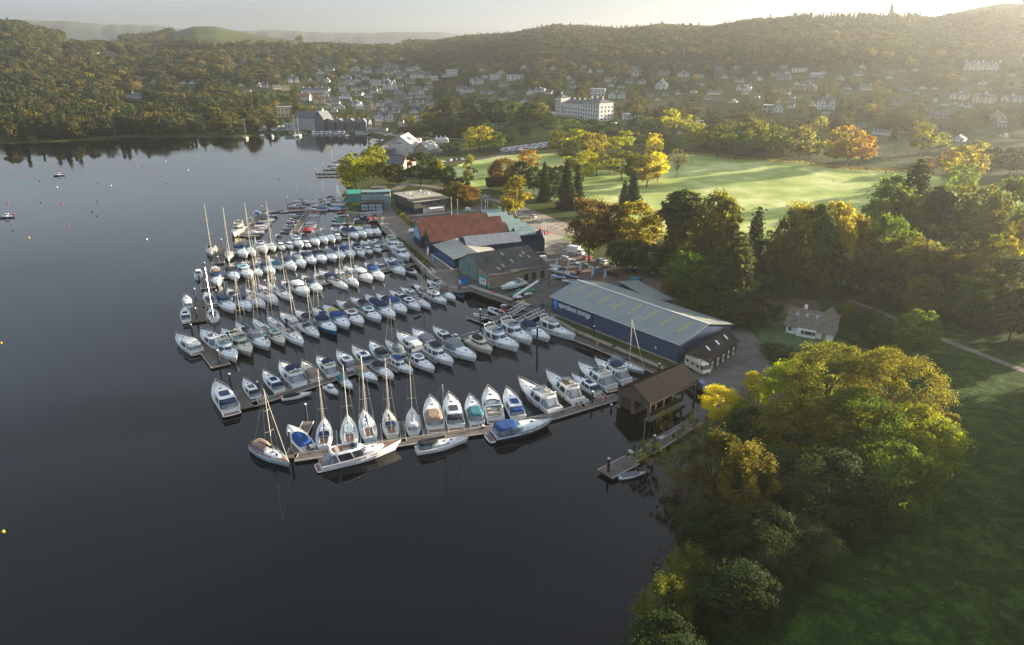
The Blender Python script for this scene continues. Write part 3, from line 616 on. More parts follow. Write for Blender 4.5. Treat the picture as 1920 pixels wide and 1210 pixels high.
def boat_parts(kind, fab, hul, opt=''):
    """list of (part name, MB, smooth, [(sub name, MB)])"""
    F = M['f_' + fab]; hm = {'white': M['gel'], 'cream': M['cream'], 'navy': M['navyhull'], 'blue': M['bluehull'], 'pale': M['palehull'], 'grey': M['greyhull'], 'red': M['redhull'], 'tealline': M['gel']}[hul]
    sup = M['cream'] if hul == 'cream' else M['gel']; P = []
    def add(nm, q, *sub):
        if q.f: P.append((nm, q, list(sub)))
    if kind in ('sport', 'hard', 'fly', 'bigfly', 'trawler', 'yacht'):
        L, B, h0, h1 = dict(sport=(10, 3.3, 1.05, 1.5), hard=(11, 3.5, 1.15, 1.7), fly=(12, 3.9, 1.3, 1.9), bigfly=(15, 4.5, 1.45, 2.3), trawler=(11, 3.8, 1.2, 2.0), yacht=(17, 4.7, 1.5, 2.5))[kind]
        H, D, st = hull_parts(L, B, h0, h1, 'motor', hm, M['teak'] if 'teakdeck' in opt else M['deckw'])
        if kind != 'trawler':                # slim hull windows
            for s_ in (1, -1):
                for a, b2 in ((6, 8), (9, 10)):
                    x0, bb0, hh0 = st[a][0] + st[a][3] * .6, st[a][1], st[a][2]; x1, bb1, hh1 = st[b2][0] + st[b2][3] * .6, st[b2][1], st[b2][2]
                    f0, f1 = .985, .985; y0, y1 = s_ * (bb0 * f0 + .012), s_ * (bb1 * f1 + .012)
                    pts = [(x0, y0, hh0 * .70), (x1, y1, hh1 * .72), (x1, y1, hh1 * .82), (x0, y0, hh0 * .80)]
                    H.face(pts if s_ < 0 else pts[::-1], M['glass'])
        add('hull', H); add('deck', D)
        pf = MB(); pf.loft([oval(-L / 2 - 1.1, -L / 2 + .1, B * .42, .28, 5, 3), oval(-L / 2 - 1.1, -L / 2 + .1, B * .42, .42, 5, 3)], sup); pf.box((-L / 2 - .5, 0, .43), (.85, B * .7, .03), M['teak']); add('bathing_platform', pf)
        add('bow_rail', bow_rail(L, st, .52))
    if kind == 'sport':
        fd = MB(); fd.loft([oval(-.9, L * .40, B * .40, 1.2, 1.8, 4, zt=.25), oval(-.7, L * .33, B * .34, 1.72, 1.8, 4), oval(-.5, L * .22, B * .24, 1.85, 1.8, 4)], sup)
        fd.box((L * .2, 0, 1.87), (.5, .5, .04), M['glass']); add('cabin_top', fd)
        ws = MB(); ws.loft([oval(-2.2, .75, B * .44, 1.45, 2.2, 5), oval(-2.2, -.35, B * .37, 2.15, 2.2, 5)], M['screen'], False, False); ring_path(ws, oval(-2.2, -.35, B * .37, 2.15, 2.2, 5), .035, M['steel']); add('windscreen', ws)
        if opt != 'open':
            a, b2 = canopy(-L * .46, -.55, B * .43, 1.15, 2.55, F, side='closed' not in opt); add('canopy', a); add('canopy_sides', b2)
        else:
            ck = MB(); ck.box((-3.0, 0, 1.12), (3.2, B * .62, .1), M['teak']); ck.box((-4.2, 0, 1.35), (.6, B * .62, .45), M['seat']); ck.box((-2.6, .75, 1.4), (1.3, .6, .5), M['seat']); ck.box((-1.7, -.6, 1.45), (.6, .6, .6), M['seat']); add('seating', ck)
            ar = MB(); ar.path([(-3.4, -B * .44, 1.1), (-3.0, -B * .40, 2.3), (-3.0, B * .40, 2.3), (-3.4, B * .44, 1.1)], .11, sup, 5); add('radar_arch', ar)
    if kind == 'hard':
        fd = MB(); fd.loft([oval(-.5, L * .40, B * .40, 1.35, 1.8, 4, zt=.25), oval(-.4, L * .32, B * .33, 1.88, 1.8, 4), oval(-.3, L * .2, B * .22, 2.0, 1.8, 4)], sup); fd.box((L * .2, 0, 2.02), (.5, .5, .04), M['glass']); add('cabin_top', fd)
        gl = MB(); gl.loft([oval(-3.0, 1.7, B * .42, 1.45, 2.2, 6), oval(-2.9, .35, B * .37, 2.35, 2.4, 6)], M['glass'], False, False); add('cabin_windows', gl)
        rf = MB(); rf.loft([oval(-3.6, .45, B * .38, 2.33, 2.4, 6), oval(-3.5, .35, B * .37, 2.48, 2.4, 6), oval(-3.0, -.2, B * .26, 2.56, 2.4, 6)], sup)
        for s_ in (1, -1): rf.path([(1.65, s_ * B * .24, 1.5), (.3, s_ * B * .2, 2.37)], .06, sup, 4); rf.path([(-1.1, s_ * B * .425, 1.45), (-1.5, s_ * B * .385, 2.36)], .12, sup, 4); rf.path([(-3.5, s_ * B * .41, 1.2), (-3.3, s_ * B * .37, 2.36)], .1, sup, 4)
        sh = MB(); sh.loft([oval(-2.7, -.35, B * .24, 2.565, 6, 6), oval(-2.7, -.35, B * .24, 2.59, 6, 6)], M['glass'] if 'black' in fab or fab == 'grey' else F); add('cabin_roof', rf, ('sunroof', sh))
        a, b2 = canopy(-L * .47, -3.35, B * .40, 1.15, 2.42, F); add('canopy', a); add('canopy_sides', b2)
    if kind in ('fly', 'bigfly', 'yacht'):
        k = L / 12; z = h0
        fd = MB(); fd.loft([oval(0, L * .41, B * .40, z + .2, 1.8, 4, zt=.3 * k), oval(.2, L * .33, B * .33, z + .62 * k, 1.8, 4), oval(.3, L * .22, B * .22, z + .74 * k, 1.8, 4)], sup); fd.box((L * .2, 0, z + .76 * k), (.55, .55, .04), M['glass']); fd.box((L * .28, .5, z + .66 * k), (.4, .4, .04), M['glass']); add('cabin_top', fd)
        gl = MB(); gl.loft([oval(-L * .27, L * .16, B * .42, z + .35, 2.0, 6), oval(-L * .26, L * .06, B * .37, z + 1.35 * k, 2.2, 6)], M['glass'], False, False); add('cabin_windows', gl)
        body = MB(); zt_ = z + 1.32 * k
        body.loft([oval(-L * .37, L * .07, B * .41, zt_, 2.3, 5), oval(-L * .37, L * .055, B * .42, zt_ + .18, 2.3, 5), oval(-L * .36, L * .02, B * .38, zt_ + .62, 2.3, 5)], sup, cap1=False)
        inn = [oval(-L * .35, L * .005, B * .35, zt_ + .62, 2.3, 5), oval(-L * .35, -L * .01, B * .34, zt_ + .2, 2.3, 5)]
        body.loft([inn[1], inn[0]][::-1], sup, cap0=False, cap1=False); a_, b_ = oval(-L * .36, L * .02, B * .38, zt_ + .62, 2.3, 5), inn[0]
        for i in range(20): body.face([a_[i], a_[(i + 1) % 20], b_[(i + 1) % 20], b_[i]], sup)
        for s_ in (1, -1):
            body.path([(L * .155, s_ * B * .26, z + .4), (L * .05, s_ * B * .21, zt_ + .04)], .07, sup, 4); body.path([(-L * .08, s_ * B * .43, z + .3), (-L * .12, s_ * B * .40, zt_ + .05)], .16, sup, 4)
            body.path([(-L * .27, s_ * B * .43, z + .2), (-L * .30, s_ * B * .40, zt_ + .05)], .2, sup, 4); body.path([(-L * .36, s_ * B * .39, z), (-L * .36, s_ * B * .38, zt_ + .05)], .07, sup, 4)
        fl = MB(); fl.face(oval(-L * .35, -L * .01, B * .345, zt_ + .22, 2.3, 5), M['teak'] if 'teak' in opt else M['deckw']); fl.box((-L * .27, 0, zt_ + .42), (.8, B * .55, .4), M['seat']); fl.box((-L * .16, -B * .18, zt_ + .42), (1.5, .7, .4), M['seat']); fl.box((-L * .06, B * .12, zt_ + .55), (.6, 1.0, .6), M['f_' + fab])
        sc = MB(); sc.loft([oval(-L * .10, L * .025, B * .37, zt_ + .6, 2.3, 8), oval(-L * .10, -L * .005, B * .34, zt_ + .95, 2.3, 8)], M['screen'], False, False)
        add('flybridge', body, ('flybridge_seats', fl), ('flybridge_screen', sc))
        ar = MB(); ar.path([(-L * .33, -B * .36, zt_ + .5), (-L * .36, -B * .33, zt_ + 1.35), (-L * .36, B * .33, zt_ + 1.35), (-L * .33, B * .36, zt_ + .5)], .12, sup, 5); ar.ball((-L * .36, 0, zt_ + 1.55), .24, sup, 8); add('radar_arch', ar)
        if 'bimini' in opt:
            bq = MB(); bq.loft([oval(-L * .30, -L * .04, B * .33, zt_ + 1.15, 4, 4), oval(-L * .29, -L * .05, B * .31, zt_ + 1.35, 4, 4), oval(-L * .25, -L * .09, B * .2, zt_ + 1.42, 4, 4)], F)
            for s_ in (1, -1): bq.tube((-L * .28, s_ * B * .32, zt_ + .5), (-L * .28, s_ * B * .32, zt_ + 1.2), .03, M['steel'], n=3)
            add('bimini', bq)
        s2 = MB(); s2.loft([oval(-L * .47, -L * .27, B * .40, z, 6, 5), oval(-L * .37, -L * .27, B * .39, zt_ - .05, 6, 5)], M['clear'], False, False)
        for i in (6, 8, 10, 12, 14): s2.tube(oval(-L * .47, -L * .27, B * .41, z, 6, 5)[i], oval(-L * .37, -L * .27, B * .40, zt_ - .05, 6, 5)[i], .05, F, n=4)
        add('canopy_sides', s2)
        add('fenders', fenders(L, st))
    if kind == 'trawler':
        wh = MB(); wh.loft([oval(-2.6, 2.6, B * .38, 1.3, 3, 6), oval(-2.6, 2.3, B * .36, 2.0, 3, 6)], sup, False, False); wh.loft([oval(-3.9, 2.5, B * .42, 2.75, 3, 6), oval(-3.9, 2.4, B * .42, 2.9, 3, 6)], sup)
        for s_ in (1, -1):
            for x in (-2.4, -1.0, .4, 1.7): wh.box((x, s_ * B * .355, 2.4), (.16, .1, .85), sup)
        gl = MB(); gl.loft([oval(-2.6, 2.3, B * .35, 1.98, 3, 6), oval(-2.6, 2.0, B * .34, 2.78, 3, 6)], M['glass'], False, False); add('wheelhouse', wh, ('cabin_windows', gl))
        fd = MB(); fd.loft([oval(1.9, 4.4, B * .28, 1.4, 2, 5), oval(2.0, 4.1, B * .24, 1.95, 2, 5)], sup); add('cabin_top', fd)
        fb = MB(); fb.loft([oval(-2.6, .8, B * .30, 2.9, 3, 5), oval(-2.6, .6, B * .28, 3.45, 3, 5)], F); add('flybridge_cover', fb)
        ar = MB(); ar.path([(-3.4, -B * .36, 2.9), (-3.4, -B * .36, 4.0), (-3.4, B * .36, 4.0), (-3.4, B * .36, 2.9)], .06, M['steel'], 4); add('radar_arch', ar)
    if kind == 'sail':
        L, B = 11, 3.5; H, D, st = hull_parts(L, B, 1.1, 1.35, 'sail', hm, M['teak'] if 'teakdeck' in opt else M['deckw'])
        if 'stripe' in opt:
            pass
        add('hull', H); add('deck', D)
        cab = MB(); cab.loft([oval(-1.5, 3.4, B * .30, 1.2, 1.7, 5, zt=.1), oval(-1.4, 3.0, B * .27, 1.55, 1.7, 5), oval(-1.2, 2.3, B * .2, 1.62, 1.7, 5)], sup)
        gl = MB()
        for s_ in (1, -1):
            for x in (-.9, .2, 1.2): gl.box((x, s_ * (B * .295 - max(0, x) * .05), 1.40), (.75, .06, .15), M['glass'])
        gl.box((2.2, 0, 1.63), (.5, .5, .04), M['glass']); gl.box((.6, 0, 1.65), (.45, .45, .04), M['glass']); add('cabin_top', cab, ('cabin_windows', gl))
        ck = MB(); ck.loft([oval(-4.9, -1.6, B * .22, 1.24, 5, 4), oval(-4.9, -1.6, B * .22, 1.27, 5, 4)], M['teak']); 
        for s_ in (1, -1): ck.box((-3.2, s_ * B * .25, 1.38), (3.1, .18, .22), sup)
        ck.tube((-4.0, -.45, 1.9), (-4.0, .45, 1.9), .03, M['steel'], n=4); ck.tube((-4.0, 0, 1.25), (-4.0, 0, 1.9), .07, M['steel'], n=4); add('cockpit', ck)
        if opt.find('nohood') < 0:
            if 'tent' in opt: a, b2 = canopy(-5.0, -.7, B * .36, 1.25, 2.7, F)
            else: a, b2 = canopy(-2.5, -.9, B * .30, 1.45, 2.2, F)
            add('spray_hood', a); add('spray_hood_sides', b2)
        mh = 15.6; ms = MB(); ms.tube((.9, 0, 1.5), (.75, 0, mh), .085, M['alu'], .06, 6)
        for z_, wd in ((6.4, 1.0), (11.0, .72)): ms.path([(.65, -wd, z_ + .06), (.84, 0, z_), (.65, wd, z_ + .06)], .035, M['alu'], 3)
        bm_ = MB(); bm_.tube((.85, 0, 2.45), (-3.6, 0, 2.55), .07, M['alu'], n=5)
        sc = MB(); sc.loft([[(x, y * s, 2.62 + z * s + (-.0 * x)) for y, z in ((-.13, 0), (-.09, .2), (0, .3), (.09, .2), (.13, 0), (0, -.1))] for x, s in ((.75, 1.35), (-.8, 1.1), (-2.2, .9), (-3.6, .5))], M['f_' + ('navy' if fab in ('grey', 'white', 'tan') else fab)])
        add('mast', ms); add('boom', bm_, ('sail_cover', sc))
        rg = MB(); rg.tube((L / 2 + .35, 0, 1.4), (.78, 0, mh - .6), .045, M['alu'], n=4)
        for a, b2 in (((-L / 2 + .1, 0, 1.2), (.75, 0, mh)), ((.6, B * .45, 1.25), (.65, 1.0, 6.45)), ((.65, 1.0, 6.45), (.65, .72, 11.0)), ((.65, .72, 11.0), (.75, 0, mh)), ((.6, -B * .45, 1.25), (.65, -1.0, 6.45)), ((.65, -1.0, 6.45), (.65, -.72, 11.0)), ((.65, -.72, 11.0), (.75, 0, mh))): rg.tube(a, b2, .016, M['steel'], n=3)
        add('rigging', rg)
        rl = bow_rail(L, st, .0, .55); add('guard_rail', rl)
    if kind == 'small':                       # little cuddy cabin boat
        H, D, st = hull_parts(6, 2.2, .75, 1.1, 'motor', hm, M['deckw']); add('hull', H); add('deck', D)
        cb = MB(); cb.loft([oval(-.5, 2.0, .75, .95, 2, 4), oval(-.4, 1.6, .65, 1.4, 2, 4)], sup); cb.loft([oval(-1.2, .8, .7, 1.85, 3, 4), oval(-1.1, .7, .62, 1.98, 3, 4)], sup); add('cabin_top', cb)
        gl = MB(); gl.loft([oval(-1.0, .9, .68, 1.3, 3, 5), oval(-1.0, .65, .62, 1.86, 3, 5)], M['glass'], False, False); add('cabin_windows', gl)
        ob = MB(); ob.box((-3.15, 0, .9), (.45, .4, .6), M['rubber'], taper=.7); ob.box((-3.2, 0, .2), (.2, .15, .9), M['rubber']); add('outboard_motor', ob)
    if kind == 'open':                        # speedboat under a fitted cover
        H, D, st = hull_parts(6.5, 2.3, .7, 1.0, 'motor', hm, M['deckw']); add('hull', H); add('deck', D)
        cv = MB(); cv.loft([oval(-2.9, 1.6, .95, .82, 2, 5), oval(-2.6, .9, .72, 1.2, 2, 4), oval(-1.3, .2, .3, 1.42, 2, 4)], F); add('fitted_cover', cv)
        ob = MB(); ob.box((-3.35, 0, .8), (.4, .45, .5), M['orange'] if 'teakend' in opt else M['rubber'], taper=.7); add('outboard_motor', ob)
    if kind == 'rib':
        q = MB(); r = .26; tm = F
        pts = [(-2.6, .85, .45), (-1, .9, .45), (.6, .85, .5), (1.7, .5, .6), (2.1, 0, .68), (1.7, -.5, .6), (.6, -.85, .5), (-1, -.9, .45), (-2.6, -.85, .45)]
        q.path(pts, r, tm, 8); 
        for p in pts[1:-1]: q.ball(p, r, tm, 8)
        add('tube', q); fl = MB(); fl.prism([(-2.6, -.8), (.8, -.8), (1.8, 0), (.8, .8), (-2.6, .8)], -.1, .32, M['f_grey']); fl.box((-.8, 0, .62), (.5, .7, .6), M['f_black']); fl.box((-1.8, 0, .5), (.5, 1.0, .3), M['f_black']); add('hull', fl)
        ob = MB(); ob.box((-2.85, 0, .75), (.4, .38, .6), M['rubber'], taper=.7); add('outboard_motor', ob)
    if kind == 'dinghy':
        H, D, st = hull_parts(4.2, 1.6, .5, .7, 'dinghy', hm, F); add('hull', H); add('cover', D)
    if kind == 'daysail':                     # low open keelboat under a boom tent
        H, D, st = hull_parts(6.6, 2.0, .6, .8, 'sail', hm, M['deckw']); add('hull', H); add('deck', D)
        cv = MB(); cv.loft([[(-2.6, -.7, .65), (-2.6, 0, 1.5), (-2.6, .7, .65)], [(1.0, -.8, .8), (1.0, 0, 1.6), (1.0, .8, .8)], [(1.9, -.35, .85), (1.9, 0, 1.1), (1.9, .35, .85)]], F); add('boom_tent', cv)
        ms = MB(); ms.tube((1.0, 0, .7), (.95, 0, 8.5), .06, M['alu'], .04, 5); add('mast', ms)
    if kind == 'jetski':
        q = MB(); q.loft([oval(-1.4, 1.5, .5, .0, 1.7, 4), oval(-1.4, 1.6, .55, .4, 1.7, 4), oval(-1.2, 1.2, .4, .62, 1.7, 4)], M['redhull'] if fab == 'red' else hm); add('hull', q)
        s_ = MB(); s_.box((-.5, 0, .75), (1.2, .35, .28), M['rubber'], taper=.8); s_.path([(.2, -.4, 1.0), (.3, 0, .95), (.2, .4, 1.0)], .04, M['rubber'], 4); s_.box((.35, 0, .75), (.4, .3, .35), M['redhull'] if fab == 'red' else hm, taper=.6); add('seat', s_)
    return P
NOML = dict(sport=11.1, hard=12.1, fly=13.1, bigfly=16.1, trawler=12.1, yacht=18.1, sail=11.3, small=6.3, open=6.6, rib=5, dinghy=4.2, daysail=6.8, jetski=3)
BNAME = dict(sport='sports_cruiser', hard='motor_cruiser', fly='flybridge_cruiser', bigfly='flybridge_cruiser', yacht='motor_yacht', trawler='trawler_yacht', sail='sailing_yacht', small='cabin_boat', open='speedboat', rib='inflatable_boat', dinghy='dinghy', daysail='keelboat', jetski='jet_ski')
BP = {}
def boat_proto(kind, fab, hul, opt, lod):
    key = (kind, fab, hul, opt, lod)
    if key in BP: return BP[key]
    P = boat_parts(kind, fab, hul, opt)
    if lod:
        q = MB()
        for nm, mb, sub in P:
            if nm in ('fenders',): continue
            q.merge(mb)
            for s_ in sub: q.merge(s_[1])
        BP[key] = q.mesh(BNAME[kind])
    else: BP[key] = [(nm, mb.mesh(nm), [(a, b.mesh(a)) for a, b in sub]) for nm, mb, sub in P]
    return BP[key]
FN = dict(navy='navy', black='black', blue='blue', teal='teal', grey='grey', tan='tan', yellow='yellow', red='red', white='white', brown='brown', green='green', sky='pale blue')
def boat_desc(kind, fab, hul, opt):
    h = {'white': 'white', 'cream': 'cream', 'navy': 'navy-hulled', 'blue': 'blue-hulled', 'pale': 'pale', 'grey': 'grey', 'red': 'red'}[hul]; f = FN[fab]
    if kind == 'sail': return f"{h} sailing yacht, {f} " + ('cockpit tent' if 'tent' in opt else ('sail cover' if 'nohood' in opt else 'spray hood'))
    if kind in ('fly', 'bigfly'): return f"{h} flybridge cruiser" + (f", {f} top" if 'bimini' in opt else '')
    if kind == 'yacht': return f"long {h} flybridge motor yacht"
    if kind == 'open': return f"{h} speedboat, {f} cover"
    if kind == 'sport' and 'open' in opt: return f"{h} open sports cruiser"
    return f"{h} {BNAME[kind].replace('_', ' ')}, {f} " + dict(sport='canopy', hard='canopy', small='trim', rib='tubes', dinghy='cover', daysail='boom tent', jetski='body', trawler='cover')[kind]
NB = [0]
def boat(kind, stern, bow, fab='navy', hul='white', opt='', lod=False, label=None, group=None, L=None, z=0.0):
    S = at(*stern, z + .55); Bw = at(*bow, z + .75); v = (Bw - S).xy; ln = v.length if L is None else L
    lo, hi = dict(sport=(7.5, 14), hard=(8.5, 15), fly=(10, 15.5), bigfly=(13, 18), yacht=(15, 20), trawler=(10, 14), sail=(7.5, 14), small=(4.5, 8), open=(5, 10), rib=(3, 6.5), dinghy=(3, 6), daysail=(5.5, 9), jetski=(2.4, 3.6))[kind]
    ln = min(max(ln, lo), hi); s = ln / NOML[kind]; mid = (S + Bw) / 2; rz = math.atan2(v.y, v.x)
    sy = 1.0 if kind in ('sail', 'daysail') else min(1.08, max(.95, s)); sx = s
    if lod:
        o = bpy.data.objects.new(BNAME[kind], boat_proto(kind, fab, hul, opt, 1)); C.objects.link(o)
    else:
        o = empty(BNAME[kind])
        for nm, me, sub in boat_proto(kind, fab, hul, opt, 0):
            p = bpy.data.objects.new(nm, me); C.objects.link(p); p.parent = o
            for a, m2 in sub: c = bpy.data.objects.new(a, m2); C.objects.link(c); c.parent = p
    o.location = (mid.x, mid.y, z + rnd.uniform(-.03, .02)); o.rotation_euler = (0, 0, rz); o.scale = (s, s * sy if kind not in ('sail',) else s, s if kind != 'sail' else s * rnd.uniform(.92, 1.08))
    if label: tag(o, label, 'boat', group)
    return o
GR = []                                       # (row phrase, [(object, description)])
def row(phrase, specs, lod=False):
    """specs: (kind, sx, sy, bx, by, fabric, hull, options); labels come from look plus place in the row"""
    out = []
    for sp_ in specs:
        kind, sx, sy, bx, by, fab = sp_[:6]; hul = sp_[6] if len(sp_) > 6 else 'white'; opt = sp_[7] if len(sp_) > 7 else ''
        o = boat(kind, (sx, sy), (bx, by), fab, hul, opt, lod); out.append((o, boat_desc(kind, fab, hul, opt)))
    order = sorted(out, key=lambda t: t[0].location.x / t[0].location.y); n = len(order)
    for i, (o, d) in enumerate(order):
        tag(o, f"{d}, {from_left(i, n)} {phrase}", 'boat', 'boats ' + phrase)
# rows counted from the camera
row('on far side of nearest pontoon', [
 ('open', 580, 845, 542, 803, 'blue', 'white', ''), ('sail', 608, 841, 609, 790, 'navy'), ('sail', 657, 838, 652, 785, 'green', 'white', 'nohood'), ('sail', 695, 827, 682, 776, 'blue', 'pale', 'nohood'),
 ('sail', 736, 821, 726, 774, 'navy', 'cream'), ('sail', 776, 815, 772, 770, 'white', 'white', 'tent'), ('sport', 817, 808, 807, 753, 'tan'), ('hard', 856, 805, 842, 748, 'black'), ('sport', 896, 798, 881, 749, 'teal'),
 ('sport', 930, 793, 915, 734, 'red', 'white', 'open'), ('hard', 973, 788, 950, 737, 'blue'), ('bigfly', 1044, 776, 975, 722, 'grey'), ('bigfly', 1087, 757, 1026, 706, 'brown', 'white', 'teak'), ('hard', 1124, 741, 1073, 707, 'navy'),
 ('fly', 1149, 731, 1086, 689, 'black'), ('fly', 1178, 719, 1117, 680, 'navy', 'white', 'bimini')])
row('on outer side of nearest pontoon', [('sail', 476, 838, 541, 871, 'tan', 'pale', 'tent teakdeck'), ('yacht', 596, 876, 745, 838, 'navy', 'white', 'teakdeck teak'), ('sail', 779, 846, 875, 824, 'black', 'white', 'tent'), ('sport', 914, 822, 1036, 794, 'blue', 'navy')])
row('on far side of second pontoon', [
 ('hard', 435, 776, 406, 726, 'navy'), ('hard', 481, 748, 458, 716, 'black'), ('hard', 526, 736, 495, 703, 'navy'), ('fly', 564, 726, 527, 688, 'navy', 'white', 'bimini'), ('sport', 595, 716, 568, 684, 'tan', 'cream'), ('fly', 627, 708, 596, 675, 'navy', 'white', 'bimini'),
 ('hard', 662, 695, 633, 664, 'grey'), ('hard', 695, 686, 662, 656, 'navy'), ('sport', 724, 677, 695, 647, 'black'), ('sail', 754, 667, 724, 642, 'grey', 'white', 'tent'), ('hard', 786, 660, 746, 630, 'white'), ('sport', 810, 650, 775, 622, 'grey'),
 ('hard', 843, 642, 813, 617, 'black'), ('small', 862, 635, 846, 628, 'brown', 'blue')])
row('on near side of second pontoon', [
 ('open', 527, 747, 580, 737, 'black', 'white', 'teakend'), ('small', 610, 724, 633, 738, 'grey'), ('sport', 636, 708, 661, 730, 'teal', 'navy'), ('sport', 669, 694, 708, 717, 'tan', 'grey'), ('sport', 701, 686, 738, 711, 'black'), ('fly', 733, 678, 773, 699, 'blue', 'white', 'bimini'),
 ('hard', 769, 670, 814, 697, 'grey'), ('fly', 801, 656, 849, 685, 'black', 'white', 'bimini'), ('sport', 837, 648, 892, 677, 'grey'), ('trawler', 878, 638, 922, 663, 'black', 'cream'), ('fly', 907, 627, 971, 658, 'navy'), ('fly', 938, 613, 998, 647, 'black', 'white'),
 ('sport', 980, 613, 1030, 640, 'navy'), ('bigfly', 1008, 608, 1076, 636, 'white')])
row('on far side of third pontoon', [
 ('hard', 371, 662, 333, 634, 'white'), ('hard', 411, 653, 380, 625, 'grey'), ('sport', 439, 641, 417, 620, 'navy'), ('sail', 470, 633, 444, 610, 'navy'), ('sail', 502, 625, 476, 603, 'navy', 'white', 'nohood'), ('sail', 527, 619, 503, 598, 'teal', 'white', 'nohood'),
 ('hard', 556, 613, 527, 592, 'white'), ('sport', 584, 605, 555, 586, 'black'), ('sail', 615, 601, 588, 581, 'navy'), ('open', 639, 595, 609, 577, 'yellow'), ('sport', 665, 585, 632, 567, 'brown'), ('sport', 690, 578, 658, 561, 'black'),
 ('open', 714, 577, 686, 556, 'navy'), ('sport', 732, 571, 707, 554, 'black'), ('hard', 760, 564, 731, 548, 'black'), ('hard', 780, 557, 752, 542, 'grey'), ('sport', 802, 552, 777, 536, 'tan'), ('fly', 829, 543, 801, 528, 'black', 'white', 'bimini')])
row('on near side of third pontoon', [
 ('fly', 412, 648, 443, 678, 'white'), ('fly', 438, 638, 471, 667, 'navy', 'cream'), ('sport', 471, 630, 505, 656, 'grey'), ('hard', 507, 624, 533, 648, 'teal', 'cream'), ('sail', 535, 622, 568, 648, 'grey', 'white', 'nohood'), ('sail', 565, 610, 598, 632, 'navy'),
 ('sport', 597, 602, 630, 627, 'navy', 'blue'), ('sport', 625, 594, 654, 618, 'blue'), ('hard', 649, 588, 681, 612, 'brown'), ('hard', 680, 582, 714, 604, 'teal'), ('sport', 706, 576, 741, 598, 'navy'), ('sport', 730, 568, 762, 590, 'blue'),
 ('hard', 756, 564, 788, 582, 'navy'), ('sail', 777, 562, 807, 578, 'navy', 'white', 'nohood'), ('fly', 802, 553, 837, 570, 'white'), ('sport', 827, 548, 854, 564, 'brown'), ('dinghy', 856, 548, 870, 560, 'navy', 'navy')])
row('on far side of fourth pontoon', [
 ('hard', 354, 578, 349, 558, 'white'), ('hard', 350, 604, 346, 582, 'navy'), ('sport', 398, 572, 386, 553, 'navy'), ('sail', 402, 602, 396, 580, 'navy'), ('sport', 441, 561, 428, 545, 'black'), ('sail', 479, 558, 462, 544, 'grey'), ('hard', 500, 549, 488, 538, 'white'), ('sail', 518, 548, 506, 533, 'navy', 'white', 'nohood'),
 ('sport', 545, 542, 528, 529, 'navy'), ('sport', 582, 534, 567, 519, 'brown'), ('sport', 604, 533, 592, 516, 'black'), ('sport', 626, 528, 600, 512, 'navy'), ('hard', 645, 523, 630, 508, 'tan'), ('hard', 662, 519, 647, 503, 'white'), ('hard', 681, 512, 666, 500, 'tan'), ('sport', 699, 507, 684, 495, 'navy'), ('hard', 718, 505, 704, 493, 'black'), ('hard', 740, 500, 722, 487, 'black'), ('sport', 756, 499, 734, 486, 'grey')])
row('on near side of fourth pontoon', [
 ('sport', 414, 563, 441, 589, 'navy'), ('sport', 444, 564, 471, 583, 'navy'), ('sail', 470, 559, 497, 577, 'white', 'white', 'nohood'), ('sail', 493, 553, 521, 571, 'grey', 'white', 'nohood'), ('sail', 524, 547, 548, 564, 'navy', 'white', 'nohood'), ('hard', 549, 535, 580, 558, 'white'), ('sport', 577, 532, 603, 549, 'navy'),
 ('sail', 626, 527, 652, 542, 'navy', 'white', 'nohood'), ('sail', 648, 520, 671, 538, 'tan'), ('hard', 668, 512, 698, 530, 'white'), ('sport', 694, 509, 719, 526, 'blue'), ('sport', 734, 500, 760, 515, 'navy'), ('open', 762, 505, 780, 515, 'black', 'grey')], True)
row('on far side of fifth pontoon', [
 ('small', 373, 524, 372, 507, 'white'), ('sport', 408, 520, 402, 503, 'tan'), ('sport', 441, 511, 434, 499, 'blue'), ('sport', 465, 505, 455, 493, 'navy'), ('sail', 490, 501, 480, 490, 'grey'), ('hard', 515, 498, 505, 487, 'white'), ('sport', 561, 488, 546, 475, 'navy'), ('sport', 575, 483, 563, 471, 'tan'), ('sport', 590, 481, 577, 471, 'black'), ('sport', 603, 480, 592, 469, 'grey'), ('hard', 622, 474, 612, 464, 'navy'),
 ('sport', 642, 476, 628, 465, 'navy'), ('hard', 658, 472, 645, 460, 'black'), ('sport', 672, 468, 660, 456, 'navy'), ('sport', 688, 465, 678, 454, 'white'), ('hard', 702, 462, 690, 452, 'grey'), ('sport', 715, 459, 703, 450, 'grey')], True)
row('on near side of fifth pontoon', [
 ('sport', 405, 519, 409, 536, 'navy', 'white'), ('sport', 430, 510, 447, 526, 'black'), ('hard', 450, 505, 472, 523, 'teal'), ('sport', 474, 505, 492, 517, 'navy'), ('sport', 494, 501, 514, 515, 'orange' if 0 else 'navy'), ('open', 509, 489, 533, 511, 'teal'), ('sport', 533, 492, 554, 507, 'navy'), ('sport', 553, 487, 572, 502, 'grey'), ('sport', 571, 482, 593, 499, 'navy', 'navy'),
 ('sport', 592, 478, 611, 495, 'black'), ('sport', 611, 476, 630, 491, 'grey'), ('sport', 627, 472, 645, 487, 'navy'), ('sport', 646, 469, 664, 485, 'blue'), ('hard', 667, 469, 683, 482, 'navy'), ('small', 683, 466, 700, 479, 'white'), ('small', 700, 463, 717, 476, 'white')], True)
row('at quay end of fourth and fifth pontoons', [('fly', 727, 455, 752, 477, 'black'), ('fly', 741, 470, 770, 491, 'black')])
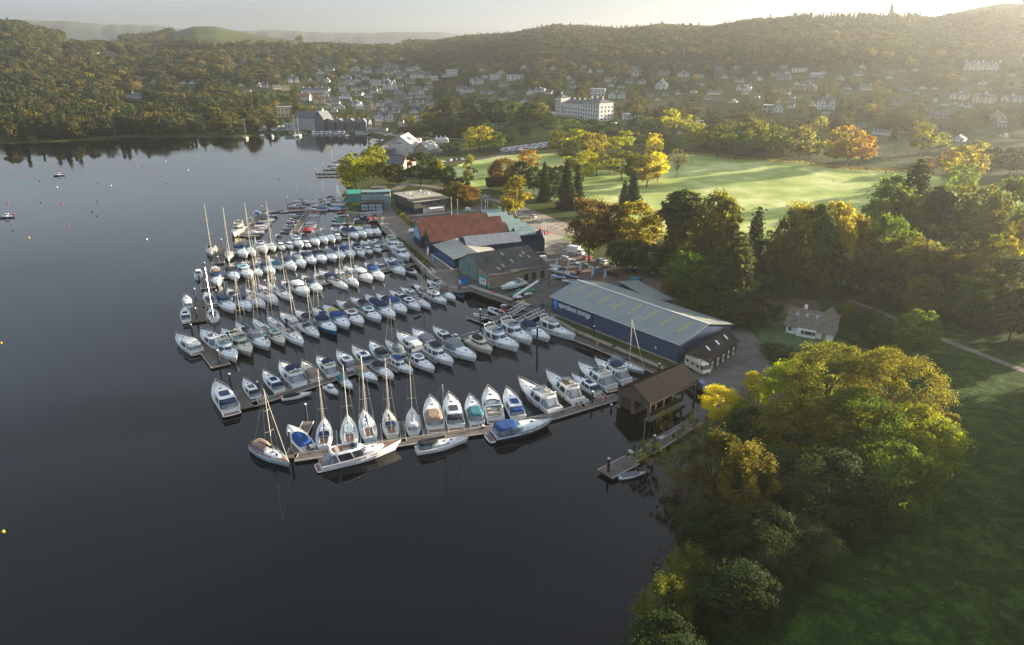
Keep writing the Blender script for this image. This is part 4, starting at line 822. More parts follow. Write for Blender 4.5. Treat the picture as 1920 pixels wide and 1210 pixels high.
row('on far side of sixth pontoon', [
 ('sport', 527, 452, 518, 442, 'black'), ('hard', 556, 450, 545, 440, 'grey'), ('sport', 574, 449, 566, 439, 'navy'), ('hard', 596, 445, 586, 435, 'black'), ('sport', 612, 441, 602, 431, 'grey'), ('hard', 632, 440, 622, 430, 'tan'), ('sport', 652, 440, 640, 428, 'navy'), ('sport', 668, 440, 658, 427, 'navy'), ('sport', 692, 438, 683, 426, 'grey')], True)
row('on near side of sixth pontoon', [
 ('sport', 444, 468, 464, 484, 'navy'), ('sail', 460, 464, 480, 482, 'navy'), ('hard', 480, 457, 503, 477, 'navy'), ('sail', 500, 454, 518, 474, 'grey', 'white', 'nohood'), ('small', 518, 458, 537, 471, 'grey'), ('small', 536, 457, 552, 469, 'grey'), ('hard', 549, 450, 568, 467, 'black'), ('small', 567, 455, 584, 466, 'tan', 'navy'), ('sport', 580, 447, 598, 461, 'tan'),
 ('sport', 596, 444, 614, 457, 'grey'), ('sport', 610, 441, 628, 456, 'grey'), ('small', 625, 440, 642, 455, 'grey'), ('sport', 655, 437, 671, 448, 'navy'), ('sport', 668, 434, 686, 446, 'white'), ('sport', 684, 430, 698, 444, 'grey'), ('sport', 698, 431, 713, 442, 'navy')], True)
row('off the outer ends of the pontoons', [('sail', 397, 462, 397, 484, 'black', 'cream'), ('sail', 437, 466, 426, 494, 'grey', 'cream', 'nohood')])
row('at the outer arm of the small-boat dock', [('fly', 453, 426, 437, 446, 'white', 'cream'), ('open', 484, 404, 480, 397, 'blue'), ('open', 492, 397, 506, 397, 'blue'), ('open', 522, 396, 538, 396, 'blue')], True)
sb = []
for i in range(15): 
    t = i / 14; sb.append(('dinghy' if i % 3 else 'open', 494 - 38 * t, 405 + 38 * t, 520 - 30 * t, 404 + 38 * t, ['grey', 'navy', 'white', 'black', 'tan'][i % 5], ['white', 'navy', 'grey', 'white'][i % 4]))
row('inside the outer arm of the small-boat dock', sb, True)
sb = []
for i in range(9):
    t = i / 8; sb.append((['open', 'rib', 'open'][i % 3], 571 - 24 * t, 404 + 30 * t, 546 - 20 * t, 403 + 31 * t, ['navy', 'grey', 'black', 'brown'][i % 4], ['white', 'grey', 'navy'][i % 3]))
row('beside middle arm of small-boat dock, lake side', sb, True)
sb = []
for i in range(11):
    t = i / 10; f_ = 'red' if i in (0, 10, 9) else ['navy', 'grey', 'white', 'navy'][i % 4]
    sb.append(('open' if i in (0, 9, 10) else 'dinghy', 583 - 17 * t, 398 + 35 * t, 600 - 10 * t, 398 + 33 * t, f_, 'red' if f_ == 'red' else 'white'))
row('right of the middle arm of the small-boat dock', sb, True)
sb = [('open', 652, 398, 632, 398, 'red', 'red'), ('open', 654, 403, 632, 404, 'grey'), ('open', 652, 408, 627, 408, 'black', 'grey'), ('open', 650, 413, 622, 413, 'green', 'grey'), ('open', 648, 418, 621, 419, 'teal', 'white')]
row('left of the inner arm of the small-boat dock', sb, True)
row('on far side of the small-boat dock', [('hard', 572, 386, 541, 387, 'black'), ('hard', 614, 386, 583, 386, 'blue'), ('open', 615, 393, 583, 393, 'blue'), ('open', 640, 392, 612, 391, 'sky'), ('open', 652, 390, 630, 390, 'blue'), ('sail', 576, 377, 546, 378, 'grey'), ('sail', 600, 379, 572, 379, 'navy', 'white', 'nohood'), ('sail', 620, 375, 598, 376, 'navy', 'white', 'nohood'),
 ('sail', 622, 384, 645, 384, 'grey', 'white', 'nohood'), ('sport', 604, 376, 585, 377, 'tan'), ('sport', 650, 377, 628, 378, 'green'), ('open', 628, 371, 606, 370, 'navy'), ('sport', 630, 381, 606, 380, 'tan')], True)
row('by the lakeshore point', [('sport', 640, 303, 622, 303, 'navy'), ('sail', 636, 309, 614, 310, 'grey'), ('sport', 640, 314, 618, 315, 'white'), ('open', 638, 307, 620, 307, 'navy')], True)
ff = [('hard', 588 + 8 * i + rnd.uniform(-.6, .6), 251, 588 + 8 * i, 248, ['white', 'navy', 'white', 'grey'][i % 4]) for i in range(8)] + [('small', 670 + 5 * i, 251, 668 + 5 * i, 248.6, 'white') for i in range(6)]
row('along the far town quay', ff, True)
row('moored off the far town quay', [('sail', 556, 254, 552, 257, 'white', 'white', 'nohood'), ('sail', 562, 253, 560, 256, 'white', 'white', 'nohood'), ('sail', 461, 257, 462, 262, 'tan', 'cream', 'nohood'), ('small', 486, 254, 496, 254, 'red'), ('small', 510, 254, 511, 258, 'tan'), ('small', 576, 252, 572, 252, 'red', 'red'), ('small', 655, 254, 647, 256, 'white'), ('sport', 712, 262, 704, 263, 'blue'), ('sport', 735, 254, 720, 256, 'white')], True)
# the launch, ribs and jet ski by the gangways
boat('rib', (914, 594), (886, 588), 'white', 'white', '', False, 'white inflatable boat with black seats on the short float below the gangways', 'small craft by the gangways')
boat('rib', (940, 588), (915, 577), 'white', 'white', '', False, 'white inflatable boat beside the red jet ski', 'small craft by the gangways')
boat('jetski', (952, 581), (936, 579), 'red', 'red', '', False, 'red jet ski beside the white inflatable boats', 'small craft by the gangways', L=3.4)
boat('open', (975, 566), (940, 575), 'black', 'grey', '', False, 'dark covered boat under the harbour wall beside the red jet ski', 'small craft by the gangways')
boat('sail', (1144, 676), (1207, 698), 'grey', 'pale', 'tent', False, 'pale blue sailing yacht with grey tent moored alone below the long blue shed')
boat('daysail', (1185, 845), (1215, 832), 'navy', 'cream', '', False, 'small keelboat under navy boom tent on inner side of old jetty')
boat('open', (1222, 834), (1242, 819), 'navy', 'white', '', False, 'small boat with navy cover beside the root of the old jetty')
boat('daysail', (1166, 893), (1203, 885), 'grey', 'white', '', False, 'small keelboat with grey boom tent on outer side of old jetty')
boat('dinghy', (1218, 868), (1222, 858), 'brown', 'navy', '', False, 'dark rowing dinghy tucked against outer side of the old jetty')
boat('rib', (1080, 758), (1106, 746), 'white', 'white', '', False, 'pale inflatable tender behind the flybridge cruiser near the boathouse', None, L=3.6)
boat('rib', (785, 588), (777, 592), 'grey', 'grey', '', False, 'grey inflatable tender beside cruisers on near side of third pontoon', None, L=3.2)
boat('small', (20, 406), (5, 406), 'black', 'navy', '', False, 'small dark boat moored alone near left edge of the lake', None, L=6)
boat('small', (115, 328), (105, 328), 'navy', 'navy', '', False, 'small dark boat moored alone far out on the left of the lake', None, L=6)
# boats ashore stand on trailers or blocks
# ---------------------------------------------------------------- made ground: sheets laid over the flat shore land
M['asphalt'] = mat('worn_asphalt', (.105, .095, .09), .9, .3, var=.45, scale=.12, coords='Object', bump=.2)
M['path'] = mat('brown_tarmac_path', (.17, .14, .12), .9, var=.25, scale=.3)
M['gravel'] = mat('leaf_strewn_car_park', (.13, .085, .065), .95, var=.35, scale=.2, bump=.3)
M['bays'] = mat('pale_car_park', (.24, .20, .15), .9, var=.2, scale=.15)
M['verge'] = mat('rough_verge', (.12, .11, .04), .95, var=.4, scale=.5)
M['leafy'] = mat('leaf_litter', (.12, .075, .045), .95, var=.35, scale=.25)
M['garden'] = mat('garden_grass', (.055, .10, .03), .95, var=.3, scale=.4)
M['paving'] = mat('pale_paving', (.36, .31, .23), .85, var=.2, scale=.5)
M['line'] = mat('road_paint', (.75, .73, .66), .8, var=.15, scale=2)
LZ = [0]
def area(name, pts, m, off):
    q = MB(); q.face([at(x, y, 1.3 + off) for x, y in pts][::-1], m); o = q.build(name); tag(o, kind='structure')
    if o.data.polygons[0].normal.z < 0: o.data.flip_normals()
    return o
area('yard', [(716, 431), (762, 474), (800, 516), (838, 547), (862, 550), (885, 547), (968, 577), (990, 585), (1034, 602), (1050, 560), (1130, 600), (1290, 700), (1318, 730), (1345, 770), (1430, 760), (1452, 700), (1425, 640), (1395, 615), (1270, 570), (1262, 535), (1180, 512), (1098, 480), (1095, 448), (1080, 425), (985, 388), (900, 382), (860, 395), (800, 384), (735, 384), (700, 384), (704, 410)], M['asphalt'], .03)
area('path', [(716, 431), (762, 474), (800, 516), (838, 547), (856, 545), (858, 512), (830, 486), (776, 430), (742, 398), (730, 386), (712, 386), (706, 408)], M['path'], .05)
area('car_park', [(1030, 472), (1060, 480), (1100, 482), (1180, 512), (1262, 535), (1268, 566), (1215, 555), (1160, 532), (1100, 522), (1040, 505)], M['gravel'], .05)
area('car_park', [(905, 384), (985, 389), (1082, 428), (1095, 450), (1060, 446), (985, 424), (960, 404), (925, 392)], M['bays'], .05)
area('forecourt', [(950, 405), (985, 424), (1060, 446), (1092, 452), (1090, 458), (1045, 455), (1020, 466), (995, 470), (993, 448), (965, 425)], M['paving'], .07)
area('grass_strip', [(1040, 600), (1268, 694), (1258, 700), (1036, 607)], M['verge'], .05)
area('leaf_strewn_clearing', [(1408, 566), (1440, 558), (1500, 560), (1532, 564), (1540, 580), (1510, 590), (1475, 588), (1452, 598), (1432, 612), (1412, 606), (1402, 588)], M['leafy'], .05)
area('garden_lawn', [(1420, 612), (1475, 600), (1590, 640), (1560, 672), (1480, 660), (1428, 650)], M['garden'], .07)
area('driveway', [(1400, 612), (1424, 640), (1450, 700), (1500, 720), (1490, 780), (1340, 775), (1318, 730), (1330, 705), (1398, 655)], M['asphalt'], .06)
def ribbon(name, pts, wid, m, off=.06, z=None):
    P = []
    for a, b2 in zip(pts, pts[1:]):
        A, B2 = (hit(*a) if z is None else at(*a, z)), (hit(*b2) if z is None else at(*b2, z)); n = max(1, int((B2 - A).length / 6))
        for i in range(n): P.append(A.lerp(B2, i / n))
    P.append(B2); q = MB(); L_, R_ = [], []
    for i, p in enumerate(P):
        d = (P[min(i + 1, len(P) - 1)] - P[max(i - 1, 0)]).xy.normalized(); nn = Vector((-d.y, d.x)) * wid / 2
        for s_, S in ((1, L_), (-1, R_)):
            x, y = p.x + nn.x * s_, p.y + nn.y * s_; S.append((x, y, (gz(x, y) if z is None else z) + off))
    for i in range(len(P) - 1): q.face([R_[i], R_[i + 1], L_[i + 1], L_[i]], m)
    o = q.build(name); tag(o, kind='structure'); return o
ribbon('footpath', [(1590, 563), (1680, 598), (1760, 634), (1925, 698), (2060, 760)], 2.6, M['path'], .07)
ribbon('road', [(1095, 480), (1040, 468), (1005, 480), (1010, 520), (1030, 560)], 7, M['asphalt'], .09)
ribbon('road', [(1000, 400), (940, 378), (880, 368), (820, 352), (760, 345), (735, 360)], 6, M['path'], .14)
ribbon('road', [(760, 335), (800, 312), (850, 302), (905, 297), (1010, 280), (1060, 262)], 7, M['asphalt'], .30)
ribbon('road', [(700, 290), (745, 262), (760, 248), (752, 232), (760, 215)], 8, M['path'], .45)
ribbon('promenade', [(540, 247), (620, 246), (700, 249), (760, 258), (860, 262), (950, 266)], 9, M['bays'], .5)
ribbon('boat_park', [(945, 284), (990, 278), (1030, 272)], 26, M['gravel'], .5)
ribbon('boat_park', [(770, 290), (850, 282)], 24, M['asphalt'], .5)
# painted parking bays
q = MB()
for i in range(11):
    a = at(962 + i * 10.5, 404 + i * 3.3, 1.37); b_ = at(985 + i * 9.6, 396 + i * 3.6, 1.37); d = (b_ - a).xy.normalized(); nn = Vector((-d.y, d.x, 0)) * .14
    q.face([a - nn, b_ - nn, b_ + nn, a + nn], M['line'])
a, b_ = at(973, 400, 1.371), at(1078, 436, 1.371); d = (b_ - a).xy.normalized(); nn = Vector((-d.y, d.x, 0)) * .14; q.face([a - nn, b_ - nn, b_ + nn, a + nn], M['line'])
o = q.build('road_markings'); tag(o, kind='structure')
q = MB()
for pts in ([(1000, 470), (1003, 492), (1030, 520)], [(985, 455), (1010, 462), (1046, 455)]):
    P = [at(x, y, 1.43) for x, y in pts]
    for a, b_ in zip(P, P[1:]): q.box(((a.x + b_.x) / 2, (a.y + b_.y) / 2, 1.42), ((b_ - a).length, .25, .14), M['concrete'], math.atan2(b_.y - a.y, b_.x - a.x))
o = q.build('kerb'); tag(o, kind='structure')

# quay and retaining walls along the shore
def wall_run(name, px, th, zt, zb, m, label, inset=0.0, cat='harbour wall'):
    q = MB(); P = [at(x, y, 0).xy for x, y in px]
    for a, b_ in zip(P, P[1:]):
        c = (a + b_) / 2; v = b_ - a; nrm = Vector((-v.y, v.x)).normalized() * (th / 2 + inset) * -1
        q.box((c.x + nrm.x * 0, c.y + nrm.y * 0, (zt + zb) / 2), (v.length + th * .9, th, zt - zb), m, math.atan2(v.y, v.x))
        q.box((c.x, c.y, zt + .06), (v.length + th * .9 + .01, th + .16, .12), M['concrete'], math.atan2(v.y, v.x))
    o = q.build(name); tag(o, label, cat); return o
wall_run('harbour_wall', [(882, 546), (965, 574), (990, 582)], 1.6, 1.75, -1.4, M['stonewall'], 'weathered stone harbour wall below the stone workshop, orange buoys hanging on it')
wall_run('harbour_wall', [(716, 428), (728, 434), (760, 470), (800, 513), (838, 545), (862, 548), (882, 546)], 1.2, 1.4, -1.4, M['wood'], 'long timber-faced harbour wall beside the waterfront path')
wall_run('retaining_wall', [(1036, 601), (1040, 607), (1080, 630), (1150, 660), (1240, 700)], 1.0, 1.45, -1.4, M['wood'], 'timber-faced bank wall below the long blue storage shed', cat='retaining wall')
wall_run('quay_wall', [(650, 402), (718, 410), (716, 428)], 1.2, 1.4, -1.4, M['concrete'], 'low concrete quay wall beneath the teal boat-hire building', cat='quay wall')

# ---------------------------------------------------------------- buildings near the marina
def frame(name, A, B, z, label, cat='building'):
    a, b2 = at(*A, z), at(*B, z); v = (b2 - a).xy
    r = empty(name, a, math.atan2(v.y, v.x)); tag(r, label, cat); return r, v.length
def part(r, name, fn, smooth=False):
    q = MB(); fn(q); o = q.build(name, r); return o
def gable_roof(q, x0, x1, y0, y1, ze, zr, m, axis='x', over=.4, th=.18, ridge=.5):
    """two sloping slabs; axis = direction of the ridge"""
    if axis == 'x':
        yr = y0 + (y1 - y0) * ridge; X0, X1 = x0 - over, x1 + over
        for (ya, yb) in ((y0, yr), (y1, yr)):
            s_ = (zr - ze) / abs(yb - ya); e = ya - math.copysign(over, yb - ya); zz = ze - s_ * over
            t = [(X0, e, zz), (X1, e, zz), (X1, yb, zr), (X0, yb, zr)]
            slab(q, t, th, m)
    else:
        xr = x0 + (x1 - x0) * ridge; Y0, Y1 = y0 - over, y1 + over
        for (xa, xb) in ((x0, xr), (x1, xr)):
            s_ = (zr - ze) / abs(xb - xa); e = xa - math.copysign(over, xb - xa); zz = ze - s_ * over
            slab(q, [(e, Y0, zz), (e, Y1, zz), (xb, Y1, zr), (xb, Y0, zr)], th, m)
def slab(q, t, th, m):
    a = Vector(t[1]) - Vector(t[0]); b2 = Vector(t[3]) - Vector(t[0])
    if a.cross(b2).z < 0: t = t[::-1]
    up = [(p[0], p[1], p[2] + th) for p in t]
    q.face(up, m); q.face(t[::-1], m)
    for i in range(4):
        j = (i + 1) % 4; q.face([t[i], t[j], up[j], up[i]], m)
def gable_wall(q, x0, x1, y0, y1, ze, zr, m, axis='x', ridge=.5):
    if axis == 'x':
        yr = y0 + (y1 - y0) * ridge
        q.face([(x0, y0, 0), (x1, y0, 0), (x1, y0, ze), (x0, y0, ze)], m); q.face([(x1, y1, 0), (x0, y1, 0), (x0, y1, ze), (x1, y1, ze)], m)
        q.face([(x1, y0, 0), (x1, y1, 0), (x1, y1, ze), (x1, yr, zr), (x1, y0, ze)], m); q.face([(x0, y1, 0), (x0, y0, 0), (x0, y0, ze), (x0, yr, zr), (x0, y1, ze)], m)
    else:
        xr = x0 + (x1 - x0) * ridge
        q.face([(x1, y0, 0), (x1, y1, 0), (x1, y1, ze), (x1, y0, ze)], m); q.face([(x0, y1, 0), (x0, y0, 0), (x0, y0, ze), (x0, y1, ze)], m)
        q.face([(x0, y0, 0), (x1, y0, 0), (x1, y0, ze), (xr, y0, zr), (x0, y0, ze)], m); q.face([(x1, y1, 0), (x0, y1, 0), (x0, y1, ze), (xr, y1, zr), (x1, y1, ze)], m)
def text(body, size, m, loc, rot, parent, name='lettering', align='LEFT', bold=.0):
    cu = bpy.data.curves.new(name, 'FONT'); cu.body = body; cu.size = size; cu.extrude = .03; cu.offset = bold; cu.align_x = align
    o = bpy.data.objects.new(name, cu); C.objects.link(o)
    dg = bpy.context.evaluated_depsgraph_get(); me = bpy.data.meshes.new_from_object(o.evaluated_get(dg)); bpy.data.objects.remove(o)
    me.materials.clear(); me.materials.append(m); me.name = name; o = bpy.data.objects.new(name, me); C.objects.link(o); o.location = loc; o.rotation_euler = rot; o.parent = parent; return o
# 1 the long blue storage shed
M['bluewall'] = striped('blue_profiled_cladding', (.042, .075, .15), .9, 0, .72, .5)
M['blueend'] = striped('blue_profiled_cladding_end', (.048, .070, .145), .9, 1, .72, .5)
M['shedroof'] = striped('grey_green_roof_sheet', (.21, .24, .235), 1.0, 0, .88, .42, .14)
M['rooflight'] = mat('old_translucent_sheet', (.34, .31, .16), .5, var=.3, scale=2)
r, L = frame('storage_shed', (1034, 588), (1272, 683), 1.4, 'long blue storage shed with grey-green roof and white lettering beside the marina basin', 'shed')
D = 21.5; ze, zr = 5.5, 8.2
part(r, 'wall', lambda q: (q.face([(0, 0, .35), (L, 0, .35), (L, 0, ze), (0, 0, ze)], M['bluewall']), q.face([(L, D, .35), (0, D, .35), (0, D, ze), (L, D, ze)], M['bluewall']),
     q.face([(L, 0, .35), (L, D, .35), (L, D, ze), (L, D / 2, zr), (L, 0, ze)], M['blueend']), q.face([(0, D, .35), (0, 0, .35), (0, 0, ze), (0, D / 2, zr), (0, D, ze)], M['blueend'])))
part(r, 'plinth', lambda q: q.box((L / 2, D / 2, 0), (L + .16, D + .16, .72), M['concrete']))
ro = part(r, 'roof', lambda q: gable_roof(q, 0, L, 0, D, ze, zr, M['shedroof'], 'x', .45))
for s_ in (0, 1):
    for i in range(8):
        x = 4.2 + i * (L - 8) / 7
        def rl(q, x=x, s_=s_):
            y0, y1 = (3.6, 9.4) if s_ == 0 else (D - 9.0, D - 3.8); sl = (zr - ze) / (D / 2)
            z_ = lambda y: ze + sl * (y if s_ == 0 else D - y) + .18 + .03
            q.face([(x - .5, y0, z_(y0)), (x + .5, y0, z_(y0)), (x + .5, y1, z_(y1)), (x - .5, y1, z_(y1))], M['rooflight'])
        q = MB(); rl(q); q.build('skylight', ro)
q = MB(); q.box((L / 2, D / 2, zr + .2), (L + .9, .5, .12), M['white']); q.build('ridge_cap', ro)
q = MB(); q.box((L / 2, -.50, ze - .12), (L + .8, .16, .16), M['white']); q.build('gutter', r)
for x in (L * .36, L - .12): q = MB(); q.tube((x, -.16, .2), (x, -.16, ze), .14, M['rubber'], n=6); q.build('downpipe', r)
M['sign_blue'] = mat('bright_blue_sign', (.02, .26, .72), .5, var=.1, scale=2); M['letter'] = mat('white_lettering', (.85, .86, .86), .5)
q = MB(); q.box((1.75, -.09, 3.9), (1.7, .06, 1.75), M['sign_blue']); q.box((1.75, -.09, 2.35), (1.0, .05, .7), M['sign_blue']); sg = q.build('sign_panel', r)
q = MB(); 
for i, z_ in enumerate((4.3, 3.9, 3.5)): q.path([(1.15 + .3 * k, -.135, z_ + (.10 if k % 2 else -.05)) for k in range(5)], .06, M['f_sky'], 4)
q.build('wave_emblem', sg)
tx = text('sportsboat storage', 2.3, M['letter'], (3.1, -.05, 3.1), (math.pi / 2, 0, 0), r, bold=.012); tx.scale = (13.0 / max(tx.dimensions.x, .1),) + (1, 1)
q = MB(); q.box((L - 7.5, -.06, 2.0), (.5, .05, .6), M['white']); q.build('notice', r)
# lean-to store behind the shed
r, L2 = frame('lean_to_store', (1166, 546), (1228, 582), 1.4, 'low grey-roofed store joined to the back of the long blue shed', 'shed')
part(r, 'wall', lambda q: q.box((L2 / 2, 2.5, 1.3), (L2, 7, 2.6), M['blueend'])); part(r, 'roof', lambda q: slab(q, [(-.4, -1.4, 3.3), (L2 + .4, -1.4, 3.3), (L2 + .4, 6.4, 2.6), (-.4, 6.4, 2.6)], .15, M['shedroof']))
# 2 timber barn with white doors
M['tilebrown'] = striped('dark_slate_roof', (.034, .030, .030), .3, 1, .8, .8, .25); M['darkboard'] = striped('dark_boarding', (.06, .04, .03), .22, 1, .6, .8, .3); M['board'] = striped('grey_brown_boarding', (.12, .095, .08), .22, 0, .6, .8, .3)
r, L = frame('timber_barn', (1281.5, 684.5), (1326, 698), 1.35, 'dark timber barn with white doors at the end of the blue shed', 'barn'); D = 16
part(r, 'wall', lambda q: (gable_wall(q, 0, L, 0, D, 3.3, 5.6, M['darkboard'], 'y'), q.face([(0, -.03, 0), (L, -.03, 0), (L, -.03, 3.3), (L / 2, -.03, 5.55), (0, -.03, 3.3)], M['board'])))
ro = part(r, 'roof', lambda q: gable_roof(q, 0, L, 0, D, 3.3, 5.6, M['tilebrown'], 'y', .45))
for y in (3.2, 8.2, 13): 
    q = MB(); z_ = 3.3 + 2.3 * .5 + .22; q.face([(L * .80, y - .35, 3.3 + 4.6 * .20 + .21), (L * .80, y + .35, 3.3 + 4.6 * .20 + .21), (L * .62, y + .35, 3.3 + 4.6 * .38 + .21), (L * .62, y - .35, 3.3 + 4.6 * .38 + .21)], M['letter']); q.build('skylight', ro)
for y in (2.2, 5.4, 8.4, 11.4, 14.2): q = MB(); q.box((L + .05, y, 1.05), (.1, .95, 2.1), M['white']); q.box((L + .12, y, 1.1), (.04, .5, .9), M['f_grey']); q.build('door', r)
q = MB(); q.box((L * .5, -.08, 3.3), (1.5, .1, 1.2), M['glass']); q.build('window', r)
# 3 boathouse over the water
r, L = frame('boathouse', (1160, 763), (1215, 789), 0.0, 'brown boarded boathouse standing over the water at the end of nearest pontoon', 'boathouse'); D = 16.5
def bh(q):
    m_ = M['board']; t = .25
    for x, wd in ((0, .8), (L * .47, .8), (L, .8)): q.box((x, 0, 2.3), (wd, t, 4.6), m_)
    q.face([(-.4, -.13, 3.3), (L + .4, -.13, 3.3), (L + .4, -.13, 4.5), (L / 2, -.13, 6.8), (-.4, -.13, 4.5)], m_); q.face([(-.4, .13, 4.5), (L / 2, .13, 6.8), (L + .4, .13, 4.5), (L + .4, .13, 3.3), (-.4, .13, 3.3)], m_)
    q.box((0, D / 2, 2.2), (t, D, 4.7), M['darkboard'])
    q.box((L, D * .5, 4.05), (t, D, .9), M['darkboard']); q.box((L, D * .36, 1.25), (t, D * .72, 1.0), M['darkboard'])
    for y in (2.2, 5.0, 8.0, 11.9): q.box((L, y, 2.6), (t, .5, 2.2), M['darkboard'])
    q.face([(.15, D - .4, 1.6), (L * .6, D - .4, 1.6), (L * .6, D - .4, 4.6), (.15, D - .4, 4.6)], M['darkboard']); q.box((L * .47, D * .4, 2.6), (.14, D * .78, 3.4), M['darkboard'])
    for y in (D,): q.box((L, y, 2.2), (.3, .3, 4.6), m_); q.box((0, y, 2.2), (.3, .3, 4.6), m_)
part(r, 'wall', bh); part(r, 'roof', lambda q: gable_roof(q, 0, L, 0, D, 4.6, 7.0, mat('shade_darkened_roof', (.020, .018, .017), .9, .04, var=.35, scale=.8), 'y', .55))  # roof colour taken near black, standing in for the shade of the trees
part(r, 'footing', lambda q: (q.box((0, D / 2, .1), (1.0, D + 1, .9), M['stonewall']), q.box((L + .1, D * .36, .15), (1.3, D * .74, 1.0), M['stonewall']), q.box((L * .47, D * .36, .1), (.8, D * .7, .9), M['stonewall'])))
q = MB(); q.box((L * .24, -.0, 1.9), (L * .38, .12, 3.0), M['darkboard']); q.build('door', r)
# 4 stone workshop
M['stone'] = mat('pale_rubble_stone', (.26, .215, .16), .9, var=.3, scale=1.5, bump=.3); M['teal'] = striped('faded_teal_cladding', (.13, .22, .22), .8, 0, .75, .6, .3); M['mossroof'] = mat('mossy_dark_roof', (.065, .062, .055), .9, var=.45, scale=.35)
r, L = frame('stone_workshop', (861.6, 508.5), (919, 541), 1.35, 'stone boat workshop with mossy dark roof and faded teal doors on the quay'); D = 23
part(r, 'wall', lambda q: gable_wall(q, 0, L, 0, D, 4.3, 8.2, M['stone'], 'y', .36))
def wr(q): gable_roof(q, 0, L, 0, D, 4.3, 8.2, M['mossroof'], 'y', .5, ridge=.36)
ro = part(r, 'roof', wr)
part(r, 'gable_cladding', lambda q: q.face([(-.2, -.08, 0), (L * .62, -.08, 0), (L * .62, -.08, 6.3), (L * .36, -.08, 8.1), (-.2, -.08, 4.2)], M['teal']))
q = MB(); q.box((L * .18, -.16, 2.1), (L * .3, .12, 4.2), M['teal']); q.build('door', r)
q = MB(); q.box((L * .48, -.16, 2.1), (L * .26, .12, 4.2), M['teal']); q.build('door', r)
sl = (8.2 - 4.3) / (L * .64)
for x, y in ((L * .86, 5), (L * .80, 7.5), (L * .62, 17), (L * .68, 19.5), (L * .55, 19.0), (L * .72, 12), (L * .5, 11)):
    q = MB(); z_ = lambda x_: 8.2 - sl * (x_ - L * .36) + .2; q.face([(x - 1.0, y - .4, z_(x - 1)), (x + 1.0, y - .4, z_(x + 1)), (x + 1.0, y + .4, z_(x + 1)), (x - 1.0, y + .4, z_(x - 1))], M['rooflight']); q.build('skylight', ro)
for y in (14, 17, 20.5): q = MB(); q.box((L + .05, y, 1.7), (.12, 1.6, 2.4), M['glass']); q.build('window', r)
# 5 boat showroom with pale ribbed roof
M['paleroof'] = striped('pale_ribbed_roof', (.36, .36, .31), .5, 0, .85, .5, .1); M['darkblue'] = striped('dark_blue_cladding', (.03, .05, .085), .6, 1, .8, .5); M['shopglass'] = mat('blue_shopfront', (.02, .10, .28), .15, .6, var=.5, scale=.6)
r, L = frame('boat_showroom', (813.5, 475.5), (853.5, 504), 1.35, 'low showroom with pale ribbed roof and blue shop windows beside the path', 'shop'); D = 17
part(r, 'wall', lambda q: gable_wall(q, 0, L, 0, D, 3.7, 5.0, M['darkblue'], 'x', .5)); ro = part(r, 'roof', lambda q: gable_roof(q, 0, L, 0, D, 3.8, 5.1, M['paleroof'], 'x', .8))
for i in range(7): q = MB(); q.box((1.5 + i * L / 7, -.08, 1.7), (L / 7 - .5, .12, 2.7), M['shopglass']); q.build('window', r)
for s_ in (0, 1):
    for i in range(5):
        x = 3 + i * (L - 5) / 4; q = MB(); a_, b_ = (2, 6.5) if s_ == 0 else (10.5, 15); z_ = lambda y: 3.8 + 1.3 * (y if y < D / 2 else D - y) / (D / 2) + .22; q.face([(x - .18, a_, z_(a_)), (x + .18, a_, z_(a_)), (x + .18, b_, z_(b_)), (x - .18, b_, z_(b_))], M['f_tan']); q.build('roof_rib', ro)
q = MB(); q.box((L / 2, -1.3, .1), (L + .6, .5, .25), M['white']); q.build('threshold', r)
# 6 the red-roofed boat sheds
M['rusty'] = striped('rust_red_roof_sheet', (.125, .052, .042), .8, 1, .86, .8, .35); M['palegreen'] = striped('pale_green_roof_sheet', (.24, .33, .31), .6, 0, .88, .5, .12)
B_ = Vector((-32.5, 265.2)); u_ = Vector((.375, -.927)); A_ = B_ - u_ * 31
r = empty('boat_sheds', (A_.x, A_.y, 1.35), math.atan2(u_.y, u_.x)); tag(r, 'range of rust-red roofed boat sheds with pale green gables at the road end', 'boat sheds')
for i, (x0, x1, y0, y1, zr_) in enumerate(((0, 10, 3, 33, 8.6), (10, 21, 0, 36, 9.0), (21, 31, 1, 34, 8.8))):
    part(r, 'wall', lambda q: gable_wall(q, x0 + .02 * i, x1 - .02, y0, y1, 4.6, zr_ - .05, M['darkblue'], 'y')); part(r, 'roof', lambda q: gable_roof(q, x0, x1, y0, y1, 4.6 + .004 * i, zr_, M['rusty'], 'y', .0 if i else .3))
    q = MB(); q.face([(x0 + .6, y0 - .05, 3.2), (x1 - .6, y0 - .05, 3.2), (x1 - .6, y0 - .05, 4.6), ((x0 + x1) / 2, y0 - .05, zr_ - .4), (x0 + .6, y0 - .05, 4.6)], M['f_sky'] if i < 2 else M['glass']); q.build('gable_glazing', r)
for k in range(6):
    x0 = -8 + k * 7.2; part(r, 'gable_block', lambda q: gable_wall(q, x0, x0 + 7.15, 34.5 + .2 * k, 44, 4.9, 7.4, M['darkblue'], 'y')); part(r, 'gable_roof', lambda q: gable_roof(q, x0, x0 + 7.15, 34.5 + .2 * k, 44, 5.0, 7.5 + .02 * k, M['palegreen'], 'y', .02))
part(r, 'annexe', lambda q: gable_wall(q, 31.2, 43, 12, 44, 4.6, 7.6, M['darkblue'], 'y', .62)); part(r, 'annexe_roof', lambda q: gable_roof(q, 31.2, 43, 12, 34.3, 4.7, 7.7, mat('lead_grey_roof', (.20, .22, .25), .5, var=.2, scale=.6), 'y', .02, ridge=.62))
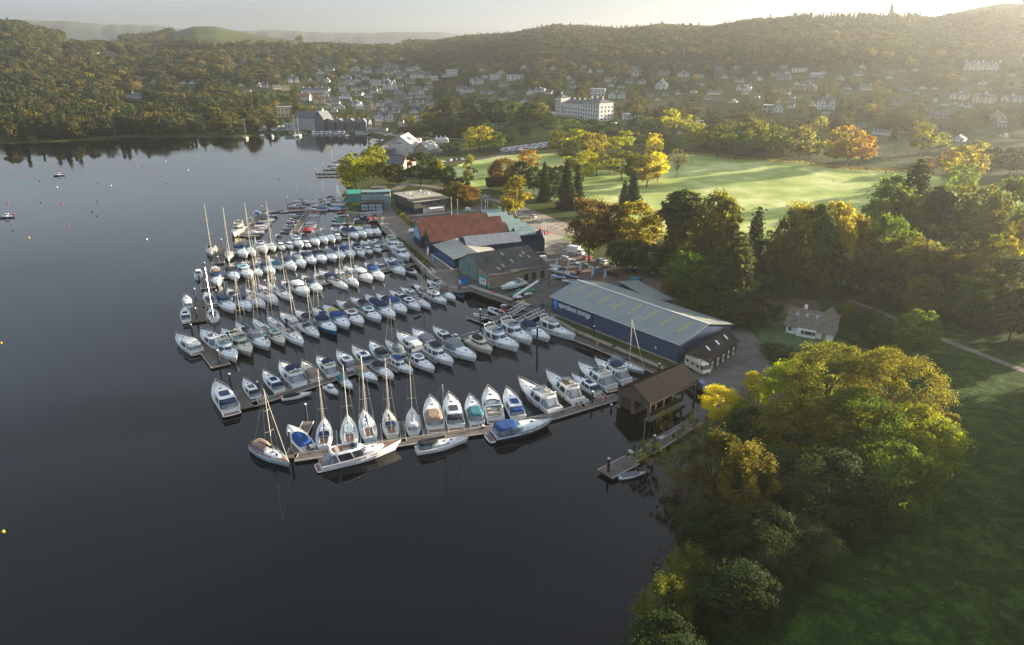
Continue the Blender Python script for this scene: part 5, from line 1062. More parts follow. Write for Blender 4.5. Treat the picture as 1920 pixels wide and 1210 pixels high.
# 7 flat-roofed clubhouse
M['greyroof'] = mat('pale_flat_roof', (.34, .31, .26), .85, var=.2, scale=.5); M['slatecl'] = mat('dark_shingle_cladding', (.075, .07, .06), .85, var=.35, scale=2)
r, L = frame('clubhouse', (741.6, 388.5), (777.3, 402.5), 1.35, 'two-storey flat-roofed clubhouse with dark shingled walls and white ground floor', 'clubhouse'); D = 17
part(r, 'wall', lambda q: (q.box((L / 2, D / 2, 1.4), (L, D, 2.8), M['darkblue']), q.box((L / 2 + .3, D / 2, 4.7), (L + .8, D + .8, 3.6), M['slatecl'])))
part(r, 'roof', lambda q: (q.box((L * .40, D / 2, 6.9), (L * .86, D + 1.6, .35), M['greyroof']), q.box((L * .90, D / 2 + .2, 6.2), (L * .36, D + 2.4, .3), M['greyroof'])))
for i in range(6): q = MB(); q.box((3 + (i % 3) * 4.4, 4 + (i // 3) * 8 + i % 2, 7.4), (.9, .9, .7), M['white' if i % 2 else 'f_grey']); q.build('roof_vent', r)
for y in (4.5, 6.5, 8.5, 13): q = MB(); q.box((L + .75, y, 4.8), (.1, 1.3, 1.2), M['glass']); q.build('window', r)
part(r, 'ground_floor_front', lambda q: q.box((L + .05, D * .62, 1.3), (.3, D * .7, 2.6), M['white']))
for i in range(5): q = MB(); q.box((2.2 + i * 4, -.15, 4.7), (2.6, .1, 1.6), M['shopglass']); q.build('window', r)
part(r, 'veranda', lambda q: (slab(q, [(L + .3, 7, 2.7), (L + 3.2, 7, 2.3), (L + 3.2, 14, 2.3), (L + .3, 14, 2.7)], .12, M['white'])))
# 8 teal boat-hire building on the quay
M['tealp'] = mat('teal_painted_boards', (.07, .24, .24), .6, var=.2, scale=1); M['seaglass'] = mat('sea_green_cladding', (.20, .30, .31), .5, var=.15, scale=1); M['pane'] = mat('pale_shopfront_pane', (.28, .36, .42), .25, .6, var=.3, scale=1)
r, L = frame('boat_hire_building', (677, 397), (718.5, 396), 1.35, 'stepped teal boat-hire building with glazed front and roof terrace on the quay')
part(r, 'wall', lambda q: (q.box((L / 2, 2.6, 2.1), (L, 5.2, 4.2), M['darkblue']), q.box((L / 2 + 1.6, 10, 3.3), (L + 3.2, 9.6, 6.6), M['seaglass']), q.box((L * .75, 17.5, 4.2), (L * .62, 5.4, 8.4), M['seaglass'])))
part(r, 'roof', lambda q: (q.box((L / 2, 2.4, 4.35), (L + .4, 5.8, .3), M['mossroof']), q.box((L / 2 + 1.6, 11.5, 7.9), (L + 3.6, 6.6, .35), M['seaglass']), q.box((L * .75, 17.6, 8.6), (L * .68, 6.2, .35), M['mossroof'])))
part(r, 'upper_storey', lambda q: (q.box((L / 2 + 1.6, 12, 7.2), (L + 3.2, 5.6, 1.3), M['glass']), q.box((L * .1, 9, 7.2), (.5, .3, 1.3), M['seaglass'])))
part(r, 'balcony', lambda q: (q.box((L / 2 + .4, 5.3, 6.3), (L + .8, .15, 2.0), M['seaglass']), q.box((L / 2 + .4, 5.6, 5.2), (L + .8, .7, .15), M['greyroof'])))
q = MB(); q.box((L * .45, 9.1, 7.5), (4.2, .1, .55), M['white']); q.box((L * .45, 9.0, 7.5), (1.4, .08, .35), M['sign_blue']); q.ball((L * .68, 9.0, 7.6), .4, M['yellow'], 6); q.build('sign_panel', r)
for i in range(3):
    for j in range(2): q = MB(); q.box((1.9 + i * L / 3.05, -.08, 1.2 + j * 1.65), (L / 3.5, .1, 1.35), M['pane']); q.build('window', r)
r, L = frame('green_store', (653, 380), (677, 379), 1.35, 'plain bright green storage hut left of the teal boat-hire building', 'hut')
part(r, 'wall', lambda q: q.box((L / 2, 4, 2.2), (L, 8, 4.4), M['tealp'])); part(r, 'roof', lambda q: slab(q, [(-.2, -.3, 4.4), (L + .2, -.3, 4.4), (L + .2, 8.2, 5.1), (-.2, 8.2, 5.1)], .12, mat('green_sheet_roof', (.03, .33, .22), .5, var=.1)))
# 9 white cottage
M['limewash'] = mat('white_limewash', (.86, .86, .84), .8, var=.04)
M['cottroof'] = mat('lichened_slate', (.17, .14, .11), .9, var=.35, scale=1.2, bump=.2)
r, L = frame('cottage', (1472.8, 623.7), (1560, 640.6), 1.35, 'white cottage with big brown slate roof standing on its own garden lawn', 'house'); D = 8.0
part(r, 'wall', lambda q: (gable_wall(q, 0, L, 0, D, 2.6, 6.2, M['limewash'], 'x'), q.box((L * .45, -.45, 1.15), (L * .40, .9, 2.3), M['limewash'])))
ro = part(r, 'roof', lambda q: gable_roof(q, 0, L, 0, D, 2.65, 6.3, M['cottroof'], 'x', .6))
for x in (2.0, 4.6, 7.2): q = MB(); z_ = lambda y: 2.65 + 3.65 * y / 4 + .22; q.face([(x - .35, 2.2, z_(2.2)), (x + .35, 2.2, z_(2.2)), (x + .35, 3.1, z_(3.1)), (x - .35, 3.1, z_(3.1))], M['pane']); q.build('skylight', ro)
q = MB(); q.box((3.6, 4.6, 6.9), (.8, .6, 1.2), M['limewash']); q.build('chimney', ro)
for x, wd in ((1.0, .8), (4.5, .7), (6.0, 1.9), (7.5, .7)): q = MB(); q.box((x, -.93 if x > 3 else -.06, 1.4), (wd, .1, .95), M['glass']); q.box((x, -.90 if x > 3 else -.03, .88), (wd + .2, .16, .1), M['pane']); q.build('window', r)
for y, z_ in ((2.4, 1.4), (5.6, 1.4), (4.0, 4.0)): q = MB(); q.box((L + .05, y, z_), (.1, 1.1, 1.0), M['glass']); q.build('window', r)
q = MB(); q.box((9.9, -.06, 1.1), (1.0, .1, 2.0), M['f_tan']); q.build('door', r)
part(r, 'rear_wing', lambda q: gable_wall(q, L * .55, L * .95, 7.9, 13, 2.6, 5.2, M['limewash'], 'y')); part(r, 'rear_roof', lambda q: gable_roof(q, L * .55, L * .95, 6.5, 13, 2.65, 5.3, M['cottroof'], 'y', .4))
# 10 dark barn by the fairway
r, L = frame('field_barn', (915, 352), (965, 350), 1.5, 'low dark barn half hidden by trees at the near edge of the fairway', 'barn')
part(r, 'wall', lambda q: gable_wall(q, 0, L, 0, 7, 2.6, 5.0, M['darkboard'], 'x')); part(r, 'roof', lambda q: gable_roof(q, 0, L, 0, 7, 2.6, 5.0, M['tilebrown'], 'x', .4))

# ---------------------------------------------------------------- pontoons, piles and gangways
def pontoon(pts, wid, label, fingers=(), z=.55, edge=True):
    P = [at(x, y, z).xy for x, y in pts]; o0 = P[0]; r = empty('pontoon', (o0.x, o0.y, 0)); tag(r, label, 'pontoon', 'floating pontoons')
    dk, fl, ed = MB(), MB(), MB()
    def seg(a, b_, wd, q1, q2, q3, e=0.0):
        v = b_ - a; c = (a + b_) / 2 - o0; rz = math.atan2(v.y, v.x); nn = Vector((-v.y, v.x)).normalized()
        q1.box((c.x, c.y, z - .1), (v.length + e, wd, .2), M['planks'], rz)
        n = max(1, int(v.length / 3.4))
        for i in range(n):
            t = (i + .5) / n; p = a + v * t - o0; q2.box((p.x, p.y, .08), (v.length / n * .72, wd * .86, .56), M['float'], rz)
        for s_ in (1, -1):
            p = c + nn * s_ * (wd / 2 + .05); q3.box((p.x, p.y, z - .04), (v.length + e, .14, .2), M['trim'], rz)
    for i, (a, b_) in enumerate(zip(P, P[1:])): seg(a, b_, wid, dk, fl, ed, 0.0)
    dk.build('deck', r); fl.build('float', r); ed.build('edge_board', r)
    for (x0, y0, x1, y1) in fingers:
        q = MB(); seg(at(x0, y0, z).xy, at(x1, y1, z).xy, 1.0, q, q, q); q.build('finger', r)
    return r
def pile(px, py, hgt=2.6, label=None, cap=True):
    p = at(px, py, 0); r = empty('mooring_pile', p)
    q = MB(); q.tube((0, 0, -1.5), (0, 0, hgt), .24, M['pile'], n=8); q.build('post', r)
    if cap: q = MB(); q.tube((0, 0, hgt), (0, 0, hgt + .28), .29, M['letter'], .08, 8); q.build('cap', r)
    PILES.append((r, p, label)); return r
PILES = []
FA = [(588, 848, 578, 822), (628, 846, 626, 808), (671, 843, 672, 800), (713, 836, 708, 795), (757, 828, 752, 790), (799, 818, 791, 778), (836, 812, 829, 772), (877, 806, 866, 765), (905, 802, 895, 768), (944, 796, 934, 755), (1055, 773, 1012, 742), (1095, 762, 1058, 730), (1137, 747, 1100, 714)]
pontoon([(552, 858), (777, 826), (911, 806), (1037, 780), (1160, 743)], 2.6, 'nearest long planked pontoon running from the lone tented yacht to the boathouse', FA)
pontoon([(578, 790), (545, 858)][::-1], 2.2, 'short pontoon arm at left end of the nearest pontoon')
def fing(pairs): return [(a, b_, c, d) for a, b_, c, d in pairs]
F2 = [(500, 748, 486, 727), (545, 733, 520, 706), (580, 722, 556, 697), (612, 712, 588, 688), (645, 702, 618, 676), (678, 690, 650, 665), (709, 682, 682, 656), (740, 672, 713, 648), (770, 663, 742, 640), (798, 655, 765, 630), (827, 646, 797, 624), (630, 706, 655, 724), (688, 688, 712, 705), (720, 678, 748, 697), (755, 668, 785, 688), (788, 658, 822, 680), (822, 648, 860, 670), (893, 626, 930, 648), (926, 614, 962, 636), (965, 606, 1000, 628)]
pontoon([(474, 758), (885, 627), (960, 604)], 2.2, 'second long pontoon from the camera, reaching to the truss gangways', fing(F2))
pontoon([(447, 729), (466, 764)], 4.6, 'wide pontoon head with bollard at left end of the second pontoon')
F3 = [(425, 662, 402, 640), (455, 654, 436, 630), (486, 643, 462, 616), (515, 634, 490, 610), (541, 624, 516, 600), (570, 614, 544, 590), (600, 606, 574, 582), (627, 598, 600, 576), (655, 590, 628, 566), (682, 582, 655, 560), (712, 574, 686, 552), (742, 566, 716, 545), (770, 558, 742, 540), (800, 550, 772, 532)]
pontoon([(410, 664), (534, 627), (667, 589), (782, 558), (850, 543)], 2.0, 'third long pontoon from the camera', fing(F3))
pontoon([(373, 634), (414, 686)], 4.4, 'wide pontoon head at left end of the third pontoon')
pontoon([(380, 577), (597, 534), (758, 500), (777, 494)], 2.0, 'fourth long pontoon from the camera'); pontoon([(371, 564), (371.5, 603)], 4.4, 'wide pontoon head at left end of the fourth pontoon')
pontoon([(396, 525), (560, 494), (735, 464)], 2.0, 'fifth long pontoon from the camera'); pontoon([(389.5, 511), (390, 541)], 4.2, 'wide pontoon head at left end of the fifth pontoon')
pontoon([(430, 474), (560, 454), (715, 440)], 2.0, 'sixth long pontoon from the camera'); pontoon([(415, 466), (409, 494)], 4.0, 'pontoon head between the two big yachts off the outer ends')
pontoon([(494, 398), (455, 443)], 3.4, 'outer slanting arm of the small-boat dock'); pontoon([(580, 394), (552, 436)], 3.0, 'middle slanting arm of the small-boat dock'); pontoon([(661, 392), (653, 420)], 4.5, 'inner arm of the small-boat dock beside the boat-hire building')
pontoon([(492, 397), (654, 391)], 2.6, 'cross walkway linking the arms of the small-boat dock'); pontoon([(540, 382), (655, 381)], 2.2, 'farthest walkway of the small-boat dock')
pontoon([(1062, 628), (1120, 650), (1238, 699)], 2.6, 'long walkway pontoon below the bank of the blue storage shed'); pontoon([(730, 436), (770, 478), (812, 521), (850, 546)], 2.4, 'walkway pontoon along the timber harbour wall by the path')
pontoon([(884, 592), (925, 608)], 3.8, 'wide end of the launching float beside the white inflatable boats'); pontoon([(905, 604), (1000, 578)], 3.2, 'launching float running in under the short gangway')
pontoon([(595, 331), (652, 330)], 2.0, 'nearer of two thin jetties by the lakeshore point'); pontoon([(592, 325.5), (652, 325)], 2.0, 'farther of two thin jetties by the lakeshore point'); pontoon([(606, 318), (652, 317)], 2.0, 'thin jetty with moored cruisers beside the lakeshore point')
pontoon([(1134, 889), (1186, 862)], 3.6, 'wide outer end of the old timber jetty', z=.8); r = pontoon([(1186, 862), (1238, 834), (1308, 790)], 2.0, 'railed walkway of the old timber jetty leading ashore under trees', z=.8)
rq = MB(); o0 = r.location
PP = [at(x, y, .8) for x, y in ((1200, 846), (1240, 825), (1306, 783))]
for a, b_ in zip(PP, PP[1:]):
    for h_ in (.5, 1.0): rq.tube(a - o0 + Vector((0, 0, h_)), b_ - o0 + Vector((0, 0, h_)), .035, M['steel'], n=4)
    for i in range(8): c = a.lerp(b_, i / 8) - o0; rq.tube(c, c + Vector((0, 0, 1.0)), .03, M['steel'], n=4)
rq.build('railing', r)
for a in [(547, 855, 5.6), (521, 866, 2.0), (576, 791, 4.2), (1110, 760, 3.4), (1146, 768, 1.2), (434, 730, 4.0), (412, 686, 4.2), (362, 634, 4.0), (485, 735, 2.6), (370, 602, 4.0), (368, 564, 4.0), (388, 541, 3.0), (386, 511, 3.6), (420, 538, 3.0), (417, 466, 3.8), (410, 496, 3.0), (408, 565, 3.6), (901, 624, 7.0), (985, 616, 3.4), (1007, 655, 6.5), (1113, 640, 4.4), (966, 570, 2.6),
          (1140, 891, 3.6), (1225, 852, 4.2), (472, 425, 4.0), (455, 443, 2.6), (552, 437, 5.0), (565, 399, 3.2), (540, 392, 6.0), (610, 392, 5.2), (653, 420, 4.0), (492, 398, 3.0), (507, 521, 2.8), (632, 528, 3.0), (500, 650, 3.2), (538, 615, 3.0), (888, 640, 2.6), (770, 672, 3.2), (648, 702, 3.6), (498, 540, 2.6), (584, 496, 2.6), (700, 470, 2.6), (745, 506, 2.8), (1235, 700, 2.6), (788, 565, 2.8), (595, 331, 3.0), (592, 325, 3.0), (607, 318, 3.0), (748, 838, 1.0), (596, 716, 1.2), (905, 808, 1.2)]: pile(*a)
PL = sorted(PILES, key=lambda t: -t[1].y * 0 + (t[1] - Vector((0, 0, CH))).length)
band = [('nearest pontoon or the old jetty', 0, 149), ('second and third pontoons', 149, 215), ('fourth, fifth and sixth pontoons', 215, 330), ('small-boat dock and lakeshore jetties', 330, 9999)]
for nm, lo, hi in band:
    S = sorted([t for t in PL if lo <= t[1].xy.length < hi], key=lambda t: t[1].x / t[1].y)
    for i, (r_, p, lb) in enumerate(S): tag(r_, f"dark white-capped pile by {nm}, {from_left(i, len(S))}", 'mooring pile', 'mooring piles')
def gangway(A, B2, wid, za, zb, label):
    a, b_ = at(*A, za), at(*B2, zb); r = empty('gangway', a); tag(r, label, 'gangway'); v = b_ - a; nn = Vector((-v.y, v.x, 0)).normalized() * wid / 2
    q = MB(); q.face([-nn, v - nn, v + nn, nn], M['planks']); q.face([(nn + Vector((0, 0, -.12))), (v + nn + Vector((0, 0, -.12))), (v - nn + Vector((0, 0, -.12))), (-nn + Vector((0, 0, -.12)))], M['planks']); q.build('deck', r)
    for s_ in (1, -1):
        q = MB(); n = max(4, int(v.length / 1.5)); top = Vector((0, 0, 1.25)); o_ = nn * s_
        q.tube(o_, v + o_, .08, M['letter']); q.tube(o_ + top, v + o_ + top, .08, M['letter'])
        for i in range(n): c, d_ = v * (i / n) + o_, v * ((i + 1) / n) + o_; q.tube(c, c + top, .05, M['letter'], n=4); q.tube(c, d_ + top, .05, M['letter'], n=4)
        q.tube(v + o_, v + o_ + top, .06, M['letter'], n=4); q.build('truss_rail', r)
gangway((962, 612), (1016, 586), 2.0, .7, 1.6, 'long white truss gangway climbing to the quay beside the blue shed'); gangway((958, 590), (983, 574), 1.6, .7, 1.7, 'short white truss gangway above the launching float')
gangway((788, 494), (812, 514), 1.6, .8, 1.5, 'white truss gangway on the harbour wall below the boat showroom')
gangway((677, 405), (717, 400), 1.6, .8, 1.8, 'pale sloping gangway in front of the teal boat-hire building')
# ---------------------------------------------------------------- the town on the slope
HC = {'w': mat('town_white_render', (.60, .60, .58), .8, var=.12, scale=.3), 'c': mat('town_cream_render', (.62, .52, .34), .8, var=.12, scale=.3), 'g': mat('town_grey_render', (.34, .36, .37), .8, var=.15, scale=.3),
      's': mat('town_dark_slate_stone', (.13, .14, .145), .85, var=.3, scale=.5), 'p': mat('town_pinkish_stone', (.40, .29, .24), .85, var=.2, scale=.4)}
RC = {'d': mat('town_slate_roof', (.10, .105, .12), .75, var=.25, scale=.5), 'r': mat('town_red_tile_roof', (.26, .12, .085), .8, var=.25, scale=.5), 'l': mat('town_pale_roof', (.33, .34, .33), .7, var=.2, scale=.5)}
WIN = MB(); WIN.box((0, 0, 0), (.9, .08, 1.3), M['glass']); WINME = WIN.mesh('window')
WN = dict(w='white', c='cream', g='grey', s='dark stone', p='pinkish stone')
HP = {}
def house_proto(style, wc, rc):
    k = (style, wc, rc)
    if k in HP: return HP[k]
    W, R_, X = MB(), MB(), MB(); wm, rm = HC[wc], RC[rc]; wins = []      # footprint 12 x 9, height 9 to the ridge
    if style == 'side':
        gable_wall(W, -6, 6, 0, 9, 5.6, 8.8, wm, 'x'); gable_roof(R_, -6, 6, 0, 9, 5.6, 9, rm, 'x', .4)
        X.box((-4.8, 4.5, 9.4), (1, .9, 2.0), wm); X.box((4.8, 4.5, 9.4), (1, .9, 2.0), wm); wins = [(-4, -.05, 4), (-1.3, -.05, 4), (1.3, -.05, 4), (4, -.05, 4), (-4, -.05, 1.4), (4, -.05, 1.4), (1.3, -.05, 1.4)]
    if style == 'gable':
        gable_wall(W, -5, 5, 0, 10, 5.2, 9.2, wm, 'y'); gable_roof(R_, -5, 5, 0, 10, 5.2, 9.4, rm, 'y', .5); X.box((0, 7, 9.9), (1, .9, 1.8), wm); wins = [(-2.4, -.05, 3.9), (2.4, -.05, 3.9), (-2.4, -.05, 1.3), (2.4, -.05, 1.3), (0, -.05, 6.6)]
    if style == 'twin':
        gable_wall(W, -7, 7, 1.5, 9, 5.6, 8.6, wm, 'x'); gable_roof(R_, -7, 7, 1.5, 9, 5.6, 8.8, rm, 'x', .35)
        for x in (-4.4, 4.4): gable_wall(W, x - 2.3, x + 2.3, 0, 5, 5.6, 8.7, wm, 'y'); gable_roof(R_, x - 2.3, x + 2.3, 0, 5, 5.65, 8.9, rm, 'y', .3); wins += [(x, -.05, 4.1), (x, -.05, 1.5), (x, -.05, 6.7)]
        X.box((0, 5.2, 9.4), (1.6, .9, 2.0), wm); wins += [(0, 1.45, 4.1), (0, 1.45, 1.5)]
    if style == 'block':
        W.box((0, 4, 3.2), (12, 8, 6.4), wm); R_.box((0, 4, 6.6), (12.8, 8.8, .4), rm if rc == 'l' else wm); wins = [(x, -.05, z) for x in (-4.6, -1.6, 1.6, 4.6) for z in (1.7, 4.6)]
    if style == 'terrace':
        gable_wall(W, -14, 14, 0, 8, 5.2, 7.6, wm, 'x'); gable_roof(R_, -14, 14, 0, 8, 5.2, 7.8, rm, 'x', .3)
        for x in (-13, -6.5, 0, 6.5, 13): X.box((x, 4, 8.2), (1, .8, 1.6), wm)
        wins = [(x, -.05, 3.9) for x in (-12, -8.5, -5, -1.7, 1.7, 5, 8.5, 12)]
    if style == 'frame':                      # modern house, white frames round wide glass
        W.box((0, 4, 3.1), (12, 7.6, 6.2), HC['s']); 
        for x in (-6, 0, 6): W.box((x, -.1, 3.2), (.6, .6, 6.6), wm)
        W.box((0, -.1, 6.3), (12.6, .6, .6), wm); W.box((0, -.1, 3.2), (12, .5, .4), wm); R_.box((0, 4, 6.7), (12.8, 8.8, .3), wm); wins = []
    if style == 'multi':                      # four gables abreast with tall chimneys
        gable_wall(W, -16, 16, 2, 11, 5.6, 9.0, wm, 'x'); gable_roof(R_, -16, 16, 2, 11, 5.6, 9.2, rm, 'x', .3)
        for x in (-12, -4, 4, 12): gable_wall(W, x - 3.2, x + 3.2, 0, 6, 5.6, 9.6, wm, 'y'); gable_roof(R_, x - 3.2, x + 3.2, 0, 6, 5.65, 9.8, rm, 'y', .3); wins += [(x - 1, -.05, 4.2), (x + 1, -.05, 4.2), (x, -.05, 1.4), (x, -.05, 7.0)]
        for x in (-15, -8, 0, 8, 15): X.box((x, 6, 10.0), (1, .8, 3.4), wm)
    if style == 'flat':
        W.box((0, 3, 1.6), (12, 6, 3.2), wm); R_.box((0, 3, 3.35), (13, 7, .3), rm); wins = [(x, -.05, 1.6) for x in (-5, -3.3, -1.6, 0, 1.6, 3.3, 5)]
    HP[k] = (W.mesh('wall'), R_.mesh('roof'), X.mesh('chimney') if X.f else None, wins); return HP[k]
SZ = dict(side=(12.8, 9), gable=(11, 9.4), twin=(14.6, 8.9), block=(12.8, 6.8), terrace=(28.6, 8), frame=(12.8, 6.8), multi=(33, 11), flat=(13, 3.5))
HREG = []
def house(px, py, wpx, hpx, style='side', wc='w', rc='d', zone='', rz=None, label=None, wins=True):
    p = hit(px, py); k = mpp(p); w0, h0 = SZ[style]; sx = wpx * k / w0 * 1.04; sz = hpx * k / h0 * 1.05
    if style != 'flat': sz = min(max(sz, sx * .62), sx * 1.9)
    yaw = -math.atan2(p.x, p.y) + (rnd.uniform(-.45, .30) if rz is None else rz)
    r = empty('house', p - Vector((0, 0, .6)), yaw, (sx, min(sx, 1.5), sz)); W, R_, X, wn = house_proto(style, wc, rc)
    for nm, me in (('wall', W), ('roof', R_)):
        o = bpy.data.objects.new(nm, me); C.objects.link(o); o.parent = r
        if nm == 'roof' and X: x = bpy.data.objects.new('chimney', X); C.objects.link(x); x.parent = o
        if nm == 'wall' and wins and wpx >= 9:
            for w_ in wn: q = bpy.data.objects.new('window', WINME); C.objects.link(q); q.parent = o; q.location = w_
    HOUSE_SPOTS.append((p.x, p.y, max(wpx * k / 2, 5)))
    sn = dict(side='house', gable='gabled house', twin='twin-gabled house', block='flat-roofed block', terrace='terrace', frame='glass-fronted house', multi='many-gabled mansion', flat='pavilion')[style]
    HREG.append((r, f"{WN[wc]} {sn}" + (' with red roof' if rc == 'r' else ' with pale roof' if rc == 'l' and style not in ('block', 'frame') else ''), zone, p, label)); return r
ZT, ZL, ZH, ZR, ZW = 'above the town quay', 'on the far left hillside', 'above the white hotel', 'beyond the golf course', 'on the lower town slope'
HL = [
 (704,162,17,11,'block','w','l',ZT),(726,169,18,17,'twin','w','d',ZT),(739,168,10,16,'gable','w','d',ZT),(750,164,10,9,'side','c','d',ZT),(700,175,14,9,'side','w','d',ZT),(712,176,8,9,'gable','c','d',ZT),(780,147,22,13,'terrace','w','d',ZT),(791,148,8,14,'block','w','l',ZT),
 (801,147,15,11,'side','g','d',ZT),(748,148,10,8,'side','w','d',ZT),(847,144,20,13,'block','w','l',ZH),(835,145,13,7,'side','w','d',ZH),(813,151,13,8,'side','c','l',ZT),(798,170,9,7,'gable','w','d',ZT),(803,158,7,6,'side','c','d',ZT),(892,159,25,12,'twin','w','d',ZH),(910,148,10,6,'side','w','l',ZH),
 (927,150,20,10,'block','w','l',ZH),(965,151,31,10,'block','w','l',ZH),(874,175,22,10,'twin','w','d',ZH),(864,171,13,9,'side','w','d',ZH),(885,173,8,8,'gable','w','d',ZH),(919,177,10,7,'side','w','d',ZH),(924,186,9,5,'side','g','d',ZH),(905,176,10,6,'side','w','d',ZH),(944,163,18,7,'side','c','d',ZH),(995,178,12,11,'gable','w','d',ZH),
 (722,229,33,19,'twin','w','d',ZW),(711,238,12,17,'block','c','l',ZW),(752,233,8,9,'side','w','d',ZW),(783,228,17,10,'block','g','l',ZW),(715,200,18,10,'twin','w','d',ZW),(698,207,13,18,'gable','c','d',ZW),(936,242,15,7,'flat','w','d','at the wood edge behind the boat park'),
 (451,162,8,6,'gable','c','d',ZL),(485,163,8,7,'gable','c','d',ZL),(496,165,12,9,'side','w','d',ZL),(520,168,14,8,'side','c','d',ZW),(536,171,14,9,'block','c','l',ZW),(551,156,20,12,'twin','w','d',ZW),(582,152,8,6,'gable','w','d',ZW),(613,156,10,9,'gable','w','d',ZW),(590,174,52,9,'terrace','w','d',ZW),(572,189,18,13,'side','w','r',ZW),
 (582,188,14,12,'side','c','r',ZW),(600,195,22,13,'twin','c','r',ZW),(642,172,15,8,'side','w','d',ZW),(668,170,18,7,'terrace','c','d',ZW),(684,168,11,7,'side','w','d',ZW),(625,191,18,6,'side','g','d',ZW),(647,191,22,6,'side','s','l',ZW),(638,205,17,7,'gable','w','d',ZW),(667,201,17,11,'twin','w','d',ZW),(690,210,13,18,'gable','p','d',ZW),
 (737,200,34,6,'terrace','s','d',ZW),(676,205,13,10,'side','w','l',ZW),(746,207,22,7,'side','g','d',ZW),(760,193,18,6,'side','s','d',ZW),(775,205,20,7,'side','s','d',ZW),(706,248,36,7,'flat','w','d','on the town waterfront'),(553,243,38,11,'flat','w','l','on the town waterfront'),(535,220,27,19,'block','c','l','on the town waterfront'),
 (1010,174,20,9,'twin','w','d',ZH),(1028,177,14,8,'side','w','d',ZH),(1120,181,28,14,'block','w','l',ZH),(1156,186,32,13,'twin','w','d',ZH),(1239,168,23,17,'gable','w','d',ZR),(1145,163,12,7,'gable','w','d',ZH),(1204,158,15,8,'twin','w','d',ZR),(1177,156,13,6,'side','w','d',ZR),(1143,155,22,5,'side','w','d',ZH),(1192,144,20,10,'twin','w','d',ZR),
 (1282,145,20,10,'twin','w','d',ZR),(1107,137,8,8,'gable','w','d',ZH),(1127,136,13,6,'side','w','d',ZH),(1065,149,10,7,'gable','w','d',ZH),(1072,156,9,6,'side','w','d',ZH),(1073,166,11,5,'side','w','d',ZH),(1063,176,12,6,'side','g','d',ZH),(1183,226,30,12,'block','w','l',ZR),(1147,242,14,12,'frame','w','l',ZR),(1219,236,16,7,'block','w','l',ZR),
 (1278,242,18,14,'frame','w','l',ZR),(1311,236,14,10,'frame','w','l',ZR),(1273,252,12,7,'gable','w','d',ZR),(1247,180,11,5,'side','w','d',ZR),(1271,178,9,8,'side','w','d',ZR),(1140,205,18,15,'side','p','d',ZH),(1142,216,14,6,'flat','p','l',ZH),(1241,142,20,6,'side','g','d',ZR),(1384,155,17,7,'side','w','d',ZR),(1423,152,11,9,'gable','w','d',ZR),
 (1339,178,25,8,'terrace','w','d',ZR),(1392,171,26,9,'twin','w','d',ZR),(1397,178,14,5,'gable','w','d',ZR),(1499,136,25,7,'block','w','l',ZR),(1543,140,11,6,'block','w','l',ZR),(1529,146,22,4,'side','g','l',ZR),(1609,143,16,8,'side','w','d',ZR),(1468,151,25,6,'side','g','d',ZR),(1349,134,17,8,'side','g','d',ZR),(1513,171,28,12,'twin','p','d',ZR),
 (1438,212,18,15,'frame','w','d',ZR),(1459,212,18,17,'gable','w','d',ZR),(1482,204,12,12,'side','w','d',ZR),(1550,206,28,22,'twin','w','d',ZR),(1547,216,16,6,'flat','w','l',ZR),(1521,200,10,9,'gable','c','d',ZR),(1606,250,14,6,'side','w','d',ZR),(1838,132,57,17,'multi','w','d',ZR),(1916,116,14,13,'gable','w','d',ZR),
 (1671,138,10,5,'side','w','d',ZR),(1690,134,12,4,'side','g','d',ZR),(1621,170,21,11,'side','w','d',ZR),(1752,168,10,5,'gable','w','d',ZR),(1811,170,9,8,'side','g','d',ZR),(1837,170,9,8,'side','g','d',ZR),(1794,187,28,13,'twin','w','d',ZR),(1839,194,34,17,'twin','c','d',ZR),(1895,192,34,10,'twin','w','d',ZR),(1817,203,13,8,'gable','w','d',ZR),
 (1803,200,10,7,'gable','w','d',ZR),(1760,224,32,13,'side','p','d',ZR),(1873,226,25,15,'gable','c','d',ZR),(1878,240,14,12,'frame','w','d',ZR),(1795,266,22,12,'gable','w','d',ZR),(1878,258,15,6,'gable','w','d',ZR),(1915,256,12,6,'gable','w','d',ZR),(1616,240,14,8,'side','g','d',ZR),(1650,253,32,10,'terrace','w','d',ZR),(1836,249,10,6,'side','p','d',ZR),(1753,192,6,11,'gable','w','d',ZR),
 (289,156,11,7,'gable','w','d',ZL),(344,158,11,6,'gable','w','d',ZL),(360,158,13,6,'gable','w','d',ZL),(428,157,13,7,'gable','g','d',ZL),(258,185,24,5,'side','w','d',ZL),(240,183,12,5,'gable','w','d',ZL),(370,220,20,5,'flat','p','r',ZL),(116,95,7,4,'side','w','d',ZL),(185,101,9,4,'side','w','d',ZL),(214,103,9,4,'side','w','d',ZL),(203,99,8,4,'side','w','d',ZL),
 (243,104,9,4,'side','w','d',ZL),(441,123,8,5,'gable','w','d',ZL),(458,118,14,6,'twin','w','d',ZL),(487,114,14,5,'side','w','d',ZL),(270,152,18,6,'side','s','d',ZL),(466,172,8,4,'side','w','d',ZL),(600,110,14,5,'side','w','d',ZL),(620,112,10,5,'side','g','d',ZL),(752,112,10,5,'gable','w','d',ZT),(665,116,10,6,'gable','w','d',ZT),(704,110,9,6,'gable','w','d',ZT),(725,125,14,7,'side','g','d',ZT),(690,130,12,6,'side','g','d',ZT),(672,145,12,6,'side','w','d',ZT),(1085,100,10,5,'side','w','d',ZH),
]
for h in HL: house(*h)
rr = random.Random(3)                          # smaller slate-roofed houses packed between them
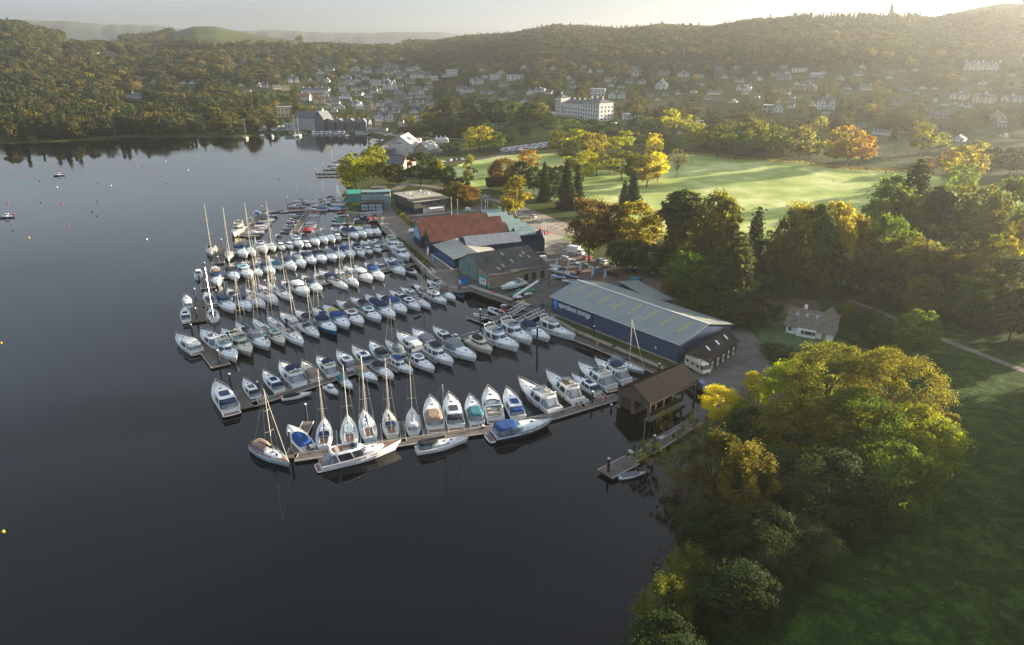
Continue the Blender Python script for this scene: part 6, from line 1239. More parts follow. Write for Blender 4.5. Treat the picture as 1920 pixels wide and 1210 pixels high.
for i in range(150):
    x, y = rr.uniform(590, 810), rr.uniform(128, 214); 
    if any(abs(x - h[0]) < (h[2] + 12) / 2 and abs(y - h[1]) < 5 for h in HL): continue
    h_ = (x, y, rr.uniform(11, 18), rr.uniform(6, 8), rr.choice(['side', 'side', 'gable', 'twin']), rr.choice('ggwwwc'), 'd', ZW if y > 180 else ZT); HL.append(h_); house(*h_)
for i in range(85):
    x, y = rr.uniform(860, 1900), rr.uniform(128, 200)
    if any(abs(x - h[0]) < (h[2] + 16) / 2 and abs(y - h[1]) < 8 for h in HL): continue
    h_ = (x, y, rr.uniform(9, 14), rr.uniform(5, 7), rr.choice(['side', 'gable', 'twin']), rr.choice('gwwwc'), 'd', ZH if x < 1160 else ZR); HL.append(h_); house(*h_)
G = {}
for r, d, z, p, lb in HREG: G.setdefault((d, z), []).append((r, p, lb))
for (d, z), L in G.items():
    L.sort(key=lambda t: t[1].x / t[1].y)
    for i, (r, p, lb) in enumerate(L): tag(r, lb or (f"{d} {z}" + (f", {from_left(i, len(L))} of them" if len(L) > 1 else ', the only such one')), 'house', 'houses ' + z)
# the long white hotel
def winrow(par, xs, zs, y, face='front', off=0.0):
    for x in xs:
        for z in zs: q = bpy.data.objects.new('window', WINME); C.objects.link(q); q.parent = par; q.location = (x, y, z) if face == 'front' else (y, x, z); q.rotation_euler = (0, 0, 0 if face == 'front' else math.pi / 2); q.scale = (1.3, 1, 1.4)
p = hit(1041, 216); p2 = hit(1126, 229); v = (p2 - p).xy; L = v.length; r = empty('hotel', (p.x, p.y, min(p.z, p2.z) - .5), math.atan2(v.y, v.x)); tag(r, 'long white four-storey hotel with tower and slate roofs on the slope above the course', 'hotel')
s_ = L / 62.0; r.scale = (s_, s_, s_); H = []
for nm, x0, x1, y0, y1, h in (('tower', 0, 8, 0, 9, 17.5), ('main_wing', 8, 40, 2, 13, 13.5), ('end_wing', 40, 62, -2, 14, 16)):
    q = MB(); q.box(((x0 + x1) / 2, (y0 + y1) / 2, h / 2), (x1 - x0, y1 - y0, h), HC['w']); w_ = q.build('wall', r)
    q = MB(); cx_, cy_ = (x0 + x1) / 2, (y0 + y1) / 2; a, b_ = x1 - x0 + .9, y1 - y0 + .9
    q.loft([[(cx_ - a / 2, cy_ - b_ / 2, h), (cx_ + a / 2, cy_ - b_ / 2, h), (cx_ + a / 2, cy_ + b_ / 2, h), (cx_ - a / 2, cy_ + b_ / 2, h)], [(cx_ - a / 2 + b_ * .4, cy_, h + 3.2), (cx_ + a / 2 - b_ * .4, cy_ - .01, h + 3.2), (cx_ + a / 2 - b_ * .4, cy_ + .01, h + 3.2), (cx_ - a / 2 + b_ * .4, cy_ + .01, h + 3.2)]], RC['d']); rf = q.build('roof', r)
    for x in np.arange(x0 + 3, x1, 7): q = MB(); q.box((x, cy_, h + 3.4), (1.2, .9, 2.6), HC['w']); q.build('chimney', rf)
    winrow(w_, np.arange(x0 + 2, x1 - .5, 3.4), [z for z in (2.2, 5.6, 9, 12.3, 14.6) if z < h - 1.2], y0 - .04)
    if nm == 'end_wing': winrow(w_, np.arange(y0 + 3, y1, 4), [2.2, 5.6, 9, 12.3], x1 + .04, 'side')
q = MB(); q.box((22, .6, 1.6), (30, 3, 3.2), HC['c']); q.box((22, .5, 3.3), (31, 4, .25), RC['l']); q.build('conservatory', r); q = MB(); q.box((-7, 3, 2), (13, 6, 4), HC['w']); q.build('side_wing', r)
HOUSE_SPOTS += [((p.x * (1 - t) + p2.x * t), (p.y * (1 - t) + p2.y * t), 12) for t in (0, .25, .5, .75, 1)]
# dark gabled lakeside hotel and hall
p = hit(612, 246); p2 = hit(690, 246); v = (p2 - p).xy; L = v.length; r = empty('hotel', (p.x, p.y, p.z - .4), math.atan2(v.y, v.x)); tag(r, 'dark stone lakeside hotel with white-edged gables behind the town quay', 'hotel'); s_ = L / 60; r.scale = (s_, 1, s_ * .9)
q = MB(); gable_wall(q, 0, 60, 3, 16, 13, 17.5, HC['s'], 'x'); w_ = q.build('wall', r); q = MB(); gable_roof(q, 0, 60, 3, 16, 13, 17.8, RC['d'], 'x', .4); rf = q.build('roof', r)
for x in (3, 16, 33, 50): 
    q = MB(); gable_wall(q, x, x + 8, 0, 8, 14, 19, HC['s'], 'y'); q.build('gable_bay', r); q = MB(); gable_roof(q, x, x + 8, 0, 8, 14, 19.3, RC['d'], 'y', .4); q.build('roof', r)
    q = MB(); q.path([(x - .3, -.5, 13.9), (x + 4, -.5, 19.5), (x + 8.3, -.5, 13.9)], .28, HC['w'], 4); q.build('bargeboard', r)
    winrow(w_, [x + 2.5, x + 5.5], [3, 7, 11], -.08)
for x in (12, 28, 44, 57): q = MB(); q.box((x, 9, 19), (1.6, 1.2, 4), HC['s']); q.build('chimney', rf)
winrow(w_, [13, 27, 30, 44, 47], [3, 7, 11], 2.9)
p = hit(552, 243); p2 = hit(610, 247); v = (p2 - p).xy; L = v.length; r = empty('hall', (p.x, p.y, p.z - .4), math.atan2(v.y, v.x)); tag(r, 'long grey hall with dark slate roof left of the dark lakeside hotel', 'hall')
q = MB(); gable_wall(q, 0, L * .72, 0, 14, 12, 17, HC['g'], 'x'); q.build('wall', r); q = MB(); gable_roof(q, 0, L * .72, 0, 14, 12, 17.3, RC['d'], 'x', .5); q.build('roof', r)
q = MB(); gable_wall(q, L * .72, L, -2, 14, 12.5, 18, HC['s'], 'y'); q.build('gable_end', r); q = MB(); gable_roof(q, L * .72, L, -2, 14, 12.5, 18.3, RC['d'], 'y', .5); q.build('roof', r)
HOUSE_SPOTS += [(hit(x, 244).x, hit(x, 244).y, 14) for x in range(556, 700, 18)]
# waterside sheds at the near end of the town
def bigshed(px, py, wpx, dep_, ze, zr, wm, rm, axis, label, name='boat_shed', cat='shed', rz=0.0):
    p = hit(px, py); k = mpp(p); W_ = wpx * k; r = empty(name, (p.x, p.y, p.z - .3), -math.atan2(p.x, p.y) + rz); tag(r, label, cat)
    q = MB(); gable_wall(q, -W_ / 2, W_ / 2, 0, dep_, ze, zr, wm, axis); q.build('wall', r); q = MB(); gable_roof(q, -W_ / 2, W_ / 2, 0, dep_, ze, zr + .25, rm, axis, .5); q.build('roof', r); return r, W_
r, W_ = bigshed(752, 290, 46, 26, 6.5, 13.5, HC['w'], RC['l'], 'y', 'large white-gabled boat shed with dark lettering band beside the lakeshore point', rz=-.25)
q = MB(); q.box((-2, -.08, 8.6), (7, .08, .35), M['rubber']); q.box((-1.6, -.1, 8.7), (.4, .08, 2.2), M['rubber']); q.ball((-3.6, -.1, 11.4), .45, M['glass'], 6); q.box((5, -.1, 4.0), (2.0, .08, .5), M['rubber']); q.build('sign', r)
bigshed(722, 294, 26, 12, 5, 5.6, HC['s'], RC['d'], 'x', 'low dark shed with pale eaves left of the white-gabled boat shed', rz=-.2); bigshed(790, 290, 30, 18, 4, 9, HC['p'], RC['l'], 'y', 'brown-roofed shed right of the white-gabled boat shed', rz=-.5)
bigshed(737, 318, 40, 14, 4, 8, HC['c'], RC['d'], 'x', 'dark brown-roofed lakeside building behind the yellow-green trees', 'lakeside_building', 'building', rz=-.3); bigshed(756, 314, 22, 10, 4, 7.5, HC['p'], RC['r'], 'y', 'small red-roofed wing with glazed gable behind the yellow-green trees', 'lakeside_building', 'building', rz=-.6)
for i, x in enumerate((819, 827, 835)):
    p = hit(x, 268); r = empty('marquee', p, rnd.uniform(-.2, .1)); tag(r, ('leftmost', 'middle', 'rightmost')[i] + ' of three white peaked tents behind the dark round tree by the boat park', 'tent', 'white peaked tents')
    q = MB(); q.box((0, 0, 1.4), (5.2, 5.2, 2.8), HC['w']); q.build('wall', r); q = MB(); q.loft([[(-2.9, -2.9, 2.8), (2.9, -2.9, 2.8), (2.9, 2.9, 2.8), (-2.9, 2.9, 2.8)], [(-.8, -.8, 4.6), (.8, -.8, 4.6), (.8, .8, 4.6), (-.8, .8, 4.6)], [(-.05, -.05, 6.4), (.05, -.05, 6.4), (.05, .05, 6.4), (-.05, .05, 6.4)]], HC['w']); q.build('canopy', r)
p = hit(783, 276); r = empty('passenger_boat', (p.x, p.y, p.z + .2), .25); tag(r, 'white two-deck passenger boat with red top deck behind the white-gabled shed', 'boat')
H_, D_2, st_ = hull_parts(24, 6, 1.6, 2.4, 'motor', M['gel'], M['deckw']); H_.build('hull', r); D_2.build('deck', r)
q = MB(); q.loft([oval(-11, 7, 2.6, 1.7, 2.5, 6), oval(-11, 6.6, 2.6, 4.2, 2.5, 6)], M['gel']); lo = q.build('lower_saloon', r); q = MB(); q.loft([oval(-10, 4, 2.4, 4.25, 2.5, 6), oval(-10, 3.6, 2.4, 6.6, 2.5, 6)], M['gel']); up = q.build('upper_saloon', r); q = MB(); q.box((-3, 0, 7.0), (7, 3.6, .7), M['redhull']); q.build('top_deck', r)
for i in range(8):
    for z_, y_, pr in ((3.2, 2.62, lo), (5.6, 2.42, up)):
        q = bpy.data.objects.new('window', WINME); C.objects.link(q); q.parent = pr; q.location = (-9 + i * 1.8, -y_, z_)
# headstones of the cemetery by the course
q = MB()
for i in range(260):
    x, y = rr.uniform(1520, 1770), rr.uniform(258, 305)
    if x < 1630 and y > 262: continue
    p = hit(x, y); q.box((p.x, p.y, p.z + .45), (.7, .15, .9), M['concrete'], rr.uniform(-.1, .1))
o = q.build('headstones'); tag(o, 'rows of small headstones in the cemetery beyond the big orange tree', 'headstones', kind='stuff')
# the low hedge line along the far edge of the course
hq = []; rs_ = np.random.default_rng(8)
def hedge(pts, hgt, wd, col, label, name='hedge'):
    Ps, Ns = [], []
    for a, b_ in zip(pts, pts[1:]):
        A, B2 = hit(*a), hit(*b_); L_ = (B2 - A).length; n = int(L_ * 22)
        t = rs_.uniform(0, 1, n); c = np.array(A)[None] * (1 - t[:, None]) + np.array(B2)[None] * t[:, None]; v = (B2 - A).normalized(); nn = np.array([-v.y, v.x, 0])
        a_ = rs_.uniform(0, math.pi, n); Ps.append(c + nn * (np.cos(a_) * wd / 2)[:, None] + np.array([0, 0, 1]) * (np.sin(a_) * hgt * rs_.uniform(.7, 1.1, n))[:, None]); Ns.append(nn * np.cos(a_)[:, None] + np.array([0, 0, 1.]) * np.sin(a_)[:, None])
    V, F = leaves(np.concatenate(Ps), np.concatenate(Ns), .35, rs_); o = bpy.data.objects.new(name, npmesh(name, V, F, [M['l_' + col]])); C.objects.link(o); tag(o, label, 'hedge'); return o
hedge([(1285, 289), (1420, 300), (1500, 307), (1600, 320), (1715, 324)], 2.2, 2.5, 'brown', 'ragged brown hedge along the far edge of the bright fairway')
hedge([(722, 432), (760, 462), (800, 497), (812, 508)], 1.6, 2.0, 'olive', 'clipped olive hedge along the harbour edge of the waterfront path'); hedge([(780, 428), (800, 452), (815, 470)], 2.2, 2.4, 'dark', 'dark hedge along the front of the red-roofed boat sheds')
hedge([(905, 384), (930, 393), (955, 408), (975, 414)], 1.4, 1.6, 'dark', 'low dark hedge along the roadside of the marked car park'); hedge([(745, 398), (760, 412), (778, 428)], 1.5, 2.5, 'olive', 'straggling olive hedge between the path and the clubhouse')
hedge([(1060, 448), (1095, 462), (1104, 476)], 2.2, 3, 'green', 'rounded green hedge beside the white box truck'); hedge([(800, 386), (850, 388), (885, 384)], 1.3, 1.8, 'brown', 'brown autumn hedge right of the clubhouse')
hedge([(1425, 655), (1470, 664), (1500, 668)], 2.2, 3.5, 'dark', 'dark shrubbery edging the front garden of the white cottage'); hedge([(1150, 278), (1200, 280), (1240, 285), (1290, 288)], 2.0, 2.5, 'dark', 'dark hedge behind the slender yellow tree at the far fairway edge')
# ---------------------------------------------------------------- vehicles
CP = {k: mat('car_paint_' + k, v, .25, .6, var=.06, coat=.4) for k, v in dict(white=(.68, .69, .70), silver=(.38, .40, .42), grey=(.13, .14, .155), black=(.018, .019, .022), red=(.42, .03, .02), blue=(.04, .10, .28), teal=(.02, .22, .30), dark=(.04, .05, .06), cream=(.6, .55, .42)).items()}
M['tyre'] = mat('tyre_rubber', (.018, .018, .018), .85); M['lampw'] = mat('lamp_glass', (.75, .75, .7), .15); M['lampr'] = mat('tail_lamp', (.45, .02, .02), .2)
VP = {}
def xprof(q, pts, hw0, hw1, m):              # side outline (x,z,k) swept across the width; k narrows towards the roof
    rings = []
    for s_ in (-1, 1): rings.append([(x, s_ * (hw1 if k else hw0), z) for x, z, k in pts])
    q.loft(rings, m)
def veh_proto(kind, col):
    if (kind, col) in VP: return VP[(kind, col)]
    c = CP[col]; P = []; B, G_ = MB(), MB()
    if kind == 'car':
        xprof(B, [(-2.1, .35, 0), (2.1, .35, 0), (2.15, .62, 0), (1.95, .82, 0), (.95, .95, 0), (-2.0, .98, 0), (-2.15, .75, 0)], .88, .88, c); xprof(B, [(-1.75, .95, 0), (.95, .95, 0), (.25, 1.38, 1), (-1.35, 1.42, 1)], .80, .64, c); ws, wx, L = [(1.3, .31), (-1.3, .31)], .84, 4.3
        xprof(G_, [(-1.80, .99, 0), (1.0, .97, 0), (.27, 1.34, 1), (-1.40, 1.36, 1)], .815, .66, M['glass'])
    elif kind == 'estate':
        xprof(B, [(-2.3, .35, 0), (2.3, .35, 0), (2.35, .66, 0), (2.1, .88, 0), (1.0, 1.0, 0), (-2.3, 1.03, 0), (-2.35, .75, 0)], .9, .9, c); xprof(B, [(-2.2, 1.0, 0), (1.0, 1.0, 0), (.3, 1.5, 1), (-1.95, 1.52, 1)], .82, .66, c); xprof(G_, [(-2.26, 1.04, 0), (1.05, 1.02, 0), (.32, 1.44, 1), (-2.0, 1.45, 1)], .835, .68, M['glass']); ws, wx, L = [(1.4, .33), (-1.4, .33)], .86, 4.7
    elif kind == 'van':
        xprof(B, [(-2.3, .35, 0), (2.3, .35, 0), (2.35, .75, 0), (1.7, 1.05, 0), (1.0, 1.85, 1), (-2.2, 1.92, 1), (-2.35, 1.0, 0)], .92, .82, c); xprof(G_, [(1.66, 1.10, 0), (1.06, 1.80, 1), (.4, 1.80, 1), (.4, 1.15, 0)], .93, .835, M['glass']); ws, wx, L = [(1.5, .33), (-1.4, .33)], .88, 4.7
    elif kind == 'truck':
        xprof(B, [(1.2, .45, 0), (3.3, .45, 0), (3.35, 1.1, 0), (2.8, 1.3, 0), (2.3, 2.2, 1), (1.2, 2.3, 1)], 1.0, .92, c); xprof(G_, [(2.84, 1.34, 0), (2.36, 2.1, 1), (1.7, 2.1, 1), (1.7, 1.35, 0)], 1.01, .93, M['glass']); bx = MB(); bx.box((-1.2, 0, 1.85), (4.7, 2.2, 2.5), CP['white']); bx.box((.9, 0, 3.0), (.8, 2.0, .5), CP['white'], taper=.8); P.append(('cargo_box', bx)); ws, wx, L = [(2.3, .38), (-2.0, .38)], .95, 6.9
    elif kind == 'motorhome':
        xprof(B, [(-3.6, .45, 0), (3.4, .45, 0), (3.65, 1.0, 0), (3.3, 1.6, 0), (2.7, 2.85, 1), (-3.55, 2.95, 1)], 1.15, 1.08, CP['cream']); xprof(G_, [(3.36, 1.62, 0), (2.86, 2.6, 1), (2.3, 2.6, 1), (2.3, 1.65, 0)], 1.16, 1.10, M['glass'])
        for x in (-2.6, -.6, 1.2):
            for s_ in (1, -1): G_.box((x, s_ * 1.14, 1.9), (1.0, .06, .6), M['glass'])
        rv = MB()
        for x in (-2.6, -1.2, .4, 1.9): rv.box((x, 0, 3.0), (.6, .6, .18), M['f_grey'] if x < 0 else M['white'])
        P.append(('roof_vent', rv)); ws, wx, L = [(2.3, .38), (-2.0, .38)], 1.05, 7.3
    P = [('body', B), ('windows', G_)] + P
    P2 = [(nm, q.mesh(nm), (0, 0, 0)) for nm, q in P]; wq = MB(); wq.tube((0, -.11, 0), (0, .11, 0), .33, M['tyre'], n=12); wq.tube((0, -.125, 0), (0, .125, 0), .18, CP['silver'], n=8); wm = wq.mesh('wheel')
    for x, rz in ws:
        for s_ in (1, -1): P2.append(('wheel', wm, (x, s_ * wx, rz)))
    lq = MB(); lq.box((0, 0, 0), (.1, .3, .16), M['lampw']); lm = lq.mesh('headlight'); tq = MB(); tq.box((0, 0, 0), (.1, .2, .25), M['lampr']); tm = tq.mesh('tail_light'); fx = dict(car=2.1, estate=2.3, van=2.27, truck=3.3, motorhome=3.55)[kind]; bx_ = dict(car=-2.12, estate=-2.33, van=-2.33, truck=-3.52, motorhome=-3.58)[kind]
    for s_ in (1, -1): P2.append(('headlight', lm, (fx, s_ * wx * .8, .68))); P2.append(('tail_light', tm, (bx_, s_ * wx * .85, .85)))
    VP[(kind, col)] = P2; return P2
VN = dict(car='parked_car', estate='parked_car', van='van', truck='box_truck', motorhome='motorhome')
def vehicle(kind, col, px, py, qx_, qy_, label, group='vehicles parked about the marina'):
    """rear wheel line (px,py) to front (qx,qy)"""
    a, b_ = (at(px, py, 1.36), at(qx_, qy_, 1.36)) if py > 385 else (hit(px, py), hit(qx_, qy_)); m_ = (a + b_) / 2; v = (b_ - a).xy
    zz = 1.40 if py > 385 else gz(m_.x, m_.y) + (.5 if py < 310 else .1)
    r = empty(VN[kind], (m_.x, m_.y, zz), math.atan2(v.y, v.x)); tag(r, label, {'car': 'car', 'estate': 'car', 'van': 'van', 'truck': 'truck', 'motorhome': 'motorhome'}[kind], group)
    for nm, me, lo in veh_proto(kind, col): o = bpy.data.objects.new(nm, me); C.objects.link(o); o.parent = r; o.location = lo
vehicle('motorhome', 'cream', 1288, 684, 1327, 707, 'cream motorhome parked beside the dark timber barn')
vehicle('car', 'blue', 1309, 722, 1324, 733, 'pale blue car half hidden behind the boathouse beside the yellow tree')
vehicle('truck', 'white', 1066, 474, 1096, 480, 'white box truck parked at the edge of the brown car park')
for k, c, a, b_, c2, d, lb in [
 ('car', 'red', 1094, 488, 1108, 484, 'red car parked under the russet trees right of the white truck'), ('estate', 'dark', 1122, 493, 1134, 489, 'dark car behind the white estate car under the trees'), ('estate', 'white', 1128, 498, 1146, 492, 'white estate car parked under the trees'),
 ('car', 'silver', 1148, 503, 1156, 496, 'silver car third along under the trees from the white truck'), ('car', 'blue', 1174, 511, 1184, 503, 'blue car parked nose out under the dark bushes'), ('car', 'black', 1184, 512, 1194, 505, 'black car beside the blue one under the dark bushes'), ('car', 'dark', 1214, 522, 1236, 517, 'dark car alone below the yellow bush'),
 ('van', 'teal', 1184, 529, 1206, 534, 'teal van parked behind the long blue shed'), ('car', 'white', 1196, 539, 1208, 543, 'white car almost hidden behind the shed roof beside the teal van'), ('estate', 'silver', 1056, 487, 1068, 490, 'silver car first in the row behind the feather flags'), ('car', 'silver', 1072, 492, 1084, 497, 'silver car second in the row behind the feather flags'),
 ('car', 'grey', 1094, 499, 1108, 505, 'grey car in the middle of the row behind the feather flags'), ('estate', 'grey', 1116, 508, 1130, 514, 'grey car next to last in the row behind the feather flags'), ('estate', 'black', 1140, 514, 1158, 521, 'black car last in the row behind the feather flags'),
 ('van', 'white', 1020, 489, 1006, 490, 'white van parked at the roadside by the stone workshop'), ('car', 'black', 1022, 480, 1008, 480, 'black car parked behind the white roadside van'), ('van', 'dark', 1030, 497, 1016, 500, 'dark blue van parked in front of the white roadside van'), ('van', 'red', 1012, 437, 1028, 441, 'red van parked on the pale forecourt by the sheds'),
 ('car', 'grey', 1006, 458, 1008, 450, 'grey car parked behind the white flagpoles on the forecourt'), ('car', 'white', 906, 372, 916, 370, 'white car driving on the road behind the orange trees'), ('car', 'white', 1003, 409, 994, 407, 'white car in the marked car park beside the gold birch'),
 ('car', 'white', 842, 304, 850, 302, 'white car parked at the near corner of the boat park'), ('car', 'blue', 852, 303, 859, 301, 'blue car second at the near corner of the boat park'), ('car', 'grey', 862, 302, 869, 300, 'grey car third at the near corner of the boat park'), ('car', 'silver', 826, 306, 833, 305, 'silver car beside the dark round tree by the town road'),
 ('car', 'dark', 740, 372, 735, 368, 'dark car behind the flat-roofed clubhouse'), ('car', 'white', 752, 369, 747, 366, 'white car behind the flat-roofed clubhouse'), ('car', 'silver', 764, 367, 759, 364, 'silver car behind the flat-roofed clubhouse'), ('van', 'white', 880, 398, 873, 395, 'white van behind the pale green shed gables')]: vehicle(k, c, a, b_, c2, d, lb)
# boats standing ashore, each on its own trailer or blocks
def ashore(kind, s, b_, fab, hul, opt, label, zup=.9, **kw):
    o = boat(kind, s, b_, fab, hul, opt, False, label, 'boats standing ashore', z=1.36 + zup, **kw); L = NOML[kind] * o.scale.x
    r = empty('boat_trailer', (o.location.x, o.location.y, 1.38), o.rotation_euler.z); tag(r, 'steel trailer carrying the ' + ' '.join(label.split()[:11]), 'trailer', 'boat trailers')
    q = MB(); q.path([(-L * .35, -.6, .45), (L * .2, -.6, .45), (L * .55, 0, .45), (L * .2, .6, .45), (-L * .35, .6, .45)], .07, M['steel'], 4)
    for x in (-L * .25, 0, L * .2): q.box((x, 0, zup * .5 + .2), (.15, 1.5, zup - .3), M['f_navy'])
    q.build('chassis', r)
    for s_ in (1, -1): q = MB(); q.tube((-L * .1, s_ * .9 - .1, .33), (-L * .1, s_ * .9 + .1, .33), .33, M['tyre'], n=10); q.build('wheel', r)
ashore('sport', (985, 529), (940, 541), 'white', 'white', 'open', 'white sports boat with radar arch on the quay below the stone workshop', 1.0)
ashore('sail', (812, 421), (772, 433), 'white', 'white', 'nohood', 'white yacht hull ashore beside the red-roofed boat sheds', 1.0, L=9) if 0 else ashore('sport', (800, 426), (762, 436), 'navy', 'white', '', 'white motor boat ashore at left end of the red-roofed sheds', 1.0, L=9.5)
ashore('hard', (814, 413), (780, 417), 'white', 'white', '', 'white hardtop cruiser ashore behind the red-roofed sheds', 1.2, L=10)
ashore('open', (1052, 501), (1030, 497), 'white', 'white', '', 'small white speedboat ashore nearest the dark blue van', .7); ashore('sport', (1058, 509), (1032, 505), 'black', 'white', '', 'white sports boat with black canopy ashore by the first feather flag', .9)
ashore('open', (1060, 519), (1034, 515), 'blue', 'white', '', 'speedboat with bright blue cover ashore behind the blue shed', .7); ashore('open', (1085, 518), (1060, 512), 'navy', 'pale', '', 'pale blue speedboat ashore between the feather flags', .7); ashore('open', (1080, 527), (1058, 525), 'grey', 'white', '', 'white speedboat ashore close behind the blue shed roof', .7)
ashore('rib', (1090, 509), (1078, 505), 'red', 'grey', '', 'small red inflatable boat ashore between the feather flags', .5)
# green pedal boats and the white slide stacked by the quay
q0 = at(966, 560, 1.37); gr_ = mat('green_plastic', (.03, .30, .13), .4, var=.15)
for i, (x, y, z_, rz) in enumerate(((968, 556, 1.5, .1), (982, 551, 1.5, .3), (996, 548, 1.5, .2), (976, 553, 2.2, .2))):
    p = at(x, y, 1.37); r = empty('pedal_boat', (p.x, p.y, z_ + .4), rz + .3); tag(r, ('first', 'second', 'third', 'topmost')[i] + ' of the green pedal boats heaped on the quay rack', 'pedal boat', 'green pedal boats'); 
    q = MB()
    for s_ in (1, -1): q.loft([oval(-1.5, 1.6, .33, 0, 1.8, 3), oval(-1.5, 1.7, .36, .35, 1.8, 3)], gr_); q.v[-40:] = [(a, b2 + s_ * .62, c_) for a, b2, c_ in q.v[-40:]]
    q.box((0, 0, .36), (1.6, 1.1, .12), gr_); q.build('hull', r); q = MB(); q.box((-.3, 0, .65), (.5, 1.0, .5), gr_, taper=.8); q.build('seat', r)
a, b_ = at(964, 556, 3.4), at(1008, 528, 3.9); r = empty('mast_tube', a); tag(r, 'long white tube with green end caps lying slanted over the pedal boats', 'tube'); q = MB(); q.tube((0, 0, 0), b_ - a, .42, M['white'], n=10); q.build('tube', r)
q = MB(); v = (b_ - a).normalized(); q.tube(b_ - a, b_ - a + v * .8, .5, gr_, .7, 10); q.build('end_cap', r)
for (x, y) in ((970, 562), (990, 556)):
    p = at(x, y, 1.37); r = empty('boat_rack', p, .4); tag(r, ('steel rack under the green pedal boats nearest the quay edge' if x == 970 else 'steel rack under the green pedal boats farther from the quay edge'), 'rack', 'boat racks'); q = MB()
    for dx in (-1.2, 1.2):
        for dy in (-.8, .8): q.tube((dx, dy, 0), (dx, dy, .9), .05, M['steel'], n=4)
    q.box((0, 0, .92), (2.8, 1.9, .1), M['steel']); q.build('frame', r)
for nm, x, y, rad, m_, lb in (('buoy', 925, 549, .55, M['red'], 'red ball buoy on the quay between the kiosk and the sports boat'), ('buoy', 981, 566, .6, M['yellow'], 'yellow ball buoy on the quay beside the boat racks'), ('buoy', 893, 381, .3, M['orange'], 'small orange ball beside the road behind the sheds')):
    p = at(x, y, 1.37 + rad * .8); r = empty(nm, p); tag(r, lb, 'buoy'); q = MB(); q.ball((0, 0, 0), rad, m_, 10); q.build('float', r, True); q = MB(); q.tube((0, 0, rad * .9), (0, 0, rad * 1.3), .08, M['rubber']); q.build('eye', r)
for i in range(5):
    p = at(903.5 + i * 3.4, 549 + i * 1.6, .55); r = empty('fender_buoy', p); tag(r, ('leftmost', 'second from left', 'middle', 'second from right', 'rightmost')[i] + ' of five orange fenders hanging on the harbour wall', 'fender', 'orange fenders on the harbour wall'); q = MB(); q.ball((0, 0, 0), .34, M['orange'], 8); q.build('ball', r, True); q = MB(); q.tube((0, 0, .3), (0, .3, 1.3), .03, M['rubber'], n=4); q.build('rope', r)
# kiosk, skip, fuel post, containers
r, L = frame('kiosk', (899, 534), (911, 538), 1.37, 'small white and turquoise harbour kiosk beside the stone workshop', 'kiosk'); T_ = mat('turquoise_trim', (.05, .38, .36), .5)
part(r, 'wall', lambda q: (q.box((L / 2, 1.1, 1.5), (L, 2.2, 2.4), M['white']), q.box((L / 2, 1.1, .3), (L + .06, 2.26, .35), T_))); part(r, 'roof', lambda q: q.box((L / 2, 1.1, 2.85), (L + .3, 2.5, .35), T_))
for x in (L * .35, L * .7): q = MB(); q.box((x, -.05, 1.8), (.5, .08, .6), M['glass']); q.build('window', r)
q = MB(); q.box((L + .03, 1.3, 1.5), (.08, .7, 1.0), M['glass']); q.build('window', r)
r, L = frame('fuel_pump', (914, 541), (917, 542), 1.37, 'slim turquoise fuel post beside the harbour kiosk', 'fuel pump'); part(r, 'body', lambda q: q.box((.3, .3, .9), (.5, .4, 1.8), T_)); part(r, 'display', lambda q: q.box((.3, .08, 1.4), (.35, .06, .4), M['white']))
r, L = frame('container', (868, 534), (878, 530), 1.37, 'blue waste container with white lid box on the quay left of the kiosk', 'container'); part(r, 'body', lambda q: q.box((L / 2, .8, .8), (L, 1.6, 1.6), M['sign_blue'])); part(r, 'lid', lambda q: q.box((L / 2, .8, 1.65), (L + .1, 1.7, .1), M['f_blue']))
r, L = frame('container', (860, 533), (866, 533), 1.37, 'small white storage box left of the blue waste container', 'container'); part(r, 'body', lambda q: q.box((L / 2, .6, .7), (L, 1.2, 1.4), M['white'])); part(r, 'lid', lambda q: q.box((L / 2, .6, 1.45), (L + .1, 1.3, .1), M['orange']))
# flags
def feather(px, py, m_, label, h=4.2, lean=.3):
    p = at(px, py, 1.37) if py > 372 else hit(px, py); r = empty('feather_flag', p, rnd.uniform(-.3, .3)); tag(r, label, 'flag', 'feather flags'); q = MB(); q.path([(0, 0, 0), (0, 0, h * .7), (.12, 0, h * .92), (.35, 0, h)], .035, M['letter'], 4); q.build('pole', r)
    q = MB(); pts = [(.03, .9), (.55, 1.1), (.75, h * .6), (.72, h * .88), (.4, h), (.12, h * .92), (.03, h * .7)]
    for s_, o_ in ((1, .02), (-1, -.02)): f = [(x, o_, z) for x, z in pts]; q.face(f if s_ > 0 else f[::-1], m_)
    q.build('banner', r)
FB = mat('pale_blue_banner', (.30, .50, .72), .8, var=.4, scale=1.2); 
for i, (x, y) in enumerate(((1042, 503), (1064, 508), (1086, 513), (1109, 523), (1132, 527))): feather(x, y, FB, ('leftmost', 'second from left', 'middle', 'second from right', 'rightmost')[i] + ' pale blue feather flag in the row behind the blue shed')
feather(801, 483, M['letter'], 'white feather flag nearest the harbour wall by the showroom'); feather(811, 492, M['f_sky'], 'pale feather flag near the truss gangway by the showroom', 3.2); feather(732, 373, M['red'], 'red feather flag behind the teal boat-hire building', 3.6); feather(715, 383, M['red'], 'red feather flag at right corner of the boat-hire building', 3.2)
feather(777, 397, M['yellow'], 'orange feather flag at the corner of the clubhouse', 4.5); feather(987, 437, M['letter'], 'white feather flag on the pale forecourt by the green gables', 3.6)
def flagpole(px, py, h, label):
    p = at(px, py, 1.37) if py > 385 else hit(px, py); r = empty('flagpole', p); tag(r, label, 'flagpole', 'bare white flagpoles'); q = MB(); q.tube((0, 0, 0), (0, 0, h), .13, M['white'], .07, 6); q.build('pole', r); q = MB(); q.ball((0, 0, h + .1), .18, M['white'], 6); q.build('finial', r)
